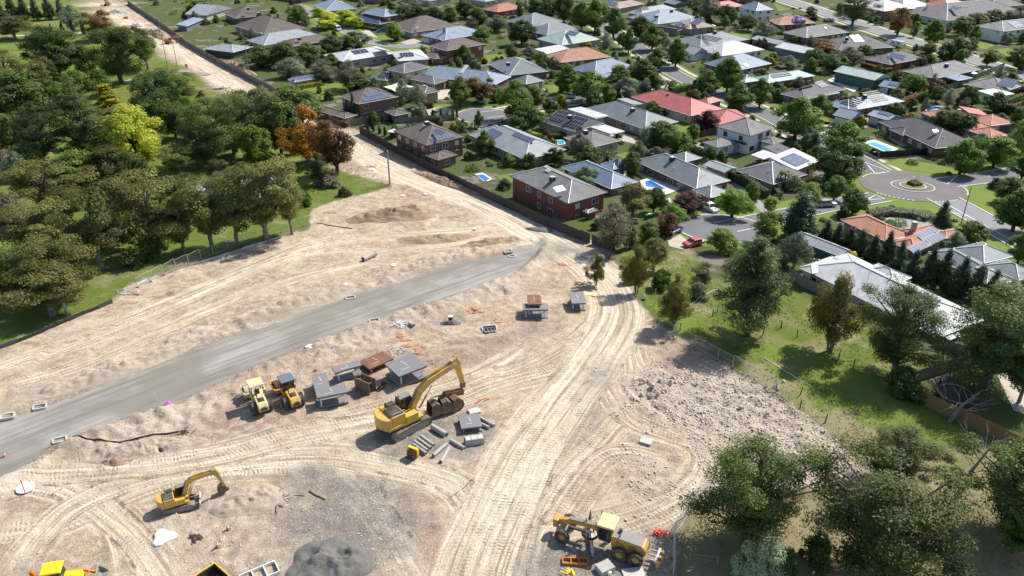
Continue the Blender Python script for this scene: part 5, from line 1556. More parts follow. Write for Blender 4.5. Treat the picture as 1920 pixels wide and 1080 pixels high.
def kind(name, n, mat, bark, prof, base=2.0, H=10.0, nl=5200, ncl=48, cr=1.15, size=.24, **kw):
    PROTO[name] = [crown_proto(31 * i + sum(map(ord, name)), mat, bark, prof, base, H, int(nl * 1.5), int(ncl * 1.25), cr * 1.08, size * 1.04, **kw) for i in range(n)]
kind('gum', 3, 'leaf_gum', 'bark_pale', prof_wide, 2.8, 10, 11000, 34, 1.2, .135, flat=.55, shell=.35, lobes=.55, up=.6, branches=.95, trunk=.28, lean=.8, narrow=.5)
kind('biggum', 2, 'leaf_biggum', 'bark_pale', prof_wide, 2.0, 10, 34000, 66, .95, .075, flat=.7, shell=.35, lobes=.5, up=.5, branches=.95, trunk=.26, lean=.7, narrow=.5)
kind('goldgum', 2, 'leaf_gumgold', 'bark_pale', prof_ovate, 1.8, 10, 11000, 46, 1.05, .125, flat=.8, shell=.4, lobes=.5, up=.5, branches=.9, trunk=.22, stems=3)
kind('green', 2, 'leaf_green', 'bark_dark', prof_round, 2.2, 10, 8000, 52, 1.1, .19)
kind('street', 3, 'leaf_green', 'bark_dark', prof_ovate, 2.0, 10, 8000, 50, 1.05, .185, trunk=.26)
kind('dark', 2, 'leaf_dark', 'bark_dark', prof_round, 1.4, 10, 8000, 52, 1.15, .19)
kind('oak', 2, 'leaf_dark', 'bark_dark', prof_round, 1.8, 10, 20000, 70, .95, .105, lobes=.4, branches=.8)
kind('pine', 2, 'leaf_pine', 'bark_dark', prof_ovate, 2.0, 10, 22000, 95, .82, .10, flat=.45, lobes=.55, up=.8, branches=.8, narrow=.4)
kind('cypress', 3, 'leaf_cypress', 'bark_dark', prof_cone, .5, 10, 5200, 80, .85, .20, flat=.9, lobes=.2, up=.6, narrow=.4)
kind('pencil', 2, 'leaf_cypress', 'bark_dark', prof_col, .2, 10, 3000, 50, 1.0, .30, flat=1.2, lobes=.1, narrow=.5)
kind('lime', 2, 'leaf_lime', 'bark_dark', prof_round, 2.0, 10, 7500, 52, 1.1, .19)
kind('yellow', 1, 'leaf_yellow', 'bark_dark', prof_ovate, 1.2, 10, 13000, 60, 1.0, .14)
kind('golden', 1, 'leaf_gold', 'bark_dark', prof_cone, .6, 10, 7500, 60, 1.0, .20, flat=.3, up=.9, narrow=.4)
kind('orange', 1, 'leaf_orange', 'bark_dark', prof_ovate, 1.5, 10, 9000, 46, 1.05, .15, lobes=.5, branches=.9)
kind('russet', 1, 'leaf_russet', 'bark_dark', prof_wide, 2.2, 10, 8000, 44, 1.1, .155, lobes=.5, branches=.95)
kind('plum', 1, 'leaf_plum', 'bark_dark', prof_round, 1.6, 10, 5000, 46, 1.2, .22)
kind('silver', 1, 'leaf_silver', 'bark_grey', prof_ovate, 1.4, 10, 6500, 50, 1.1, .18, narrow=.45)
kind('brown', 1, 'leaf_brown', 'bark_dark', prof_round, 1.0, 10, 9000, 60, 1.05, .15, narrow=.5)
kind('mauve', 1, 'leaf_mauve', 'bark_dark', prof_round, 2.0, 10, 4500, 46, 1.15, .25)
kind('bush', 2, 'leaf_dark', 'bark_dark', prof_dome, .0, 7.0, 3400, 40, 1.2, .30, trunk=.2)
kind('greenbush', 2, 'leaf_green', 'bark_dark', prof_dome, .0, 7.0, 3400, 40, 1.2, .30, trunk=.2)
kind('limebush', 2, 'leaf_lime', 'bark_dark', prof_dome, .0, 7.0, 2800, 40, 1.2, .38, trunk=.2)
kind('goldbush', 2, 'leaf_gold', 'bark_dark', prof_dome, .0, 6.5, 2600, 34, 1.2, .38, trunk=.2)
kind('plumbush', 1, 'leaf_plum', 'bark_dark', prof_dome, .0, 7.0, 2600, 34, 1.2, .38, trunk=.2)
kind('palebush', 1, 'leaf_pale', 'bark_dark', prof_dome, .0, 7.0, 11000, 44, 1.1, .17, trunk=.2)
kind('silverbush', 2, 'leaf_silver', 'bark_grey', prof_dome, .0, 7.0, 2800, 40, 1.2, .36, trunk=.2, narrow=.4)
kind('brownbush', 2, 'leaf_brown', 'bark_dark', prof_dome, .0, 7.0, 3000, 40, 1.2, .34, trunk=.2)
TR_N = random.Random(3)
def plant(kd, xc, ytop, ybase, w, label, name=None, cat=None, group=None):
    g = GS(xc, ybase)
    h = 4.0
    for _ in range(30):
        h += (PX((g.x, g.y, g.z + h))[1] - ytop) / (ppm(g) * .9)
    bushy = 'bush' in kd
    return plant_at(kd, g, max(h * .97, .5), w / ppm(g), label, name or ('shrub' if bushy else 'tree'), cat or ('shrub' if bushy else 'tree'), group)
def plant_at(kd, g, h, wd, label, name, cat, group=None):
    cm, tm = TR_N.choice(PROTO[kd])
    Dn, Hn = SIZE[cm.name]
    root = empty(name, g, TR_N.uniform(0, 6.28), label, cat, group)
    s = wd / Dn * (1.17 if kd in ('gum', 'oak', 'pine', 'biggum', 'yellow', 'goldgum', 'dark') else 1.03)
    root.scale = (s, s * TR_N.uniform(.92, 1.08), h / Hn)
    put('stem' if 'bush' in kd else 'trunk', tm, root)
    put('foliage' if 'bush' in kd else 'crown', cm, root)
    return root
def palm(x, ytop, ybase, w, label):
    g = GS(x, ybase)
    h = 3.0
    for _ in range(30):
        h += (PX((g.x, g.y, g.z + h))[1] - ytop) / (ppm(g) * .9)
    R_ = w / ppm(g) / 2
    root = empty('palm_tree', g, 0, label, 'palm')
    hh = h * .8
    b = MB()
    b.path([(0, 0, -.2), (.1, .05, hh * .5), (.05, 0, hh)], [.28, .2, .17], 8)
    b.build('trunk', 'bark_dark', root)
    r = random.Random(int(x))
    for k in range(18):
        a = k * 2.4
        ln = R_ * r.uniform(.85, 1.15)
        el = r.uniform(.1, 1.1)
        fb = MB()
        pts = []
        for i in range(6):
            f = i / 5
            pts.append(Vector((math.cos(a) * ln * f, math.sin(a) * ln * f, hh + el * ln * f * .9 - (f ** 2) * ln * .95)))
        side = Vector((-math.sin(a), math.cos(a), 0))
        for i in range(5):
            for s in (-1, 1):
                w0, w1 = .42 * math.sin(math.pi * (.15 + .8 * i / 5)), .42 * math.sin(math.pi * (.15 + .8 * (i + 1) / 5))
                n = len(fb.v)
                dz = Vector((0, 0, -.12))
                fb.v += [tuple(pts[i]), tuple(pts[i + 1]), tuple(pts[i + 1] + side * s * w1 + dz), tuple(pts[i] + side * s * w0 + dz)]
                fb.f.append((n, n + 1, n + 2, n + 3))
        fb.build('frond', 'leaf_green' if k % 3 else 'leaf_lime', root)
def bare(x, ytop, ybase, w, label, mat='bark_grey', lean=0.0, name='dead_tree'):
    g = GS(x, ybase)
    h = 4.0
    for _ in range(30):
        h += (PX((g.x, g.y, g.z + h))[1] - ytop) / (ppm(g) * .9)
    R_ = w / ppm(g) / 2
    root = empty(name, g, 0, label, 'dead tree')
    r = random.Random(int(x + ytop))
    tb, bb = MB(), MB()
    pts = [Vector((lean * f * f, r.uniform(-.2, .2), -.2 + h * .8 * f)) for f in (0, .25, .5, .75, 1)]
    tb.path(pts, [.32, .26, .19, .12, .05], 7)
    def br(p, d, ln, rad, lv):
        q = p + d * ln
        m_ = p.lerp(q, .5) + Vector((r.uniform(-.1, .1), r.uniform(-.1, .1), r.uniform(-.05, .15))) * ln
        bb.path([p, m_, q], [rad, rad * .7, rad * .4], 5)
        if lv:
            for _ in range(3):
                nd = (d + Vector((r.uniform(-.8, .8), r.uniform(-.8, .8), r.uniform(-.3, .7)))).normalized()
                br(m_.lerp(q, r.random()), nd, ln * r.uniform(.45, .7), rad * .45, lv - 1)
    for k in range(9):
        f = .3 + .65 * k / 9
        p = Vector((lean * f * f, 0, h * .8 * f))
        a = k * 2.3 + r.random()
        br(p, Vector((math.cos(a), math.sin(a), r.uniform(.2, .8))).normalized(), R_ * r.uniform(.7, 1.1) * (1.1 - .4 * f), .10 * (1.2 - f), 2)
    tb.build('trunk', mat, root)
    bb.build('branches', mat, root)
DESC = {'gum': 'olive eucalypt', 'biggum': 'large dark olive gum', 'goldgum': 'golden-tipped multi-stemmed gum', 'green': 'round green tree', 'street': 'leafy mid-green street tree', 'dark': 'dense dark green tree', 'oak': 'big dark spreading tree',
        'pine': 'dark pine', 'cypress': 'dark conical cypress', 'pencil': 'thin pencil cypress', 'lime': 'light green round tree', 'yellow': 'bright yellow-green tree', 'golden': 'layered golden cypress', 'orange': 'orange autumn tree',
        'russet': 'russet-brown tree', 'plum': 'dark purple-leaved tree', 'silver': 'silvery grey-green tree', 'brown': 'grey-brown leaved tree', 'mauve': 'mauve flowering tree', 'bush': 'dark green shrub', 'greenbush': 'green shrub',
        'limebush': 'light green shrub', 'goldbush': 'yellow-gold shrub', 'plumbush': 'purple shrub', 'palebush': 'pale grey-green rounded shrub', 'silverbush': 'silvery shrub', 'brownbush': 'brownish shrub'}
TREES = '''
gum 30 30 73 70 alone in the top left paddock
cypress 2 -8 36 26 at the far end of the top left windbreak
cypress 26 -12 37 28 second in the top left windbreak
cypress 48 -8 38 26 third in the top left windbreak
cypress 70 -10 38 22 fourth in the top left windbreak
cypress 94 -6 37 24 fifth in the top left windbreak
cypress 117 -8 35 22 last in the top left windbreak
pencil 97 43 62 6 shortest on the paddock drive
pencil 118 40 63 8 second on the paddock drive
pencil 138 33 66 9 tallest on the paddock drive
pencil 158 38 65 8 nearest the brown tree on the paddock drive
silver 140 8 58 46 behind the pencil cypresses
russet 190 18 75 56 beside the far dirt road
oak 110 50 146 112 with dark open limbs at upper left
oak 228 48 154 94 beside the far dirt road poles
gum 278 50 130 62 leaning towards the far dirt road
dark 165 85 142 48 between the two big dark trees
gum 22 98 178 84 at the left edge below the paddock
gum 75 112 178 64 next to the left edge gum
dark 48 135 226 108 filling the left edge grove
green 148 132 192 78 above the golden cypress
golden 205 157 212 76 with yellow tips before the bright yellow-green tree
yellow 258 197 312 106 glowing in the middle of the left grove
pine 165 150 312 112 with a bare trunk top left of the bright yellow-green tree
pine 85 190 304 98 with olive tips at left
dark 14 212 292 62 at the left edge beside the white house
oak 300 132 238 88 above the grassy gap
gum 352 135 192 62 at the edge of the grassy gap
gum 322 127 176 58 by the gravel path
biggum 402 180 306 132 in the centre of the left grove
gum 455 165 262 92 towards the dirt road
lime 352 180 216 36 young in the grassy gap
lime 482 235 312 72 in front of the dark olive gums
orange 578 196 306 92 beside the dirt road
russet 632 222 326 76 leaning over the dirt road
dark 528 182 288 72 behind the orange autumn tree
dark 545 163 236 96 above the orange autumn tree
silver 500 160 242 62 beside the trees above the orange one
pine 600 285 347 46 low beside the russet-brown tree
gum 105 303 402 112 above the left gum row
gum 213 277 348 88 rounded, below the bright yellow-green tree
gum 72 380 484 116 at the left of the gum row
gum 192 345 505 112 with forked dark trunk in the gum row
gum 300 325 472 132 with slanting trunk in the gum row
gum 398 330 464 94 thin, right of the slanting gum
gum 500 297 452 112 in front of the white farmhouse
gum 445 318 458 92 crowding the fence, between the slanting gum and the farmhouse
gum 548 318 440 70 at the end of the gum row by the mesh fence
gum 345 372 474 80 low, in front of the slanting gum
gum 470 310 400 70 half hiding the white farmhouse roof
gum 55 455 562 112 at the lower left of the gum row
gum 142 445 562 112 low, over the lower left grass
gum 100 500 592 150 lowest, with pale trunk at the silt fence
gum 12 480 572 66 at the left edge of the gum row
bush 265 430 492 84 under the gum row
silver 46 285 366 54 beside the white house at left
green 6 360 422 46 at the left edge above the lawn
gum 415 300 346 52 before the farmhouse chimney
greenbush 575 360 385 28 in the grass pocket by the dirt road
brownbush 618 328 350 48 scraggly in the grass pocket
brownbush 645 350 368 26 low at the pole foot
dark 492 86 126 56 first of the laurel screen
dark 536 78 124 54 second of the laurel screen
dark 580 80 120 52 third of the laurel screen
dark 625 67 100 52 behind the laurel screen
dark 666 59 95 54 beside the inner driveway
silver 548 108 145 52 rounded, before the laurel screen
brown 607 112 152 56 behind the cubby house
brown 655 112 168 54 beside the white-roofed house
dark 676 140 170 46 by the back lawn
yellow 617 21 53 46 biggest of the yellow street trees
yellow 650 18 49 40 second of the yellow street trees
yellow 598 14 32 24 small, at the end of the yellow street trees
yellow 670 32 53 24 small, nearest the grey two-storey house
green 558 9 43 38 left of the yellow street trees
lime 740 42 77 42 beside the parked blue car
dark 756 9 46 36 first of the top hedge trees
dark 786 11 44 36 second of the top hedge trees
dark 816 12 44 36 third of the top hedge trees
dark 845 12 45 34 last of the top hedge trees
silver 765 -8 26 42 behind the top hedge trees
green 896 14 52 42 below the red tiled house
dark 872 0 34 36 above the red tiled house
silver 932 28 58 48 next to the grey double-hipped house
green 906 50 76 40 beside the blue metal roof
street 862 142 202 44 on the lawn of the small cul-de-sac
russet 900 145 192 62 behind the small cul-de-sac
street 966 150 228 72 shading the small cul-de-sac
green 1000 160 206 48 at the small cul-de-sac entry
green 985 195 248 66 below the small cul-de-sac
silver 755 148 197 32 wispy, first before the sand-coloured house
silver 785 158 202 32 wispy, second before the sand-coloured house
pencil 652 185 224 11 shorter of the pair by the brown brick house
pencil 663 172 224 12 taller of the pair by the brown brick house
dark 1022 -12 40 62 at the top, left of the avenue
dark 1057 -12 42 42 at the top, second left of the avenue
street 1090 2 57 46 first tall one of the avenue
street 1115 -2 60 52 second tall one of the avenue
street 1150 14 72 50 third tall one of the avenue
dark 1200 30 74 38 behind the avenue bend
street 1178 54 100 34 on the inner street corner
street 1222 46 94 42 right of the inner street
street 1266 71 127 38 before the brown brick house with strips
street 1230 90 134 40 at the inner street dip
silver 1135 60 97 32 beside the rust-orange tiled house
dark 978 37 84 42 left of the pale aqua roof
green 1013 96 124 28 by the grey double roof garden
street 1065 122 177 54 left one over the white parked car
street 1103 132 192 66 right one over the white parked car
dark 1160 122 162 44 before the striped blue-grey roof
street 1205 110 157 52 on the corner lawn
street 1226 136 171 34 small, on the corner kerb
silver 1172 144 187 50 beside the rose-red roof
plum 1148 165 189 28 small, beside the silvery tree
street 1324 132 182 50 below the inner street
street 1362 106 174 52 tallest on the inner street verge
street 1382 156 210 58 before the teal roof
street 1423 146 202 42 on the verge with the long shadow
plum 1325 207 247 44 beside the rose-red garage
dark 1240 228 277 58 behind the long brick house
green 1268 246 287 52 next to the dark tree behind the long brick house
green 1222 188 214 26 between the rose-red and grey-green roofs
brown 1087 249 302 44 before the charcoal house corner
silver 1324 -4 42 46 large at the top by the small red roof
dark 1360 8 44 32 behind the white table garden
green 1402 28 58 38 at the back of the lawn
silver 1428 40 78 48 right of the back lawn
plum 1420 72 94 20 small, at the white roof corner
biggum 1597 -18 48 60 beside the main road
russet 1682 12 66 44 across the main road
street 1746 36 87 36 pointed, on the main road verge
lime 1717 40 62 16 small, across the main road
dark 1770 78 117 36 left of the pair by the main road
dark 1790 69 116 36 right of the pair by the main road
street 1825 47 83 24 on the stately house lawn
green 1850 96 124 30 on the main road lawn
dark 1800 30 67 40 first before the stately house
dark 1828 24 60 38 second before the stately house
dark 1860 18 54 40 third before the stately house
brown 1905 10 60 46 at the top right edge
dark 1910 88 130 44 overhanging the main road at right
green 1523 91 132 44 behind the turquoise pool
green 1556 102 135 46 beside the green shed
brown 1592 87 127 54 olive-brown above the green shed
russet 1541 74 107 48 before the dark house with the skylight
silver 1478 104 128 44 left of the long dark shed
mauve 1492 29 54 28 in front of the orange tiled house
plum 1523 24 44 20 at the orange house corner
street 1490 182 263 80 large, at the street corner
street 1533 177 224 42 behind the large corner tree
cypress 1524 247 292 30 at the street corner
green 1576 228 302 80 with yellow tint above the roundabout road
lime 1712 139 178 52 behind the small garage
plum 1752 149 180 38 next to the light green tree
dark 1760 206 247 36 first dark one before the terracotta pool house
dark 1785 209 250 36 second dark one before the terracotta pool house
dark 1808 214 256 38 third dark one before the terracotta pool house
silver 1834 249 288 42 below the charcoal tiled house
street 1798 261 328 66 at the roundabout driveway
lime 1862 255 314 70 bright, at the right of the roundabout road
lime 1910 222 298 54 at the right edge above the roundabout road
green 1914 290 338 46 at the right edge by the road
dark 1890 332 378 50 purple-green, at the right roundabout corner
street 1897 354 434 76 large, at the right edge
street 1908 434 494 54 at the right edge below the road
dark 1822 417 458 52 behind the solar wing of the terracotta house
cypress 1763 376 428 40 beside the roundabout road
silver 1786 434 473 34 at the terracotta solar wing
dark 1557 284 352 60 by the tan brick house
dark 1576 258 338 62 tall, above the roundabout corner
lime 1517 342 388 46 rounded, by the lane
green 1563 329 377 44 before the lane end
green 1597 354 402 60 at the roundabout corner
lime 1443 369 400 34 by the cul-de-sac hedge
lime 1437 396 452 60 beside the cul-de-sac
cypress 1495 358 448 76 big, beside the cul-de-sac
silver 1487 328 357 34 beside the small palm
cypress 1545 412 462 32 first in the row behind the terracotta house
cypress 1567 418 468 32 second in the row behind the terracotta house
cypress 1589 424 476 34 third in the row behind the terracotta house
cypress 1610 430 484 34 fourth in the row behind the terracotta house
cypress 1633 440 494 36 fifth in the row behind the terracotta house
cypress 1657 432 502 38 sixth, tallest in the row behind the terracotta house
cypress 1681 450 512 36 seventh in the row behind the terracotta house
cypress 1706 468 532 42 first in the lower cypress row
cypress 1735 462 540 44 second in the lower cypress row
cypress 1762 466 545 44 third in the lower cypress row
cypress 1794 480 556 46 fourth in the lower cypress row
cypress 1826 496 562 44 fifth in the lower cypress row
cypress 1853 504 572 44 sixth in the lower cypress row
cypress 1884 524 585 42 last in the lower cypress row
silver 1488 436 502 60 at the left of the long grey house
goldbush 1593 472 494 36 against the long grey house
silver 1098 311 352 52 wispy, before the blue roof
dark 1183 284 332 34 beside the garden pavilion
brown 1150 378 468 76 large, at the end of the boundary fence
gum 1185 344 407 64 behind the large grey-brown tree
green 1225 352 398 44 before the deep blue pool
plum 1290 357 404 60 on the cul-de-sac lawn
lime 1260 384 428 50 at the left of the cul-de-sac
russet 1250 396 444 44 beside the red car driveway
dark 1215 417 458 44 beside the fence corner
lime 1372 356 408 68 rounded, beside the white utility
green 1408 341 388 32 slim, behind the utility
lime 1350 429 472 54 in front of the cul-de-sac
dark 1180 424 466 28 slim, between the fence and driveway
gum 1225 446 508 54 rounded, at the paddock top
goldgum 1193 460 548 54 at the edge of the dirt road
goldgum 1117 473 534 34 small, alone on the bare earth
pine 1400 443 628 156 very large, over the paddock
gum 1310 500 545 50 low, left of the large pine
goldgum 1262 512 610 72 beside the wire mesh panels
goldgum 1556 515 658 100 with yellow crown in the paddock
biggum 1675 545 704 148 in the middle of the paddock
biggum 1845 533 722 180 with leaning dark trunk at right
gum 1910 648 755 80 at the right edge by the paved yard
bush 1690 690 738 78 low, under the middle paddock gum
biggum 1392 828 1006 200 beside the grader
biggum 1650 892 1088 255 largest, filling the lower right
biggum 1672 800 905 125 behind the largest lower right gum
oak 1885 836 990 175 glossy, at the lower right edge
green 1898 962 1035 76 small, at the lower right edge
palebush 1424 1010 1090 100 at the bottom edge
bush 1470 1030 1095 60 at the bottom edge
bush 1530 1000 1060 70 under the largest lower right gum
silverbush 1305 530 560 40 in the paddock grass
greenbush 1240 505 540 40 beside the dirt road bend
silverbush 1180 505 530 30 at the fence corner
'''
for ln in TREES.strip().split('\n'):
    k, x, yt, yb, w, lab = ln.split(' ', 5)
    plant(k, float(x), float(yt), float(yb), float(w), DESC[k] + ' ' + lab)
palm(1256, 150, 172, 28, 'short bushy palm at the inner street corner')
palm(1257, 172, 207, 26, 'tall feathery palm before the rose-red roof')
palm(1468, 315, 356, 26, 'small palm beside the tan brick house')
bare(38, 332, 402, 26, 'pale bare poplar at the left edge', name='bare_tree')
bare(1795, 795, 935, 120, 'dead grey tree with forked limbs before the timber fence', lean=2.0)
bare(1782, 718, 790, 80, 'fallen grey branches over the timber fence', 'timber_grey', lean=2.5)
bare(1335, 88, 117, 24, 'small bare purple-grey tree at the white gabled room', 'bark_dark', name='bare_tree')
bare(125, 470, 590, 60, 'twisted bare limbs in the lower left gums', 'bark_grey', 1.0)
# pencil cypresses along the garden of the fruit trees
for i, (x, y) in enumerate([(718, 228), (732, 226), (744, 224), (757, 223), (775, 219), (788, 219), (800, 219), (812, 220), (827, 220), (839, 221), (849, 219), (857, 219), (712, 247), (722, 252), (700, 243), (690, 246)]):
    plant('pencil', x, y - 13 - (i % 3) * 2, y + 3, 6.5, 'short clipped columnar conifer in the garden row above the brown brick house', group='clipped conifers in a garden row')
# shrubs of the gardens
rs = random.Random(21)
road_w = [(W(smooth(p, 4)), wd) for p, wd, _ in STREETS]
def clear(x, y, m):
    for (cx, cy, axx, axy, a, b) in FOOT:
        dx, dy = x - cx, y - cy
        if abs(dx * axx + dy * axy) < a + m and abs(-dx * axy + dy * axx) < b + m:
            return False
    for ln, wd in road_w:
        S, D = line_sd(np.array([x]), np.array([y]), ln)
        if abs(D[0]) < wd / 2 + 1.6:
            return False
    for (cx, cy), r_ in (((RC.x, RC.y), 15), (tuple(G(905, 217)[:2]), 9.5), (tuple(G(1352, 428)[:2]), 10.5)):
        if math.hypot(x - cx, y - cy) < r_:
            return False
    return not any((x - a) ** 2 + (y - b) ** 2 < r_ * r_ for a, b, r_ in KEEP)
KEEP = [(*G(x, y)[:2], r_) for x, y, r_ in ((1585, 160, 9), (1650, 282, 9), (1745, 210, 7), (1228, 350, 9), (905, 338, 6), (1328, 397, 6), (1298, 463, 6), (1547, 392, 6), (1065, 187, 6), (900, 196, 5), (784, 213, 5), (716, 64, 5), (634, 60, 5), (702, 54, 6), (1647, 50, 5), (1558, 45, 6), (1681, 92, 6), (1640, 268, 6))]
SUB = W([(250, -10), (640, 215), (675, 235), (1060, 415), (1150, 455), (1290, 450), (1470, 560), (1500, 500), (1760, 640), (1960, 560), (2000, -10)])
GARD = [('bush', 'dark green'), ('greenbush', 'mid-green'), ('limebush', 'light green'), ('silverbush', 'silvery'), ('plumbush', 'purple'), ('goldbush', 'golden'), ('brownbush', 'brownish')]
LW = [W(p) for p in LAWNS]
def near_house(x, y):
    """short description of the closest building"""
    c = min(HOUSES, key=lambda h: (h[0] - x) ** 2 + (h[1] - y) ** 2)[2]
    for w_ in (' backing', ' beside', ' behind', ' near', ' next', ' above', ' between', ' at ', ' along', ' tucked', ' beyond', ' before', ' inside', ' hidden', ' just', ' and ', ' below', ' under', ' among', ' against', ' up ', ' past', ' far ', ' around', ' on the', ' in front', ' of the'):
        k = c.find(w_)
        if k > 14:
            c = c[:k]
    c = c.split()[:8]
    while c[-1] in ('with', 'and', 'two', 'big', 'wide', 'the', 'a', 'dark', 'grey', 'half', 'white', 'many', 'long', 'broad', 'pale'):
        c.pop()
    return ' '.join(c)
def side(x, y):
    h = min(HOUSES, key=lambda h: (h[0] - x) ** 2 + (h[1] - y) ** 2)
    return ('near side' if y < h[1] else 'far side') if abs(y - h[1]) > abs(x - h[0]) else ('left side' if x < h[0] else 'right side')
cnt = 0
rest = []
for it in range(22000):
    if len(rest) >= 760:
        break
    px_, py_ = rs.uniform(260, 1930), rs.uniform(-8, 560) if rs.random() < .4 else rs.uniform(-8, 300)
    g = G(px_, py_)
    a1, a2 = np.array([g.x]), np.array([g.y])
    if poly_sd(a1, a2, SUB)[0] < 2 or not clear(g.x, g.y, .7):
        continue
    if any(poly_sd(a1, a2, l)[0] > -.3 for l in LW) and rs.random() < .93:
        continue
    s = rs.choice((1.3, 1.6, 2.0, 2.6, 3.2, 4.0))
    g.z = gz(g.x, g.y)
    if s < 2.5 or cnt >= 290:
        rest.append((g.copy(), s))
        continue
    k, cn = rs.choices(GARD, (30, 28, 9, 10, 5, 5, 12))[0]
    nh = near_house(g.x, g.y)
    plant_at(k, g, s * rs.uniform(.6, 1.05), s, '%s shrub on the %s of %s' % (cn, side(g.x, g.y), nh), 'garden_shrub', 'shrub', '%s shrubs of the %s' % (cn, nh))
    cnt += 1
def undergrowth():
    """the many small plants of the gardens"""
    r = np.random.default_rng(12)
    P, N_, C_ = [], [], []
    for g, s in rest:
        n = int(90 + 55 * s)
        D = unit_rand(r, n)
        D[:, 2] = np.abs(D[:, 2])
        P.append(np.array(g) + D * (s * .55 * r.random(n) ** .3)[:, None] * np.array([1, 1, .8]))
        N_.append(D)
        C_.append(np.full(n, r.random()))
    V, Fq, ti = leaves(r, np.concatenate(P), np.concatenate(N_), .2, np.concatenate(C_))
    tag(put('undergrowth', np_mesh('undergrowth', V, Fq, 'leaf_mixed', ti)), 'small mixed garden plants between the houses', 'plants', kind='stuff')
leafmat('leaf_mixed', (.04, .07, .02), (.19, .22, .06), .3)
undergrowth()
cnt = 0
for it in range(9000):
    if cnt >= 150:
        break
    px_, py_ = rs.uniform(260, 1930), rs.uniform(-30, 330)
    g = G(px_, py_)
    if poly_sd(np.array([g.x]), np.array([g.y]), SUB)[0] < 3 or not clear(g.x, g.y, 2.0):
        continue
    if any(poly_sd(np.array([g.x]), np.array([g.y]), l)[0] > -1 for l in LW):
        continue
    k = rs.choice(('green', 'dark', 'dark', 'silver', 'brown', 'street'))
    nh = near_house(g.x, g.y)
    plant_at(k, Vector((g.x, g.y, gz(g.x, g.y))), rs.uniform(3.5, 7), rs.uniform(3, 6), 'small %s, %s of %s' % (DESC[k].replace('leafy mid-green street tree', 'leafy tree'), side(g.x, g.y), nh), 'garden_tree', 'tree', 'small garden trees of the ' + nh)
    cnt += 1
def where(x, y):
    return ('top', 'upper', 'middle', 'lower', 'bottom')[min(4, int(y / 95))] + ' ' + ('far left edge', 'left part', 'centre', 'right part', 'roadside part')[min(4, int(x / 100))]
GR = [(60, 260), (200, 240), (120, 210), (330, 260), (380, 290), (440, 290), (470, 220), (200, 320), (150, 350), (250, 350), (20, 330), (340, 330), (60, 330), (130, 420), (240, 410), (340, 400), (30, 440), (100, 470), (200, 460), (430, 380), (190, 180), (100, 160), (15, 60), (230, 130)]
for i, (x, y) in enumerate(GR):
    g = GS(x, y)
    k = ('dark', 'gum', 'green', 'oak', 'brown', 'gum')[i % 6]
    plant_at(k, g, rs.uniform(6, 9.5), rs.uniform(8, 11), 'half-hidden %s, %s of the dense left grove' % (DESC[k], where(x, y)), 'tree', 'tree', 'half-hidden trees of the left grove')
for i in range(28):                      # undergrowth below the left grove
    px_, py_ = rs.choice([(rs.uniform(0, 400), rs.uniform(100, 330)), (rs.uniform(0, 560), rs.uniform(330, 470)), (rs.uniform(250, 560), rs.uniform(150, 300))])
    g = GS(px_, py_)
    if poly_sd(np.array([g.x]), np.array([g.y]), LEFT)[0] < 4:
        continue
    s = rs.uniform(1.8, 4.5)
    plant_at(rs.choice(('bush', 'greenbush', 'brownbush')), g, s * .7, s, 'rounded undergrowth bush, %s of the left grove' % where(px_, py_), 'bush', 'bush', 'undergrowth bushes')
# clipped hedges
def hedge(label, pts, wd, hg, mat):
    w = [G(*p) for p in pts]
    root = empty('hedge', w[0], 0, label, 'hedge')
    r = np.random.default_rng(int(pts[0][0]))
    for a, b in zip(w[:-1], w[1:]):
        L = (b - a).to_2d().length
        rz = math.atan2(b.y - a.y, b.x - a.x)
        n = int(L * (wd + 2 * hg) * 34)
        u, f = r.uniform(-L / 2, L / 2, n), r.random(n)
        per = 2 * hg + wd
        s = f * per
        y = np.where(s < hg, -wd / 2, np.where(s < hg + wd, s - hg - wd / 2, wd / 2))
        z = np.where(s < hg, s, np.where(s < hg + wd, hg, per - s))
        P = np.stack([u, y, z], -1) + r.normal(size=(n, 3)) * .09
        N_ = np.stack([np.zeros(n), np.where(s < hg, -1., np.where(s < hg + wd, 0., 1.)), np.where((s > hg) & (s < hg + wd), 1., .2)], -1)
        V, Fq, ti = leaves(r, P, N_, .15, vnoise(u * .7, z * .7 + 3, 4))
        m_ = (a + b) / 2 - w[0]
        put('foliage', np_mesh('foliage', V, Fq, mat, ti), root, (m_.x, m_.y, zf(*((a + b) / 2)[:2]) - w[0].z), (0, 0, rz))
        put('inner_branches', MB().box((0, 0, hg / 2), (L - .2, wd - .2, hg - .12)).mesh('inner_branches', 'bark_dark'), root, (m_.x, m_.y, zf(*((a + b) / 2)[:2]) - w[0].z), (0, 0, rz))
hedge('low yellow clipped hedge before the cream garden shed', [(558, 168), (603, 160)], 1.6, 1.4, 'leaf_gold')
hedge('long tall dark hedge between the long brick house and the drive', [(1336, 318), (1390, 345), (1436, 372)], 1.6, 2.4, 'leaf_dark')
hedge('clipped green hedge behind the rose-red roof', [(1256, 176), (1292, 168)], 2.2, 2.2, 'leaf_lime')
hedge('red-tipped hedge round the glass solar house', [(1616, 124), (1657, 138), (1700, 126), (1742, 113)], 1.4, 1.7, 'leaf_redhedge')
hedge('rust-brown hedge left of the dark blue pool', [(1682, 202), (1738, 180)], 1.8, 2.2, 'leaf_russet')
hedge('rust-brown hedge behind the dark blue pool', [(1760, 178), (1812, 203)], 1.8, 2.4, 'leaf_russet')
hedge('yellow-green stepped hedge at the right edge', [(1884, 198), (1925, 182)], 1.6, 2.0, 'leaf_lime')
hedge('dark purple hedge below the yellow-green stepped hedge', [(1870, 205), (1925, 222)], 2.4, 2.6, 'leaf_plum')
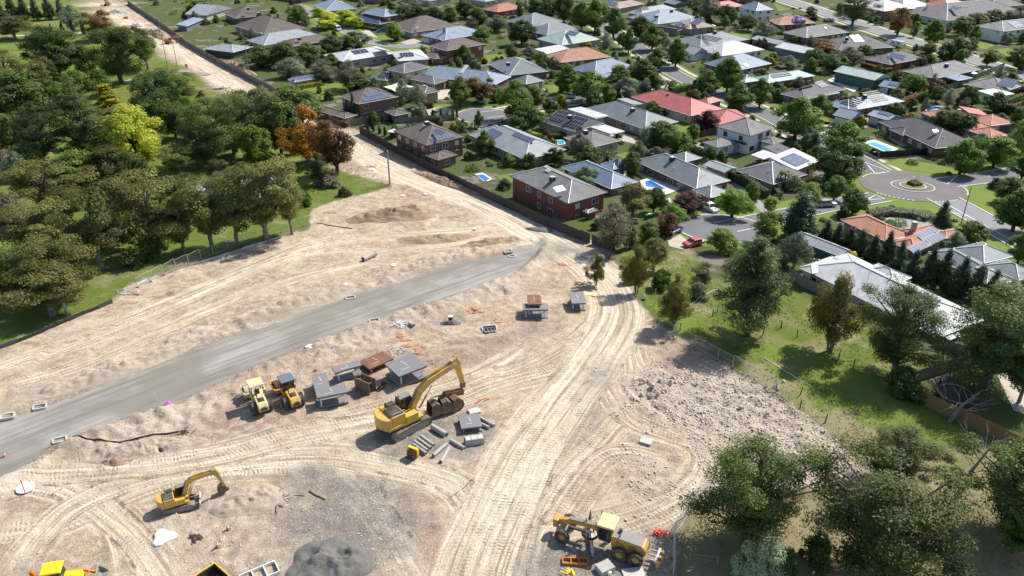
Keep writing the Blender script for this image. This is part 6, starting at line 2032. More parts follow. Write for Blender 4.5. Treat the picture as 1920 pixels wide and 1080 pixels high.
hedge('green clipped hedge round the small lawn of the charcoal house', [(1005, 262), (1058, 258), (1040, 240)], 1.3, 1.3, 'leaf_green')
hedge('trimmed hedge below the brown brick house', [(660, 230), (722, 217)], 1.6, 1.3, 'leaf_green')
hedge('square dark hedge at the small cul-de-sac', [(786, 204), (812, 202)], 1.6, 2.0, 'leaf_dark')
hedge('grey-green border hedge beside the driveway court', [(1630, 408), (1665, 402), (1705, 406), (1742, 414)], 2.6, 1.3, 'leaf_silver')
hedge('clipped hedge before the dark garage drive', [(1445, 352), (1462, 372)], 1.2, 1.6, 'leaf_dark')
hedge('hedge in front of the caravan drive', [(676, 52), (705, 58), (722, 52)], 1.3, 1.3, 'leaf_green')
hedge('hedge beside the blue house with skylights', [(1243, 43), (1276, 38)], 1.5, 2.0, 'leaf_green')
hedge('low reddish planting in the roundabout island', [(1706, 349), (1722, 347)], 2.6, 1.0, 'leaf_russet')
# long grass and weeds
def tufts():
    r = np.random.default_rng(8)
    pts = []
    PD = [np.array(PADDOCK), np.array(LEFT)]
    for poly, n, box in ((PADDOCK, 26000, (20, 110, 50, 170)), (LEFT, 12000, (-110, -20, 95, 230))):
        x, y = r.uniform(box[0], box[1], n), r.uniform(box[2], box[3], n)
        m = (poly_sd(x, y, poly) > .2) & (vnoise(x * .14, y * .14, 77) + .3 * vnoise(x * .6, y * .6, 78) > .52)
        pts.append(np.stack([x[m], y[m]], -1))
    P = np.concatenate(pts)
    z = np.array([gz(a, b) for a, b in P])
    n = len(P)
    V, T = [], []
    for k in range(3):
        a = r.uniform(0, 6.28, n)
        h_ = r.uniform(.08, .3, n)
        w_ = .07
        base = np.stack([P[:, 0] + r.normal(size=n) * .15, P[:, 1] + r.normal(size=n) * .15, z - .02], -1)
        s = np.stack([np.cos(a) * w_, np.sin(a) * w_, np.zeros(n)], -1)
        tip = base + np.stack([r.normal(size=n) * .15, r.normal(size=n) * .15, h_], -1)
        V.append(np.stack([base - s, base + s, tip], 1))
        T.append(np.clip(vnoise(P[:, 0] * .1, P[:, 1] * .1, 5) * .7 + r.random(n) * .4 - .1, 0, 1))
    V = np.concatenate(V).reshape(-1, 3)
    me = np_mesh('grass', V, np.arange(len(V)).reshape(-1, 3), 'leaf_grass', np.concatenate(T))
    tag(put('grass', me), 'long green and straw-coloured grass of the paddock and grove', 'grass', kind='stuff')
leafmat('leaf_grass', (.10, .155, .025), (.24, .21, .075), .3)
tufts()
# ------------------------------------------------------------------ machines
CROP.update({'y': (680, 670, 5.4), 'z': (440, 640, 6.75), 'g': (1020, 940, 6.857), 'm': (960, 500, 9.0)})
def place(rear, front, name, label, cat, group=None):
    """an empty on the ground half-way between two photo points, +x towards the second"""
    a, b = G(*rear), G(*front)
    c = (a + b) / 2
    return empty(name, (c.x, c.y, gz(c.x, c.y)), math.atan2(b.y - a.y, b.x - a.x), label, cat, group)
def belt(L, H, n=6):
    """stadium outline in x-z"""
    r = H / 2
    pts = []
    for k in range(n + 1):
        a = -math.pi / 2 + math.pi * k / n
        pts.append((L / 2 - r + r * math.cos(a), r + r * math.sin(a)))
    for k in range(n + 1):
        a = math.pi / 2 + math.pi * k / n
        pts.append((-L / 2 + r + r * math.cos(a), r + r * math.sin(a)))
    return pts
def crawler(root, L, H, w, gauge):
    for s in (-1, 1):
        t = MB().prism(belt(L, H), w).build('track', 'track_steel', root, (0, s * gauge / 2, 0))
        b = MB()
        pts = belt(L, H, 8)
        per = [0]
        for i in range(len(pts)):
            per.append(per[-1] + math.dist(pts[i], pts[(i + 1) % len(pts)]))
        n = int(per[-1] / .22)
        for k in range(n):
            d = per[-1] * k / n
            i = max(j for j in range(len(pts)) if per[j] <= d)
            f = (d - per[i]) / (per[i + 1] - per[i] + 1e-9)
            p, q = pts[i], pts[(i + 1) % len(pts)]
            x, z = p[0] + (q[0] - p[0]) * f, p[1] + (q[1] - p[1]) * f
            b.box((x, 0, z), (.16, w + .04, .07), rot=Matrix.Rotation(-math.atan2(q[1] - p[1], q[0] - p[0]), 4, 'Y'))
        b.build('track_shoes', 'track_steel', t)
        f = MB().box((0, 0, H * .52), (L - H, w * .55, H * .5)).build('track_frame', 'mach_grey', root, (0, s * (gauge / 2 + w * .24), 0))
        for k in range(6):
            MB().tube((0, -.03, 0), (0, w * .32, 0), H * .16, H * .16, 10).build('roller', 'track_steel', f, (-(L - H) / 2 + (L - H) * k / 5, 0, H * .24))
def limb(pts_top, pts_bot, w):
    """box-section arm between an upper and a lower outline"""
    return MB().prism(list(pts_top) + list(reversed(pts_bot)), w)
def ram(root, p, q, r=.10):
    p, q = Vector(p), Vector(q)
    m = p.lerp(q, .58)
    o = MB().tube(p, m, r, r, 8).build('cylinder', 'mach_yellow', root)
    MB().tube(m, q, r * .55, r * .55, 8).build('rod', 'steel_galv', o)
def excavator(rear, front, label, sc=1.0, paint_='mach_yellow', pose='high', swing=0.0, blade=False, tool='breaker', cabside=1):
    root = place(rear, front, 'excavator', label, 'excavator')
    root.scale = (sc, sc, sc)
    crawler(root, 5.0, 1.05, .62, 2.75)
    MB().box((0, 0, .85), (2.4, 2.4, .5)).build('car_body', 'mach_grey', root, bevel=.06)
    MB().tube((0, 0, 1.05), (0, 0, 1.32), .8, .8, 18).build('slew_ring', 'mach_black', root)
    up = empty('upper_structure', (0, 0, 1.3), swing)
    up.parent = root
    # the rotating upper is made of meshes; its deck is the part itself
    bpy.data.objects.remove(up)
    S = Matrix.Rotation(swing, 4, 'Z')
    def U(b, name, mat, bevel=.0):
        b.v = [tuple(S @ Vector(v)) for v in b.v]
        return b.build(name, mat, root, bevel=bevel)
    deck = U(MB().box((-.55, 0, 1.5), (4.3, 2.9, .36)), 'deck', paint_, .05)
    cw = []
    for k in range(9):
        a = math.pi / 2 + math.pi * k / 8
        cw.append((-2.2 + 1.05 * math.cos(a), 1.45 * math.sin(a)))
    n = len(cw)
    U(MB().add([(x, y, 1.35) for x, y in cw] + [(x, y, 2.75) for x, y in cw], [tuple(range(n - 1, -1, -1)), tuple(range(n, 2 * n))] + [(i, (i + 1) % n, n + (i + 1) % n, n + i) for i in range(n)]), 'counterweight', paint_, .12)
    hood = U(MB().box((-1.35, 0, 2.25), (1.7, 2.75, 1.2)), 'engine_hood', paint_, .08)
    lid = MB().box((-1.4, -.35, 2.9), (1.5, 1.6, .16)).box((-1.0, .9, 2.92), (.9, .7, .22))
    lid.v = [tuple(S @ Vector(v)) for v in lid.v]
    lid.build('hood_cover', 'mach_black', hood, bevel=.03)
    ex = MB().tube((-1.7, .75, 2.85), (-1.7, .75, 3.5), .09, .08, 8)
    ex.v = [tuple(S @ Vector(v)) for v in ex.v]
    ex.build('exhaust', 'mach_black', hood)
    for s, nm in ((-1, 'side_box'), (1, 'tool_box')):
        U(MB().box((.25, -cabside * 1.05, 1.95) if s < 0 else (-.35, cabside * 1.15, 2.0), (1.5, .8, .75) if s < 0 else (.5, .6, .8)), nm, paint_, .05)
    # handrails
    rb = MB()
    for y in (-1.35, 1.35):
        for a, b in (((-2.0, y, 2.8), (-2.0, y, 3.35)), ((-2.0, y, 3.35), (-.6, y, 3.35)), ((-.6, y, 3.35), (-.6, y, 2.8))):
            rb.tube(a, b, .03, .03, 5)
    U(rb, 'handrail', 'steel_galv')
    # cab
    cy = cabside * .92
    prof = [(-.15, 1.65), (1.55, 1.65), (1.62, 2.4), (1.35, 3.25), (-.05, 3.3), (-.2, 2.6)]
    cab = U(MB().prism(prof, .98, cy - .49), 'cab', 'mach_black', .05)
    gl = MB()
    for y in (cy - .5, cy + .5):
        gl.prism([(.05, 2.25), (1.42, 2.25), (1.22, 3.12), (.1, 3.15)], .03, y - .015)
    gl.box((1.52, cy, 2.6), (.04, .84, 1.15), rot=Matrix.Rotation(R(-16), 4, 'Y'))
    gl.v = [tuple(S @ Vector(v)) for v in gl.v]
    gl.build('cab_window', 'cab_glass', cab)
    rf = MB().box((.62, cy, 3.32), (1.35, .95, .07))
    rf.v = [tuple(S @ Vector(v)) for v in rf.v]
    rf.build('cab_roof', 'mach_grey', cab, bevel=.02)
    bc = MB().tube((.1, cy, 3.35), (.1, cy, 3.55), .1, .09, 10)
    bc.v = [tuple(S @ Vector(v)) for v in bc.v]
    bc.build('beacon', 'mach_orange', cab)
    # boom and stick
    if pose == 'high':
        T = [(.75, 2.15), (1.8, 3.9), (3.1, 4.9), (6.4, 5.6), (6.9, 5.4)]
        B = [(1.15, 1.75), (2.35, 3.5), (3.5, 4.25), (6.2, 4.9), (6.85, 4.95)]
        st = [[(6.2, 5.95), (7.1, 5.95), (7.4, 5.0), (7.95, 2.35)], [(6.35, 5.1), (6.8, 4.7), (7.55, 2.3)]]
        tip = (7.75, 2.3)
    elif pose == 'low':
        T = [(.75, 2.15), (1.6, 4.3), (2.6, 5.0), (5.6, 5.2), (6.2, 4.9)]
        B = [(1.15, 1.75), (2.15, 3.9), (2.9, 4.35), (5.5, 4.5), (6.1, 4.35)]
        st = [[(5.6, 5.35), (6.4, 5.25), (6.8, 4.4), (7.4, 1.9)], [(5.8, 4.5), (6.2, 4.1), (7.0, 1.85)]]
        tip = (7.2, 1.8)
    else:
        T = [(.75, 2.15), (2.0, 3.7), (3.4, 4.3), (5.8, 3.4), (6.3, 3.0)]
        B = [(1.15, 1.75), (2.4, 3.2), (3.5, 3.7), (5.6, 2.9), (6.2, 2.5)]
        st = [[(5.7, 3.6), (6.5, 3.3), (6.2, 2.4), (5.2, .9)], [(5.9, 2.8), (5.7, 2.2), (4.9, 1.0)]]
        tip = (5.0, .9)
    boom = U(limb(T, B, .62), 'boom', paint_, .04)
    stick = U(MB().prism(st[0] + list(reversed(st[1])), .46), 'stick', paint_, .04)
    for y in (-.42, .42):
        p, q = S @ Vector((1.75, y, 1.9)), S @ Vector((B[2][0], y, B[2][1] - .1))
        ram(boom, p, q, .11)
    ram(boom, S @ Vector((T[2][0] + .3, 0, T[2][1] + .35)), S @ Vector((st[0][0][0] + .2, 0, st[0][0][1] + .05)), .10)
    ram(stick, S @ Vector((st[0][1][0], 0, st[0][1][1] + .15)), S @ Vector((tip[0] + .25, 0, tip[1] + .6)), .09)
    for y in (-.14, .14):                 # hydraulic hoses over the boom
        hb = MB()
        hp = [S @ Vector((q[0] - .05, y, q[1] + .1 + .06 * (i_ % 2))) for i_, q in enumerate(T[:4])] + [S @ Vector((st[0][1][0] - .3, y * 1.6, st[0][1][1] + .25)), S @ Vector((st[0][2][0] + .1, y * 1.7, st[0][2][1]))]
        hb.path(hp, [.035] * len(hp), 5)
        hb.build('hydraulic_hose', 'mach_black', boom)
    U(MB().box((tip[0], 0, tip[1] - .15), (.5, .5, .7)), 'quick_hitch', 'bucket_brown', .04)
    if tool == 'breaker':
        U(MB().box((tip[0] - 1.3, 0, tip[1] - .75), (2.6, .62, .62), rot=Matrix.Rotation(R(14), 4, 'Y')).tube((tip[0] - 2.5, 0, tip[1] - .45), (tip[0] - 4.0, 0, tip[1] - .12), .12, .05, 8), 'breaker', 'steel_rust', .03)
    else:
        bucket_mesh(tip[0] - .9, tip[1] - 1.35, 1.0 if blade else 1.2, U)
    if blade:
        bl = MB().prism([(3.1, .05), (3.35, .25), (3.38, .75), (3.2, 1.05), (3.08, .6)], 2.9)
        bl.build('dozer_blade', 'steel_galv', root, bevel=.02)
        for s in (-1, 1):
            MB().box((2.2, s * .9, .55), (2.0, .22, .25)).build('blade_arm', 'mach_grey', root)
    return root
def bucket_mesh(x, z, w, U=None):
    pts = [(x + 1.1, z + 1.4), (x + .5, z + 1.55), (x - .1, z + 1.0), (x - .25, z + .4), (x + .1, z - .05), (x + .7, z - .15), (x + 1.25, z + .1), (x + .75, z + .0), (x + .2, z + .12), (x - .1, z + .45), (x + .02, z + .9), (x + .55, z + 1.38)]
    b = MB().prism(pts, w)
    for s in (-1, 1):
        b.prism([(x + 1.1, z + 1.4), (x + .5, z + 1.55), (x - .1, z + 1.0), (x - .25, z + .4), (x + .1, z - .05), (x + .7, z - .15), (x + 1.25, z + .1)], .05, s * w / 2 - (.05 if s > 0 else 0))
    for k in range(5):
        b.box((x + 1.42, -w / 2 + .1 + (w - .2) * k / 4, z + .16), (.38, .12, .1), rot=Matrix.Rotation(R(-18), 4, 'Y'))
    return U(b, 'bucket', 'bucket_brown', .02) if U else b
excavator((715, 823), (800, 778), 'large yellow excavator with raised boom and breaker beside the pipes', 1.18, pose='high', swing=R(-6))
excavator((306, 955), (368, 942), 'small yellow excavator with front blade at the lower left', .68, 'mach_yellow', 'low', R(8), True, 'bucket')
excavator((192, 16), (212, 4), 'distant yellow excavator at the top of the dirt road', .85, 'mach_amber', 'fold', R(20), False, 'bucket')
excavator((310, 84), (325, 78), 'small distant digger on the dirt road by the poles', .7, 'mach_orange', 'fold', R(-60), False, 'bucket')
for i, (x, y, rz, lab) in enumerate([(738, 575, 20, 'toothed digging bucket, first of three beside the excavator'), (845, 545, 15, 'worn digging bucket, middle of three beside the excavator'), (940, 515, 25, 'wide smooth bucket, last of three beside the excavator')]):
    g = GS(*K('y', x, y))
    o = bucket_mesh(-.5, .15, 1.5).build('digging_bucket', 'bucket_brown', None, g, (0, 0, R(rz + 190)), bevel=.02)
    o.scale = (1.25, 1.1, 1.25)
    tag(o, lab, 'bucket', 'spare buckets beside the excavator')
def wheel(root, p, r, w, name='wheel', hub='mach_yellow', n=20):
    """tyre and rim, axle along y"""
    o = MB().ring((p[0], p[1] - w / 2, p[2]), (p[0], p[1] + w / 2, p[2]), r, r * .5, n).build(name, 'rubber', root, bevel=.04)
    lug = MB()
    for k in range(n):
        a = 2 * math.pi * k / n
        for s in (-1, 1):
            lug.box((p[0] + r * math.cos(a + s * .06), p[1] + s * w * .24, p[2] + r * math.sin(a + s * .06)), (.09, w * .46, .08), rot=Matrix.Rotation(-a, 4, 'Y') @ Matrix.Rotation(s * .5, 4, 'X'))
    lug.build('tread', 'rubber', o)
    MB().tube((p[0], p[1] - w * .28, p[2]), (p[0], p[1] + w * .28, p[2]), r * .52, r * .52, n).tube((p[0], p[1] - w * .36, p[2]), (p[0], p[1] + w * .36, p[2]), r * .2, r * .2, 10).build('rim', hub, o)
    return o
def roller(rear, front, label, paint_, pad, canopy, scale=1.12):
    root = place(rear, front, 'road_roller', label, 'road roller')
    root.scale = (scale,) * 3
    d = MB().ring((1.75, -1.07, .78), (1.75, 1.07, .78), .78, .70, 28).tube((1.75, -.9, .78), (1.75, .9, .78), .71, .71, 24)
    if pad:
        for k in range(18):
            for j in range(6):
                a = 2 * math.pi * (k + .5 * (j % 2)) / 18
                d.box((1.75 + .83 * math.cos(a), -.9 + j * .36, .78 + .83 * math.sin(a)), (.14, .18, .16), rot=Matrix.Rotation(-a, 4, 'Y'))
    d.build('drum', 'steel_rust' if pad else 'drum_steel', root)
    fr = MB()
    for s in (-1, 1):
        fr.box((1.75, s * 1.2, .95), (2.2, .14, .42))
    fr.box((2.85, 0, .95), (.16, 2.5, .46)).box((.68, 0, .95), (.22, 2.5, .5))
    fr.build('drum_frame', paint_, root, bevel=.03)
    MB().tube((.3, 0, .5), (.3, 0, 1.2), .22, .22, 12).build('pivot', 'mach_black', root)
    MB().box((-1.2, 0, .85), (2.6, 1.1, .6)).build('chassis', 'mach_black', root, bevel=.04)
    hp = [(-3.15, .75), (-3.2, 1.45), (-2.9, 1.75), (-.95, 1.95), (-.95, .85)]
    hd = MB().prism(hp, 1.15).build('engine_hood', paint_, root, bevel=.07)
    gb = MB()
    for k in range(5):
        gb.box((-3.19, 0, .92 + k * .1), (.05, .8, .05))
    gb.box((-2.2, 0, 1.87), (.7, .7, .05), rot=Matrix.Rotation(R(-6), 4, 'Y'))
    gb.build('grille', 'mach_black', hd)
    for s in (-.4, .4):
        MB().box((-3.21, s, 1.35), (.06, .22, .14)).build('rear_light', 'trim_white', hd)
    MB().tube((-1.7, .3, 1.85), (-1.7, .3, 2.5), .06, .06, 8).build('exhaust', 'mach_black', hd)
    for s in (-1, 1):
        wheel(root, (-1.95, s * .92, .76), .76, .56, 'wheel', paint_)
    cab = MB().box((-.25, 0, 1.35), (1.4, 1.5, .55)).build('platform', paint_, root, bevel=.03)
    pb = MB()
    for sx in (-.9, .4):
        for s in (-.66, .66):
            pb.tube((sx, s, 1.55), (sx, s, 3.0), .05, .05, 6)
    pb.build('canopy_frame', 'mach_black', root)
    if pad:
        gl = MB()
        for s in (-.66, .66):
            gl.box((-.25, s, 2.3), (1.2, .03, 1.2))
        gl.box((.4, 0, 2.3), (.03, 1.2, 1.2)).box((-.9, 0, 2.3), (.03, 1.2, 1.2))
        gl.build('cab_window', 'cab_glass', root)
    MB().box((-.25, 0, 3.06), (1.75, 1.7, .14)).build('canopy', canopy, root, bevel=.05)
    MB().box((-.55, 0, 1.85), (.5, .55, .5)).box((-.78, 0, 2.2), (.12, .5, .5)).build('seat', 'mach_black', root, bevel=.04)
    MB().tube((.2, 0, 1.6), (.05, 0, 2.1), .05, .05, 6).build('steering_column', 'mach_black', root)
roller((499, 784), (470, 730), 'pale yellow smooth-drum roller with cream canopy', 'mach_cream', False, 'mach_cream')
roller((561, 775), (522, 720), 'yellow padfoot roller with dark cab roof', 'mach_yellow', True, 'wall_bluegrey')
def grader(rear, front, label):
    root = place(rear, front, 'motor_grader', label, 'grader')
    root.scale = (1.12,) * 3
    Y = 'mach_amber'
    # front frame
    fr = MB().prism([(4.9, 1.15), (4.9, 1.75), (3.6, 2.15), (.6, 2.35), (-.4, 2.0), (-.4, 1.6), (.7, 1.9), (3.4, 1.75), (4.3, 1.15)], .42).build('front_frame', Y, root, bevel=.04)
    MB().box((2.2, 0, 2.33), (3.0, .44, .06), rot=Matrix.Rotation(R(3.8), 4, 'Y')).build('frame_cover', 'mach_grey', fr)
    MB().box((4.95, 0, 1.35), (.5, .9, .9)).build('nose_block', Y, root, bevel=.05)
    MB().tube((4.0, -.95, .75), (4.0, .95, .75), .16, .16, 8).build('front_axle', 'mach_black', root)
    for s in (-1, 1):
        wheel(root, (4.0, s * 1.12, .70), .70, .40, 'wheel', Y)
        for x in (-1.55, -3.1):
            wheel(root, (x, s * 1.08, .70), .70, .42, 'wheel', Y)
        MB().box((-2.3, s * .86, .72), (2.4, .16, .42)).build('tandem_case', 'mach_black', root, bevel=.05)
    # circle, blade and lift rams
    MB().ring((1.6, 0, 1.0), (1.6, 0, 1.15), .85, .65, 24).box((2.7, 0, 1.1), (2.0, .25, .2)).build('turn_circle', 'mach_black', root)
    bl = MB().prism([(1.35, .05), (1.6, .15), (1.66, .5), (1.5, .8), (1.38, .78), (1.5, .48), (1.46, .2)], 3.9)
    Rz = Matrix.Translation((1.5, 0, 0)) @ Matrix.Rotation(R(24), 4, 'Z') @ Matrix.Translation((-1.5, 0, 0))
    bl.v = [tuple(Rz @ Vector(v)) for v in bl.v]
    bl.build('blade', 'steel_galv', root)
    for s in (-1, 1):
        ram(root, (1.9, s * .55, 3.4), (1.75, s * .75, 1.15), .07)
        MB().tube((1.9, s * .3, 2.1), (1.9, s * .55, 2.9), .09, .07, 6).build('lift_arm', 'mach_black', root)
    # cab
    cab = MB().prism([(-.55, 1.35), (.55, 1.35), (.75, 1.9), (.62, 3.1), (-.6, 3.15)], 1.5).build('cab', 'mach_black', root, bevel=.04)
    gl = MB()
    for s in (-.76, .76):
        gl.prism([(-.45, 1.6), (.5, 1.6), (.62, 1.95), (.52, 2.95), (-.48, 3.0)], .03, s - .015)
    gl.box((.71, 0, 2.45), (.04, 1.3, 1.05), rot=Matrix.Rotation(R(-6), 4, 'Y'))
    gl.build('cab_window', 'cab_glass', cab)
    MB().box((-.02, 0, 3.2), (1.75, 1.95, .16), taper=.93).build('cab_roof', 'mach_cream', cab, bevel=.05)
    for s in (-1, 1):
        MB().tube((.7, s * .7, 2.9), (.9, s * 1.15, 3.0), .03, .03, 5).box((.95, s * 1.2, 2.8), (.08, .25, .4)).build('mirror', 'mach_black', cab)
    lad = MB()
    for k in range(3):
        lad.box((-.1, -.95, .6 + k * .3), (.5, .25, .05))
    lad.build('step', 'mach_black', root)
    # engine
    en = MB().prism([(-.6, 1.0), (-.6, 2.1), (-3.6, 1.95), (-3.85, 1.6), (-3.85, 1.0)], 1.35).build('engine_cover', Y, root, bevel=.06)
    MB().box((-2.1, 0, 2.06), (2.7, 1.25, .06), rot=Matrix.Rotation(R(-2.9), 4, 'Y')).build('hood_cover', 'mach_grey', en)
    gb = MB()
    for s in (-.69, .69):
        for k in range(6):
            gb.box((-2.9 + k * .12, s, 1.5), (.05, .03, .6))
    gb.build('grille', 'mach_black', en)
    for s in (-1, 1):                      # green and silver stripe marks on the side
        MB().box((-1.15, s * .69, 1.75), (.55, .02, .07), rot=Matrix.Rotation(R(42), 4, 'Y')).box((-1.55, s * .69, 1.62), (.75, .02, .06), rot=Matrix.Rotation(R(-8), 4, 'Y')).build('stripe', 'bin_green', en)
    MB().tube((-1.3, .35, 2.05), (-1.3, .35, 2.75), .07, .06, 8).build('exhaust', 'mach_black', en)
    MB().tube((-1.2, -.3, 2.05), (-1.2, -.3, 2.45), .16, .16, 10).build('air_cleaner', 'mach_black', en)
    # rear ripper
    rp = MB()
    for s in (-.6, 0, .6):
        rp.box((-4.5, s, .8), (.7, .12, .16)).box((-4.95, s, .5), (.16, .12, .9), rot=Matrix.Rotation(R(12), 4, 'Y'))
    rp.box((-4.85, 0, .95), (.22, 1.8, .24)).build('ripper', 'steel_galv', root, bevel=.02)
    for s in (-.75, 0, .75):
        MB().tube((-5.1, s, .85), (-5.1, s + .3, .85), .22, .22, 10).build('ripper_roller', Y, root)
grader((1216, 1050), (1060, 1000), 'yellow motor grader with cream cab roof by the lower right tree')
def backhoe(rear, front, label):
    root = place(rear, front, 'backhoe_loader', label, 'backhoe loader')
    for s in (-1, 1):
        wheel(root, (-1.0, s * .85, .78), .78, .5, 'wheel', 'trim_white')
        wheel(root, (1.25, s * .85, .55), .55, .38, 'wheel', 'trim_white')
    MB().box((0, 0, .85), (3.4, .9, .5)).build('chassis', 'mach_black', root, bevel=.05)
    MB().prism([(.35, 1.0), (.35, 1.75), (1.9, 1.6), (2.05, 1.1)], .95).build('bonnet', 'mach_lemon', root, bevel=.08)
    cab = MB().prism([(-1.35, 1.1), (.25, 1.1), (.4, 1.8), (.15, 2.75), (-1.2, 2.8), (-1.45, 1.9)], 1.5).build('cab', 'mach_black', root, bevel=.05)
    gl = MB()
    for s in (-.76, .76):
        gl.prism([(-1.2, 1.5), (.2, 1.5), (.3, 1.8), (.1, 2.65), (-1.1, 2.7)], .03, s - .015)
    gl.box((.3, 0, 2.25), (.04, 1.3, .9), rot=Matrix.Rotation(R(-14), 4, 'Y'))
    gl.build('cab_window', 'cab_glass', cab)
    MB().box((-.5, 0, 2.86), (2.0, 1.75, .2), taper=.9).build('cab_roof', 'mach_lemon', cab, bevel=.09)
    for s in (-1, 1):
        MB().prism([(.5, 1.35), (.6, 1.6), (2.2, 1.35), (3.1, .75), (2.95, .6), (2.1, 1.1)], .16, s * .62 - .08).build('loader_arm', 'mach_orange', root, bevel=.02)
        ram(root, (.8, s * .62, .9), (2.1, s * .62, 1.15), .07)
    MB().tube((2.4, -.7, 1.05), (2.4, .7, 1.05), .09, .09, 8).build('cross_tube', 'mach_orange', root)
    b = MB().prism([(3.05, 1.15), (3.0, .3), (3.2, .05), (4.0, .08), (3.95, .14), (3.3, .16), (3.12, .4), (3.18, 1.1)], 2.3)
    for s in (-1, 1):
        b.prism([(3.05, 1.15), (3.0, .3), (3.2, .05), (4.0, .08), (3.5, .8)], .05, s * 1.15 - .025)
    b.build('front_bucket', 'mach_grey', root, bevel=.02)
    MB().prism([(-1.9, .9), (-1.7, 1.3), (-2.2, 2.9), (-2.5, 2.8), (-2.1, .9)], .3).build('rear_boom', 'mach_orange', root, bevel=.03)
backhoe((85, 1109), (156, 1096), 'yellow-roofed backhoe loader with black front bucket at the bottom left edge')
# ------------------------------------------------------------------ trench shields and steel
def shield(label, code, c, hgt, top='steel_plate', struts=4, low=True):
    """two steel plates held apart by spreaders: photo corners of the upper plate"""
    g0 = G(*K(code, c[2], c[3]), hgt)
    zb = gz(g0.x, g0.y)
    o, U_, V_ = rect_from(code, c, hgt, zb)
    cen = o + (U_ + V_) / 2
    root = empty('trench_shield', (cen.x, cen.y, zb), math.atan2(U_.y, U_.x), label, 'trench shield', 'steel trench shields on the site')
    a, b = U_.length, V_.length
    for z, nm in ((hgt, 'upper_plate'), (.08, 'lower_plate')):
        if nm == 'lower_plate' and not low:
            continue
        p = MB().box((0, 0, z), (a, b, .12)).build(nm, top, root, bevel=.01)
        rb = MB()
        for s in (-1, 1):
            rb.box((0, s * (b / 2 - .05), z - .13), (a, .1, .13)).box((s * (a / 2 - .05), 0, z - .13), (.1, b - .22, .13))
        rb.build('stiffener', 'steel_rust', p)
        if nm == 'upper_plate':
            MB().box((a * .12, 0, z + .065), (a * .35, .06, .012), rot=Matrix.Rotation(.2, 4, 'Z')).box((-a * .2, b * .1, z + .065), (.05, b * .3, .012)).build('chalk_mark', 'trim_white', p)
    for k in range(struts):
        MB().tube((a * (.38 if k % 2 else -.38), b * (.38 if k > 1 else -.38), .1), (a * (.38 if k % 2 else -.38), b * (.38 if k > 1 else -.38), hgt - .05), .09, .09, 8).build('spreader', 'steel_galv' if k % 2 else 'trim_white', root)
shield('blue-grey steel trench shield, short one nearest the padfoot roller', 'z', (1018, 422, 1010, 612, 1200, 562), 1.5)
shield('wide blue-grey trench shield with open front beside the rollers', 'z', (1018, 612, 1042, 722, 1428, 640), 1.7)
shield('rust-edged trench shield behind the wide blue-grey one', 'z', (1228, 332, 1272, 402, 1612, 300), 1.6)
shield('tilted rusty trench plate at the back of the shields', '21', (790, 545, 852, 612, 1012, 520), .9, 'steel_rust')
shield('large double trench shield with marked top behind the excavator boom', '21', (970, 566, 1072, 667, 1278, 580), 1.8)
shield('dark trench shield with open frame, upper of the pair by the dirt road', 'm', (248, 478, 265, 640, 500, 640), 2.2, 'steel_rust')
shield('pale-topped trench shield, lower of the pair by the dirt road', 'm', (180, 625, 185, 735, 612, 725), 1.6)
shield('grey trench shield standing alone near the dirt road bend', 'm', (948, 440, 1010, 625, 1252, 622), 1.4)
shield('rust-rimmed steel plate lying over concrete pipes', '21', (1525, 958, 1540, 1058, 1695, 1035), .75)
def upright_shield():
    g = GS(*K('21', 800, 775))
    root = empty('trench_shield', g, R(-33), 'upright brown trench shield standing on edge between the others', 'trench shield', 'steel trench shields on the site')
    for y in (0, 1.3):
        MB().box((0, y, .95), (2.6, .14, 1.9)).build('side_plate', 'bucket_brown', root, bevel=.02)
    for x in (-.95, .95):
        for z in (.5, 1.4):
            MB().tube((x, 0, z), (x, 1.3, z), .1, .1, 8).build('spreader', 'mach_black', root)
upright_shield()
tag(MB().box((0, 0, .1), (2.2, 1.1, .1)).build('timber_sheet', 'mach_cream', None, GS(1107, 552), (0, R(4), R(-8))), 'pale plywood sheet lying beside the lone trench shield', 'sheet')
def frame_item(label, base, rz, L, B_, mat):
    g = GS(*base)
    root = empty('steel_frame', g, R(rz), label, 'frame')
    for s in (-1, 1):
        MB().box((0, s * B_ / 2, .2), (L, .1, .35)).build('side_beam', mat, root)
    for k in range(4):
        MB().box((-L / 2 + L * k / 3, 0, .2), (.1, B_, .3)).build('cross_beam', mat, root)
frame_item('orange ladder-like steel frame beside the grader', (1078, 1056), -2, 2.5, .75, 'mach_orange')
frame_item('narrow open steel frame standing between the trench shields', (716, 726), 70, 1.6, .5, 'mach_black')
frame_item('white steel rack at the bottom edge', (487, 1078), 32, 3.6, 1.6, 'trim_white')
frame_item('pale post-frame near the drainage pits', (918, 622), 10, 1.6, 1.2, 'timber_grey')
def skip_tray():
    g = GS(405, 1100)
    root = empty('tipper_tray', g, R(-40), 'dark open tipper tray with yellow rim at the bottom edge', 'tipper tray')
    b = MB().box((0, 0, .35), (3.2, 2.2, .1))
    for s in (-1, 1):
        b.box((0, s * 1.1, .85), (3.2, .08, 1.0)).box((s * 1.6, 0, .85), (.08, 2.12, 1.0))
    b.build('tray_body', 'mach_black', root)
    rm = MB()
    for s in (-1, 1):
        rm.box((0, s * 1.1, 1.4), (3.36, .16, .12)).box((s * 1.6, 0, 1.4), (.16, 2.04, .118))
    rm.build('rim', 'mach_yellow', root)
    for s in (-1, 1):
        MB().tube((-.9, s * .8, .3), (.9, s * .8, .3), .28, .28, 10).build('skid', 'rubber', root)
skip_tray()
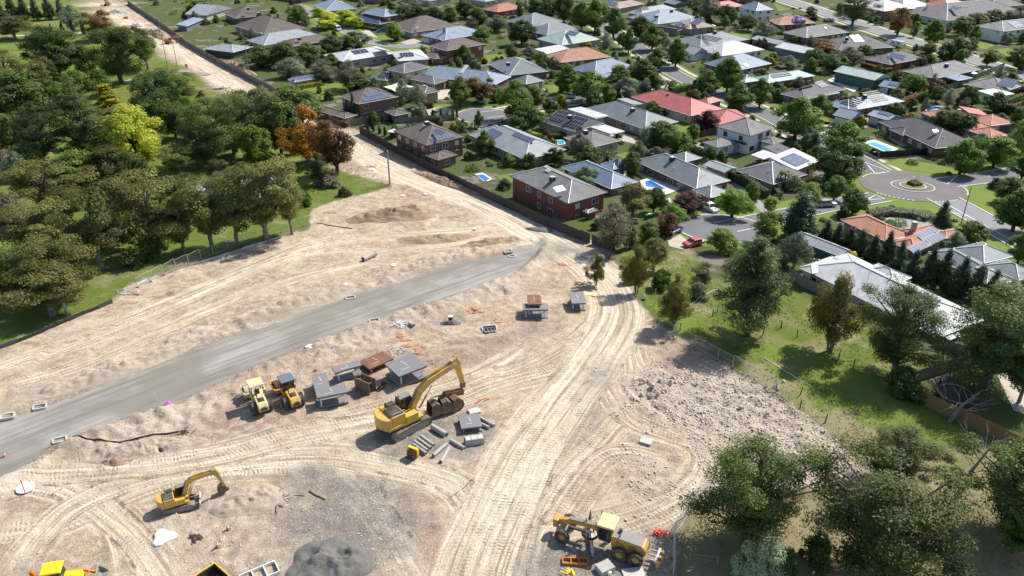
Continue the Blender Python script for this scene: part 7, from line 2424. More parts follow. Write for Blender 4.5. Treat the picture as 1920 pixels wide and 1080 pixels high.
# ------------------------------------------------------------------ pipes, pits and site litter
def pipe(code, x0, y0, x1, y1, r, label, group=None, mat='concrete_pipe'):
    a, b = GS(*K(code, x0, y0)), GS(*K(code, x1, y1))
    c = (a + b) / 2
    L = (b - a).to_2d().length
    bm = MB().ring((-L / 2, 0, 0), (L / 2, 0, 0), r, r * .8, 20)
    bm.ring((L / 2 - .16, 0, 0), (L / 2, 0, 0), r * 1.1, r * .99, 20)
    o = bm.build('concrete_pipe', mat, None, (c.x, c.y, gz(c.x, c.y) + r * 1.02), (0, 0, math.atan2(b.y - a.y, b.x - a.x)))
    tag(o, label, 'pipe', group)
pipe('y', 705, 715, 848, 800, .36, 'thickest grey concrete pipe in front of the excavator track', 'loose concrete pipes')
for i, (x, y) in enumerate(((510, 890), (525, 862), (560, 835), (588, 808))):
    pipe('y', x, y, x + 132, y + 92, .19, ('first', 'second', 'third', 'fourth')[i] + ' pipe counted from the camera in the neat row of four', 'row of four thin pipes')
pipe('y', 893, 850, 1032, 930, .24, 'blue-grey pipe beside the concrete trough', 'loose concrete pipes')
pipe('y', 852, 885, 715, 1000, .22, 'pale pipe lying askew, left of the crossed pair', 'loose concrete pipes')
pipe('y', 878, 920, 790, 1062, .22, 'pale pipe lying askew, right of the crossed pair', 'loose concrete pipes')
pipe('y', 1190, 625, 1335, 702, .2, 'outer pipe sticking out from under the steel plate', 'loose concrete pipes')
pipe('y', 1190, 680, 1282, 722, .2, 'inner pipe sticking out from under the steel plate', 'loose concrete pipes')
pipe('f', 681, 489, 704, 480, .48, 'big single concrete pipe alone on the upper bare ground')
pipe('21', 1150, 285, 1185, 300, .28, 'short grey pipe stub beside the gravel road')
def box_item(name, label, cat, code, x, y, d, rz, mat, group=None, dz=0.0, bevel=.03):
    g = GS(*K(code, x, y))
    return tag(MB().box((0, 0, d[2] / 2), d).build(name, mat, None, (g.x, g.y, g.z + dz), (0, 0, R(rz)), bevel=bevel), label, cat, group)
def trough():
    g = GS(*K('y', 1130, 865))
    root = empty('concrete_trough', g, R(14), 'grey concrete drainage trough below the steel plate', 'trough')
    MB().prism([(-.5, 0), (-.42, .8), (-.3, .8), (-.28, .14), (.28, .14), (.3, .8), (.42, .8), (.5, 0)], 2.4).build('channel', 'concrete_pipe', root, rot=(0, 0, R(90)))
    for k in range(3):
        MB().box((-.75 + k * .75, 0, .86), (.7, .85, .1)).build('lid', 'concrete', root, bevel=.01)
trough()
def pit(label, x, y, r, hgt, mat='concrete_pipe', lidm='white_sheet'):
    g = GS(x, y)
    root = empty('drainage_pit', g, 0, label, 'drainage pit')
    MB().tube((0, 0, -.3), (0, 0, hgt), r, r, 20).build('shaft', mat, root)
    MB().tube((0, 0, hgt), (0, 0, hgt + .08), r * 1.08, r * 1.08, 20).build('lid', lidm, root)
pit('white-lidded manhole beside the red survey stake', 48, 916, .9, .18)
pit('black riser pipe with white lid among orange barriers', 845, 602, .35, 1.0, 'mach_black')
pit('black riser with white lid on the upper side of the gravel road', 650, 540, .3, .6, 'mach_black')
pit('small white-capped riser near the gravel road edge', 478, 598, .25, .7, 'red_paint')
pit('flat round white lid on the upper mound', 738, 498, .45, .12)
pit('white lid at the foot of the brown soil heap', 755, 368, .45, .15)
pit('round white lid next to the dirt road', 798, 366, .4, .15)
pit('low white lid on the bank above the gravel road end', 890, 431, .35, .25)
def frame_pit(label, x, y, rz, a=1.5, b=1.0):
    g = GS(x, y)
    root = empty('kerb_pit', g, R(rz), label, 'drainage pit')
    for s in (-1, 1):
        MB().box((0, s * b / 2, .12), (a, .18, .34)).build('side', 'concrete', root)
        MB().box((s * a / 2, 0, .12), (.18, b - .18, .34)).build('end', 'concrete', root)
    MB().box((0, 0, .0), (a - .18, b - .18, .06)).build('grate', 'mach_black', root)
frame_pit('open concrete kerb pit on the upper gravel road edge', 657, 559, 20)
frame_pit('concrete kerb pit near the left end of the gravel road, upper side', 75, 765, 22)
frame_pit('concrete kerb pit at the left edge of the gravel road', 15, 784, 22)
frame_pit('concrete kerb pit with black hose at the lower gravel road edge', 112, 826, 22)
frame_pit('kerb pit at the lower edge of the gravel road middle', 702, 602, 20)
frame_pit('white kerb pit at the end of the gravel road', 952, 475, 25)
frame_pit('kerb pit on the small mound inside the bend', 960, 481, 10, 1.2, .9)
frame_pit('square pit with stone infill framed by pale posts', 918, 618, 10, 2.2, 1.8)
box_item('concrete_slab', 'pale green square slab alone on the tracked earth', 'slab', 'f', 1211, 830, (1.5, 1.0, .28), -25, 'concrete')
box_item('concrete_pit_lid', 'white square pit surround behind the steel plate', 'pit surround', 'y', 1130, 555, (1.5, 1.1, .3), 20, 'concrete')
box_item('culvert_block', 'broken grey concrete block at the bottom edge beside the grader', 'block', 'g', 780, 900, (1.6, 1.3, .7), 30, 'concrete_pipe')
box_item('culvert_block', 'pale flat concrete block behind the grader ripper', 'block', 'g', 1150, 930, (2.2, 1.3, .25), 10, 'concrete')
box_item('concrete_pipe_stub', 'white pipe stub standing in the rubble by the grader', 'pipe', 'g', 815, 920, (.5, 1.3, .5), 20, 'white_sheet', bevel=.2)
box_item('water_barrier', 'orange plastic barrier on the far dirt road', 'barrier', '00', 945, 138, (2.2, .7, 1.0), 10, 'pvc_orange', bevel=.1)
box_item('water_barrier', 'upright orange barrier at the gravel path corner', 'barrier', '00', 1400, 505, (.8, .7, 1.3), 10, 'pvc_orange', bevel=.1)
box_item('sign_board', 'small white sign on the paddock grass', 'sign', 'f', 1209, 562, (.06, .7, .9), 40, 'white_sheet')
def compaction_wheel():
    g = GS(*K('y', 515, 1000))
    root = empty('compaction_wheel', g, R(-28), 'rusty padded compaction wheel attachment left of the pipe row', 'compaction wheel')
    b = MB().tube((-.55, 0, .7), (.55, 0, .7), .55, .55, 18)
    for k in range(12):
        for j in range(3):
            a = 2 * math.pi * (k + .5 * j) / 12
            b.box((-.4 + .4 * j, .64 * math.cos(a), .7 + .64 * math.sin(a)), (.22, .18, .18), rot=Matrix.Rotation(a, 4, 'X'))
    b.build('drum', 'steel_rust', root)
    MB().box((0, 0, 1.3), (1.3, .35, .3)).box((.65, 0, .95), (.1, .35, .8)).box((-.65, 0, .95), (.1, .35, .8)).build('yoke', 'bin_yellow', root, bevel=.02)
compaction_wheel()
def stake(label, x, y, hgt, mat, r=.035):
    g = GS(x, y)
    tag(MB().tube((0, 0, -.1), (0, 0, hgt), r, r, 6).build('survey_stake', mat, None, g), label, 'stake')
stake('red survey stake beside the white manhole lid', 48, 926, 2.0, 'red_paint', .06)
stake('thin dark stake behind the white manhole lid', 59, 912, 1.0, 'timber_grey')
stake('thin white stake on the gravel road edge by the rollers', 470, 693, 1.3, 'trim_white')
stake('white stake on the gravel road edge near the purple bag', 293, 750, 1.3, 'trim_white')
stake('white stake at the bank above the gravel road', 264, 700, 1.2, 'trim_white')
stake('thin white stake by the bend of the dirt road', 1167, 520, 1.8, 'trim_white')
def cone(label, x, y):
    g = GS(x, y)
    root = empty('traffic_cone', g, 0, label, 'traffic cone')
    MB().tube((0, 0, .05), (0, 0, .75), .2, .04, 12).build('cone', 'pvc_orange', root)
    MB().ring((0, 0, .38), (0, 0, .54), .135, .09, 12).build('band', 'white_sheet', root)
    MB().box((0, 0, .03), (.42, .42, .06)).build('base', 'rubber', root)
cone('orange cone on the gravel road at the left edge', 9, 856)
cone('toppled-looking red cone near the small excavator', 428, 995)
cone('red cone on the bare ground at the bottom', 408, 1027)
cone('red cone behind the blue-grey shields', 592, 697)
cone('red cone at the gravel bank above the road', 476, 592)
def heap_of_strips(label, name, x, y, n, L, mat, seed, spread=1.2, cat='pile'):
    """tangled strips, bars or plastic: one thing"""
    g = GS(x, y)
    r = random.Random(seed)
    b = MB()
    for k in range(n):
        a = r.uniform(0, 3.14)
        p = Vector((r.gauss(0, spread), r.gauss(0, spread * .6), r.uniform(.06, .3)))
        d = Vector((math.cos(a), math.sin(a), r.uniform(-.12, .2))) * L * r.uniform(.3, .7)
        b.box(p, (d.length * 2, r.uniform(.06, .16), .05), rot=d.to_track_quat('X', 'Z').to_matrix().to_4x4())
    tag(b.build(name, mat, None, g), label, cat)
OB = [(890, 583, 'orange barrier bars piled by the black riser', 14), (756, 635, 'orange barrier scraps left of the tipped fence panels', 10), (768, 650, 'small orange scraps behind the big trench shield', 6), (1050, 496, 'orange barrier bars at the end of the gravel road', 10), (760, 352, 'red plastic strips at the pole foot', 6),
      (1075, 442, 'orange bars beside the boundary fence', 8), (700, 520, 'orange strip on the bank above the gravel road', 4), (930, 602, 'orange bar near the framed pit', 4), (907, 750, 'orange bar right of the excavator stick', 3), (985, 592, 'red scraps beside the paired shields', 5), (795, 662, 'orange strip behind the marked trench shield', 3)]
for i, (x, y, lab, n) in enumerate(OB):
    heap_of_strips(lab, 'barrier_scraps', x, y, n, 1.2, 'pvc_orange', i, .9)
heap_of_strips('tipped grey fence panels behind the shields', 'fence_scraps', 748, 660, 12, 1.6, 'steel_galv', 31, .8)
heap_of_strips('leaning white pipes and wire beside the gravel road', 'wire_scraps', 748, 612, 9, 1.8, 'white_sheet', 32, .8)
heap_of_strips('broken grey pavement slabs near the small excavator', 'slab_rubble', 525, 935, 22, .9, 'mach_grey', 33, 1.1)
heap_of_strips('white wire tangle at the brown soil heap', 'wire_scraps', 820, 405, 12, 1.2, 'white_sheet', 34, .8)
heap_of_strips('dark root tangle on the bare ground at the bottom', 'root_tangle', 368, 1010, 16, .6, 'bark_dark', 35, .4)
heap_of_strips('grey cloth scraps beside the lower kerb pit', 'cloth_scraps', 345, 813, 12, .8, 'silt_cloth', 36, .5)
heap_of_strips('grey and white fence panel pile at the gum strip corner', 'panel_pile', 245, 552, 12, 1.8, 'steel_galv', 37, 1.0)
heap_of_strips('red hazard mesh bundle behind the grader', 'mesh_bundle', 1238, 1000, 22, .7, 'red_paint', 38, .35)
heap_of_strips('grey branches heaped at the dirt road edge', 'branch_heap', 695, 312, 22, .9, 'bark_grey', 39, .7)
heap_of_strips('grey stump and branches on the yellow soil', 'branch_heap', 620, 400, 16, .9, 'bark_grey', 40, .6)
heap_of_strips('dead grey branches beside the lone small tree', 'branch_heap', 1095, 533, 18, .9, 'bark_dark', 41, .8)
heap_of_strips('yellow machine part and white chairs at the bottom edge', 'scrap_heap', 1068, 1075, 10, .6, 'mach_lemon', 42, .4)
heap_of_strips('stack of long dark pipes at the far dirt road', 'pipe_stack', 412, 167, 14, 6.0, 'mach_black', 43, .5)
heap_of_strips('stack of white sheets beside the far dark pipes', 'sheet_stack', 395, 160, 8, 2.2, 'white_sheet', 44, .8)
def bag(label, name, x, y, rad, hgt, mat, seed):
    g = GS(x, y)
    r = random.Random(seed)
    vs, fs = [], []
    n, m = 18, 5
    for j in range(m + 1):
        t = j / m
        for k in range(n):
            a = 2 * math.pi * k / n
            q = rad * math.cos(t * math.pi / 2) * (1 + .25 * math.sin(3 * a + seed) + .12 * r.uniform(-1, 1))
            vs.append((q * math.cos(a), q * math.sin(a), hgt * math.sin(t * math.pi / 2) * (1 + .2 * r.uniform(-1, 1)) - .05))
    for j in range(m):
        for k in range(n):
            fs.append((j * n + k, j * n + (k + 1) % n, (j + 1) * n + (k + 1) % n, (j + 1) * n + k))
    tag(MB().add(vs, fs).build(name, mat, None, g, smooth=True), label, 'bag' if 'bag' in name else 'sheet')
bag('flattened white bulk bag on the bare earth', 'bulk_bag', 306, 1010, 1.15, .35, 'white_sheet', 1)
bag('crumpled purple plastic bag at the gravel road edge', 'plastic_bag', 316, 760, .55, .4, 'purple_sheet', 2)
bag('white sheet over a heap by the dirt road', 'plastic_sheet', 697, 320, .9, .6, 'white_sheet', 3)
bag('white plastic scrap beside the gravel road', 'plastic_sheet', 580, 656, .55, .2, 'white_sheet', 4)
bag('dark plastic bundle below the rubble strip', 'plastic_bag', 303, 843, .6, .3, 'black_sheet', 5)
def hose(label, pts, mat, r=.06):
    w = [GS(*p) for p in smooth(pts, 6)]
    b = MB()
    b.path([p - w[0] + Vector((0, 0, r)) for p in w], [r] * len(w), 6)
    tag(b.build('hose', mat, None, w[0]), label, 'hose')
hose('black hose running from the kerb pit across the soil', [(125, 826), (190, 832), (260, 826), (335, 811)], 'black_sheet', .09)
hose('white line along the paddock grass', [(1432, 672), (1480, 700), (1520, 724)], 'white_sheet', .05)
hose('thin brown pole lying on the upper bare ground', [(593, 418), (660, 430)], 'timber_grey', .1)
hose('timber batten lying on the grey soil', [(580, 921), (610, 937)], 'timber_new', .09)
hose('long timber log lying across the paddock grass', [(1290, 575), (1340, 545), (1360, 552)], 'bark_grey', .12)
# ------------------------------------------------------------------ soil heaps, boulders and rubble
def soilmat(name, a, b, c):
    t = NT(name)
    o = t.n('TexCoord').outputs['Object']
    col = t.mix(t.noise(.7, 6, .7, o), a, b)
    col = t.mix(t.ramp(t.noise(4, 5, .8, o), [(.55, 0.), (.7, .8)]), col, c)
    col = t.mix(t.ramp(t.noise(9, 4, .8, o), [(.34, .6), (.45, 0.)]), col, tuple(x * .6 for x in a))
    M[name] = t.bsdf(col, .95, t.math('ADD', t.noise(3, 6, .75, o), t.noise(12, 3, .7, o)), .8, .18, spec=.1)
soilmat('soil_brown', (.30, .205, .135), (.47, .355, .245), (.56, .46, .34))
soilmat('soil_pale', (.40, .31, .235), (.60, .50, .395), (.74, .66, .56))
soilmat('soil_grey', (.15, .146, .135), (.25, .243, .22), (.30, .29, .26))
soilmat('soil_white', (.42, .40, .36), (.62, .60, .55), (.3, .27, .23))
def mound(label, x, y, rx, ry, hgt, rot, mat, seed, name='soil_heap', rough=.5, dent=()):
    c = G(x, y)
    n, m = (112, 36) if rx * ry > 12 else (60, 22)
    th = np.linspace(0, 2 * np.pi, n, endpoint=False)
    tt = np.linspace(1, 0, m)
    T_, A_ = np.meshgrid(tt, th, indexing='ij')
    edge_ = 1 + .22 * (np.sin(2 * A_ + seed) * .5 + np.sin(3 * A_ + 1.7 * seed) * .4 + np.sin(7 * A_ + seed) * .15)
    lx, ly = rx * T_ * edge_ * np.cos(A_), ry * T_ * edge_ * np.sin(A_)
    wx, wy = c.x + lx * math.cos(rot) - ly * math.sin(rot), c.y + lx * math.sin(rot) + ly * math.cos(rot)
    nz = fbm(wx, wy, .55, 4, seed)
    hh = hgt * (1 - T_ ** 1.5) * (.35 + 1.3 * nz) + rough * .75 * (fbm(wx, wy, 1.5, 4, seed + 9) - .5) * np.clip((1 - T_) * 4, 0, 1)
    for dx, dy, dr, dd in dent:
        hh -= dd * np.exp(-(((lx - dx) ** 2 + (ly - dy) ** 2) / dr ** 2) ** 2)
    z = np.array([gz(a, b) for a, b in zip(wx.ravel(), wy.ravel())]).reshape(wx.shape) + hh - .12 * (T_ > .99)
    V = np.stack([wx - c.x, wy - c.y, z - c.z], -1).reshape(-1, 3)
    i = np.arange(m * n).reshape(m, n)
    q = np.stack([i[:-1], np.roll(i, -1, 1)[:-1], np.roll(i, -1, 1)[1:], i[1:]], -1).reshape(-1, 4)
    tag(put(name, np_mesh(name, V, q, mat, smooth=True), None, c), label, 'heap')
mound('long heap of dark brown soil beside the dirt road', 745, 405, 10.5, 4.6, 2.2, R(24), 'soil_brown', 3, rough=1.0)
mound('low brown soil heap right of the long one', 815, 448, 7.5, 3.0, .8, R(12), 'soil_brown', 8, rough=.8)
mound('big grey crushed-rock pile with scooped hollows at the bottom edge', 615, 1060, 5.0, 3.4, 1.35, R(10), 'soil_grey', 5, 'gravel_pile', .45, ((1.4, .4, .9, .8), (-1.6, 1.4, .8, .6), (.2, -1.6, .9, .5)))
mound('small grey gravel heap near the dirt road by the boundary fence', 1012, 430, 3.2, 1.4, .8, R(-25), 'soil_grey', 6, 'gravel_pile', .3)
mound('white crushed-rock heap on the far dirt road', 222, 23, 6, 3, 1.8, R(-20), 'soil_white', 7, 'gravel_pile', .3)
mound('second white heap further down the far dirt road', 258, 48, 4, 2.4, 1.3, R(-20), 'soil_white', 9, 'gravel_pile', .3)
mound('brown trench spoil along the far paling fence, upper end', 298, 66, 15, 3.0, 2.2, R(-50), 'soil_brown', 10, rough=.8)
mound('brown trench spoil along the far paling fence, lower end', 446, 128, 17, 2.8, 2.0, R(-52), 'soil_brown', 11, rough=.8)
mound('low spoil ridge beside the dirt road under the boundary fence', 836, 342, 16, 1.7, 1.0, R(-50), 'soil_brown', 12, rough=.8)
mound('stony soil bank above the middle of the gravel road', 560, 578, 14, 2.0, 1.0, R(44), 'soil_pale', 15, rough=1.0)
mound('stony soil bank above the left part of the gravel road', 200, 705, 12, 2.0, .9, R(44), 'soil_pale', 16, rough=1.0)
mound('rough spoil mound right of the small excavator', 468, 940, 4.6, 2.4, .9, R(20), 'soil_pale', 17, rough=1.0)
mound('dark clod heap below the black hose', 225, 862, 2.2, 1.0, .6, R(10), 'soil_brown', 18, rough=1.0)
mound('rubbly strip between black hose and tracks', 262, 842, 7, 1.8, .6, R(12), 'soil_pale', 19, rough=1.0)
mound('lumpy bank below the gravel road beside the shields', 800, 585, 10, 1.6, .8, R(40), 'soil_pale', 20, rough=1.0)
mound('lumpy bank above the far end of the gravel road', 790, 500, 12, 2.2, .9, R(36), 'soil_pale', 21, rough=1.0)
mound('rubbly soil ridge inside the road bend', 920, 455, 6, 2.2, .9, R(15), 'soil_brown', 13, rough=.8)
mound('small dark soil heap beside the black riser', 846, 606, 1.6, .8, .7, 0, 'soil_grey', 14, rough=.9)
ROCKV = np.array([(1, 0, 0), (-1, 0, 0), (0, 1, 0), (0, -1, 0), (0, 0, 1), (0, 0, -1)], float)
ROCKF = np.array([(0, 2, 4), (2, 1, 4), (1, 3, 4), (3, 0, 4), (2, 0, 5), (1, 2, 5), (3, 1, 5), (0, 3, 5)])
def rock_mesh(seed):
    bm = bmesh.new()
    bmesh.ops.create_icosphere(bm, subdivisions=2, radius=.5)
    r = np.random.default_rng(seed)
    pl = [(unit_rand(r, 1)[0], r.uniform(.30, .44)) for _ in range(9)]
    for v in bm.verts:
        c = np.array(v.co)
        for n, d in pl:
            e = c @ n - d
            if e > 0:
                c = c - n * e
        v.co = Vector(c * np.array([1.1, .9, .75])) + Vector(r.normal(size=3) * .012)
    me = bpy.data.meshes.new('boulder')
    bm.to_mesh(me)
    bm.free()
    me.materials.append(M['rock'])
    return me
def rockmat():
    t = NT('rock')
    at = t.n('Attribute', attribute_name='tint')
    oi = t.n('ObjectInfo')
    o = t.n('TexCoord').outputs['Object']
    col = t.mix(at.outputs['Fac'], (.50, .42, .35), (.74, .67, .59))
    col = t.mix(t.math('MULTIPLY', oi.outputs['Random'], .3), col, (.62, .50, .40))
    col = t.mix(t.math('MULTIPLY', t.noise(3, 4, .7, o), .3), col, (.40, .32, .27))
    M['rock'] = t.bsdf(col, .9, t.noise(6, 4, .7, o), .4, .05, spec=.15)
rockmat()
RM = [rock_mesh(i) for i in range(5)]
rr = random.Random(4)
for i in range(26):
    x, y = (rr.uniform(1198, 1275), rr.uniform(708, 742)) if i < 20 else (rr.uniform(1290, 1480), rr.uniform(700, 800))
    g = GS(x, y)
    s = rr.uniform(.5, 1.15)
    o = put('boulder', rr.choice(RM), None, (g.x, g.y, g.z + s * .2), (rr.uniform(0, 6), rr.uniform(0, 6), rr.uniform(0, 6)), (s, s, s))
    tag(o, 'pale angular boulder on the rubble slope', 'boulder', 'boulders on the rubble slope')
def stones(name, label, n, box, wfun, s0, s1, seed):
    r = np.random.default_rng(seed)
    x, y = r.uniform(box[0], box[1], n), r.uniform(box[2], box[3], n)
    keep = r.random(n) < wfun(x, y)
    x, y = x[keep], y[keep]
    n = len(x)
    z = np.array([gz(a, b) for a, b in zip(x, y)])
    s = s0 + (s1 - s0) * r.random(n) ** 3
    V = ROCKV[None] * r.uniform(.55, 1.15, (n, 6, 1)) + r.normal(size=(n, 6, 3)) * .16
    a = r.uniform(0, 6.28, n)
    ca, sa = np.cos(a)[:, None], np.sin(a)[:, None]
    V = np.stack([V[..., 0] * ca - V[..., 1] * sa, V[..., 0] * sa + V[..., 1] * ca, V[..., 2] * .7], -1) * s[:, None, None]
    V[..., 0] += x[:, None]
    V[..., 1] += y[:, None]
    V[..., 2] += (z + s * .2)[:, None]
    Fq = (ROCKF[None] + (np.arange(n) * 6)[:, None, None]).reshape(-1, 3)
    me = np_mesh(name, V.reshape(-1, 3), Fq, 'rock', np.repeat(r.random(n), 8))
    tag(put(name, me), label, 'rubble', kind='stuff')
def grid_val(arr):
    Fg = np.zeros(XX.shape)
    Fg[near] = arr
    def f(x, y):
        i = np.clip(np.searchsorted(GX, x) - 1, 0, len(GX) - 2)
        j = np.clip(np.searchsorted(GY, y) - 1, 0, len(GY) - 2)
        return Fg[j, i]
    return f
f_rub, f_site, f_g, f_haul, f_edge = grid_val(rub * w_site), grid_val(w_site), grid_val(gsd), grid_val(np.maximum(haulw, np.clip(ruts * 1.3, 0, 1))), grid_val(edge)
stones('rubble', 'broken pale rock spread over the fill slope', 70000, (10, 62, 58, 110), lambda x, y: f_rub(x, y) * (.35 + .65 * vnoise(x * .35, y * .35, 6)), .04, .24, 1)
stones('loose_stones', 'loose stones and clods scattered over the bare site', 120000, (-62, 62, 54, 175), lambda x, y: f_site(x, y) * (f_g(x, y) < -.2) * (1 - f_haul(x, y)) * (.16 + .5 * f_rub(x, y) + .75 * f_edge(x, y) + .35 * (vnoise(x * .2, y * .2, 3) > .6)), .03, .15, 2)
# ------------------------------------------------------------------ cars and garden things
def car(kindc, col, rear, front, label, sc=1.0):
    root = place(rear, front, 'caravan' if kindc == 'caravan' else 'car', label, {'ute': 'utility truck', 'van': 'van', 'caravan': 'caravan'}.get(kindc, 'car'))
    root.scale = (sc,) * 3
    root.location.z = zf(*root.location[:2]) + .08
    if kindc == 'caravan':
        MB().prism([(-2.9, .55), (2.6, .55), (2.95, 1.3), (2.6, 2.65), (-2.7, 2.7), (-2.95, 1.5)], 2.3).build('body', 'car_white', root, bevel=.12)
        for s in (-1, 1):
            for x in (-1.4, 1.2):
                MB().box((x, s * 1.16, 1.75), (1.0, .03, .6)).build('window', 'cab_glass', root)
        MB().box((0, 0, 2.74), (1.0, .8, .16)).build('roof_hatch', 'trim_white', root)
        MB().tube((2.7, 0, .5), (4.0, 0, .5), .06, .06, 6).build('tow_bar', 'mach_black', root)
        ws = [(-.45, .36), (.45, .36)]
        w = 2.2
    else:
        if kindc == 'ute':
            L, w, lo, gh = 5.3, 1.85, [(-2.65, .45), (2.55, .45), (2.65, .85), (2.4, 1.08), (1.0, 1.18), (-2.65, 1.18)], [(-.75, 1.15), (1.15, 1.15), (.55, 1.78), (-.6, 1.8)]
        elif kindc == 'van':
            L, w, lo, gh = 5.2, 2.0, [(-2.6, .4), (2.5, .4), (2.6, .9), (2.3, 1.2), (-2.6, 1.25)], [(-2.58, 1.2), (2.2, 1.2), (1.5, 2.15), (-2.5, 2.2)]
        elif kindc == 'suv':
            L, w, lo, gh = 4.8, 1.9, [(-2.4, .42), (2.3, .42), (2.4, .8), (2.25, 1.05), (.9, 1.15), (-2.4, 1.15)], [(-2.3, 1.12), (1.1, 1.12), (.4, 1.72), (-2.05, 1.75)]
        else:
            L, w, lo, gh = 4.5, 1.8, [(-2.25, .35), (2.15, .35), (2.25, .68), (2.05, .9), (.9, 1.0), (-2.1, 1.0), (-2.25, .8)], [(-1.75, .97), (1.05, .97), (.3, 1.45), (-1.2, 1.47)]
        MB().prism(lo, w).build('body', col, root, bevel=.09)
        gw = w - .22
        g = MB().prism(gh, gw).build('windows', 'cab_glass', root, bevel=.06)
        cx = sum(p[0] for p in gh[2:]) / 2
        rl = abs(gh[2][0] - gh[3][0])
        MB().box((cx, 0, gh[2][1] + .03), (rl + .12, gw - .08, .07)).build('roof', col, root, bevel=.03)
        pb = MB()
        for s in (-1, 1):
            for a, b in ((gh[1], gh[2]), (gh[0], gh[3]), ((cx + .1, gh[1][1]), (cx + .1, gh[2][1]))):
                pb.tube((a[0], s * gw / 2, a[1]), (b[0], s * (gw / 2 - .01), b[1]), .05, .05, 5)
        pb.build('pillars', col, g)
        if kindc == 'ute':
            t = MB().box((-1.72, 0, 1.2), (1.75, w - .1, .1))
            for s in (-1, 1):
                t.box((-1.72, s * (w / 2 - .05), 1.42), (1.75, .06, .4))
            t.box((-2.58, 0, 1.42), (.06, w - .2, .4)).build('tray', 'mach_grey', root)
        for s in (-1, 1):
            MB().box((L / 2 - .12, s * (w / 2 - .25), lo[2][1] - .02), (.16, .36, .14)).build('headlight', 'trim_white', root)
            MB().box((-L / 2 + .03, s * (w / 2 - .2), lo[-1][1] - .2), (.08, .24, .2)).build('tail_light', 'red_paint', root)
            MB().box((gh[1][0] - .15, s * (w / 2 + .05), gh[1][1] + .05), (.12, .2, .14)).build('mirror', col, root)
        ws = [(-L * .29, .34), (L * .3, .34)]
    for x, r_ in ws:
        for s in (-1, 1):
            y = s * (w / 2 - .12)
            o = MB().tube((x, y - .11, r_), (x, y + .11, r_), r_, r_, 16).build('wheel', 'rubber', root)
            MB().tube((x, y - .125, r_), (x, y + .125, r_), r_ * .58, r_ * .58, 12).build('rim', 'steel_galv', o)
car('car', 'car_red', (1314, 458), (1284, 464), 'orange-red hatchback at the mouth of the cul-de-sac')
car('ute', 'car_white', (1314, 388), (1346, 402), 'white utility truck parked at the cul-de-sac drive')
car('suv', 'car_silver', (1533, 388), (1562, 387), 'silver wagon with dark roof on the roundabout lane')
car('suv', 'car_white', (1077, 184), (1055, 184), 'white wagon parked under the pair of street trees')
car('car', 'car_silver', (892, 187), (909, 198), 'silver car in the shade above the small cul-de-sac')
car('car', 'car_white', (796, 213), (772, 208), 'white car behind the brown brick house garage')
car('car', 'car_blue', (726, 59), (705, 61), 'dark blue car beside the yellow-green tree')
car('van', 'car_white', (628, 53), (640, 62), 'white van under the yellow street trees')
car('caravan', 'car_white', (692, 49), (713, 51), 'white caravan by the grey two-storey house')
car('suv', 'car_white', (1262, 117), (1249, 125), 'white wagon half hidden beside the inner street tree')
car('suv', 'car_dark', (1656, 48), (1638, 47), 'black car driving on the main road')
car('car', 'car_blue', (1553, 38), (1564, 43), 'blue car in the drive beside the pale grey tiled house')
car('car', 'car_dark', (1543, 37), (1555, 44), 'black car in the drive beside the pale grey tiled house')
car('caravan', 'car_white', (1690, 90), (1671, 86), 'white caravan behind the dark house with solar glass')
car('car', 'car_violet', (1257, 440), (1271, 434), 'violet-blue car under the russet tree')
car('car', 'car_dark', (1196, 173), (1206, 169), 'black car half hidden at the inner street junction')
car('car', 'car_white', (1680, 56), (1668, 52), 'small white car at the far kerb of the main road')
def bin_(label, x, y, lid):
    g = GS(x, y)
    root = empty('wheelie_bin', g, R(20), label, 'bin')
    MB().box((0, 0, .5), (.55, .6, 1.0), taper=1.15).build('body', 'bin_green', root, bevel=.03)
    MB().box((0, 0, 1.04), (.66, .72, .08)).build('lid', lid, root, bevel=.03)
    for s in (-1, 1):
        MB().tube((s * .25, .3, .1), (s * .32, .3, .1), .1, .1, 10).build('wheel', 'rubber', root)
bin_('wheelie bin with green lid, left of three at the driveway', 1212, 411, 'bin_green')
bin_('wheelie bin with yellow lid, middle of three at the driveway', 1217, 409, 'bin_yellow')
bin_('wheelie bin with dark green lid, right of three at the driveway', 1222, 408, 'bin_green')
def trampoline():
    g = GS(1788, 748)
    root = empty('trampoline', g, 0, 'round netted trampoline behind the tan timber fence', 'trampoline')
    MB().tube((0, 0, .84), (0, 0, .9), 2.0, 2.0, 28).build('jumping_mat', 'black_sheet', root)
    MB().ring((0, 0, .82), (0, 0, .96), 2.25, 2.0, 28).build('pad', 'mach_grey', root)
    nb = MB()
    for k in range(8):
        a = 2 * math.pi * k / 8
        MB().tube((2.2 * math.cos(a), 2.2 * math.sin(a), 0), (2.2 * math.cos(a), 2.2 * math.sin(a), 2.7), .05, .05, 6).build('post', 'mach_black', root)
    for k in range(64):
        a, b = 2 * math.pi * k / 64, 2 * math.pi * (k + 1) / 64
        nb.tube((2.12 * math.cos(a), 2.12 * math.sin(a), .95), (2.12 * math.cos(a), 2.12 * math.sin(a), 2.6), .012, .012, 3, False)
        for z in range(7):
            nb.tube((2.12 * math.cos(a), 2.12 * math.sin(a), 1.1 + z * .25), (2.12 * math.cos(b), 2.12 * math.sin(b), 1.1 + z * .25), .012, .012, 3, False)
    nb.build('safety_net', 'black_sheet', root)
trampoline()
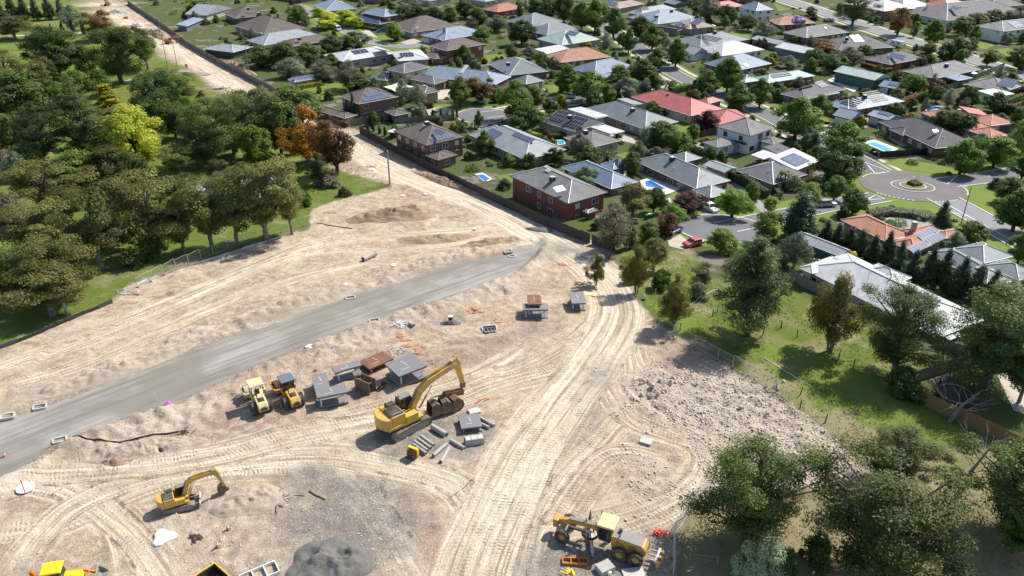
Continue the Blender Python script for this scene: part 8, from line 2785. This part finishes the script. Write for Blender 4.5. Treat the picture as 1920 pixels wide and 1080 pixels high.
def hoop():
    g = G(1687, 128)
    root = empty('basketball_hoop', g, R(-60), 'white basketball backboard in the glass solar house yard', 'basketball hoop')
    MB().tube((0, 0, 0), (0, 0, 3.2), .08, .08, 8).build('pole', 'mach_black', root)
    b = MB().box((.5, 0, 3.2), (.06, 1.8, 1.1)).build('backboard', 'trim_white', root)
    MB().box((.54, 0, 3.05), (.03, .6, .45)).build('target_square', 'mach_black', b)
    MB().ring((.78, 0, 2.85), (.78, 0, 2.88), .23, .2, 14).build('rim', 'pvc_orange', root)
hoop()
def sail(label, code, pts, z):
    w = [GP(*K(code, pts[i], pts[i + 1]), G(*K(code, pts[0], pts[1])).z + z) for i in range(0, len(pts), 2)]
    c = sum(w, Vector()) / len(w)
    root = empty('shade_sail', (c.x, c.y, c.z - z), 0, label, 'shade sail')
    n = len(w)
    vs, fs = [tuple(c - Vector((c.x, c.y, c.z - z)) - Vector((0, 0, .35)))], []
    for i in range(n):
        vs += [tuple(w[i] - Vector((c.x, c.y, c.z - z))), tuple(w[i].lerp(w[(i + 1) % n], .5).lerp(c, .14) - Vector((c.x, c.y, c.z - z)))]
    for i in range(2 * n):
        fs.append((0, 1 + i, 1 + (i + 1) % (2 * n)))
    MB().add(vs, fs).build('cloth', 'shade_sail', root)
    for p in w:
        q = p - Vector((c.x, c.y, c.z - z))
        MB().tube((q.x, q.y, 0), (q.x, q.y, q.z + .1), .07, .07, 6).build('post', 'steel_galv', root)
sail('cream shade sail over the yard of the sand-coloured house', 'p', (475, 255, 640, 210, 815, 250, 640, 330), 3.2)
sail('pale blue shade cloth on the cul-de-sac garden fence', '12', (1150, 410, 1185, 400, 1215, 440, 1200, 450), 1.5)
def umbrella(label, code, x, y):
    g = G(*K(code, x, y))
    root = empty('market_umbrella', g, 0, label, 'umbrella')
    MB().tube((0, 0, 0), (0, 0, 2.6), .04, .04, 6).build('pole', 'steel_galv', root)
    MB().tube((0, 0, 2.1), (0, 0, 2.7), 1.6, .05, 8).build('canopy', 'white_sheet', root)
    MB().tube((0, 0, 0), (0, 0, .1), .35, .35, 10).build('base', 'concrete', root)
umbrella('white garden umbrella by the blue patio roof', 't', 970, 285)
umbrella('closed-in white umbrella on the lawn of the corner garden', 'w', 1440, 420)
umbrella('white umbrella in the fruit garden beside the brown brick house', 'p', 590, 830)
# wires between the far poles
def wire(label, a, b, ha, hb):
    p, q = GS(*a) + Vector((0, 0, ha)), GS(*b) + Vector((0, 0, hb))
    bm = MB()
    pts = [p.lerp(q, t / 10) - p - Vector((0, 0, 4 * .9 * (t / 10) * (1 - t / 10))) for t in range(11)]
    bm.path(pts, [.025] * 11, 4)
    tag(bm.build('overhead_wire', 'mach_black', None, p), label, 'wire')
wire('sagging wire between the two fence-side power poles', (393, 96), (467, 138), 8.5, 8.5)
wire('sagging wire from the crossarm pole to the top pole', (300, 55), (393, 96), 8, 8.5)
# ground sheet colours further: concrete channel edge along the boundary
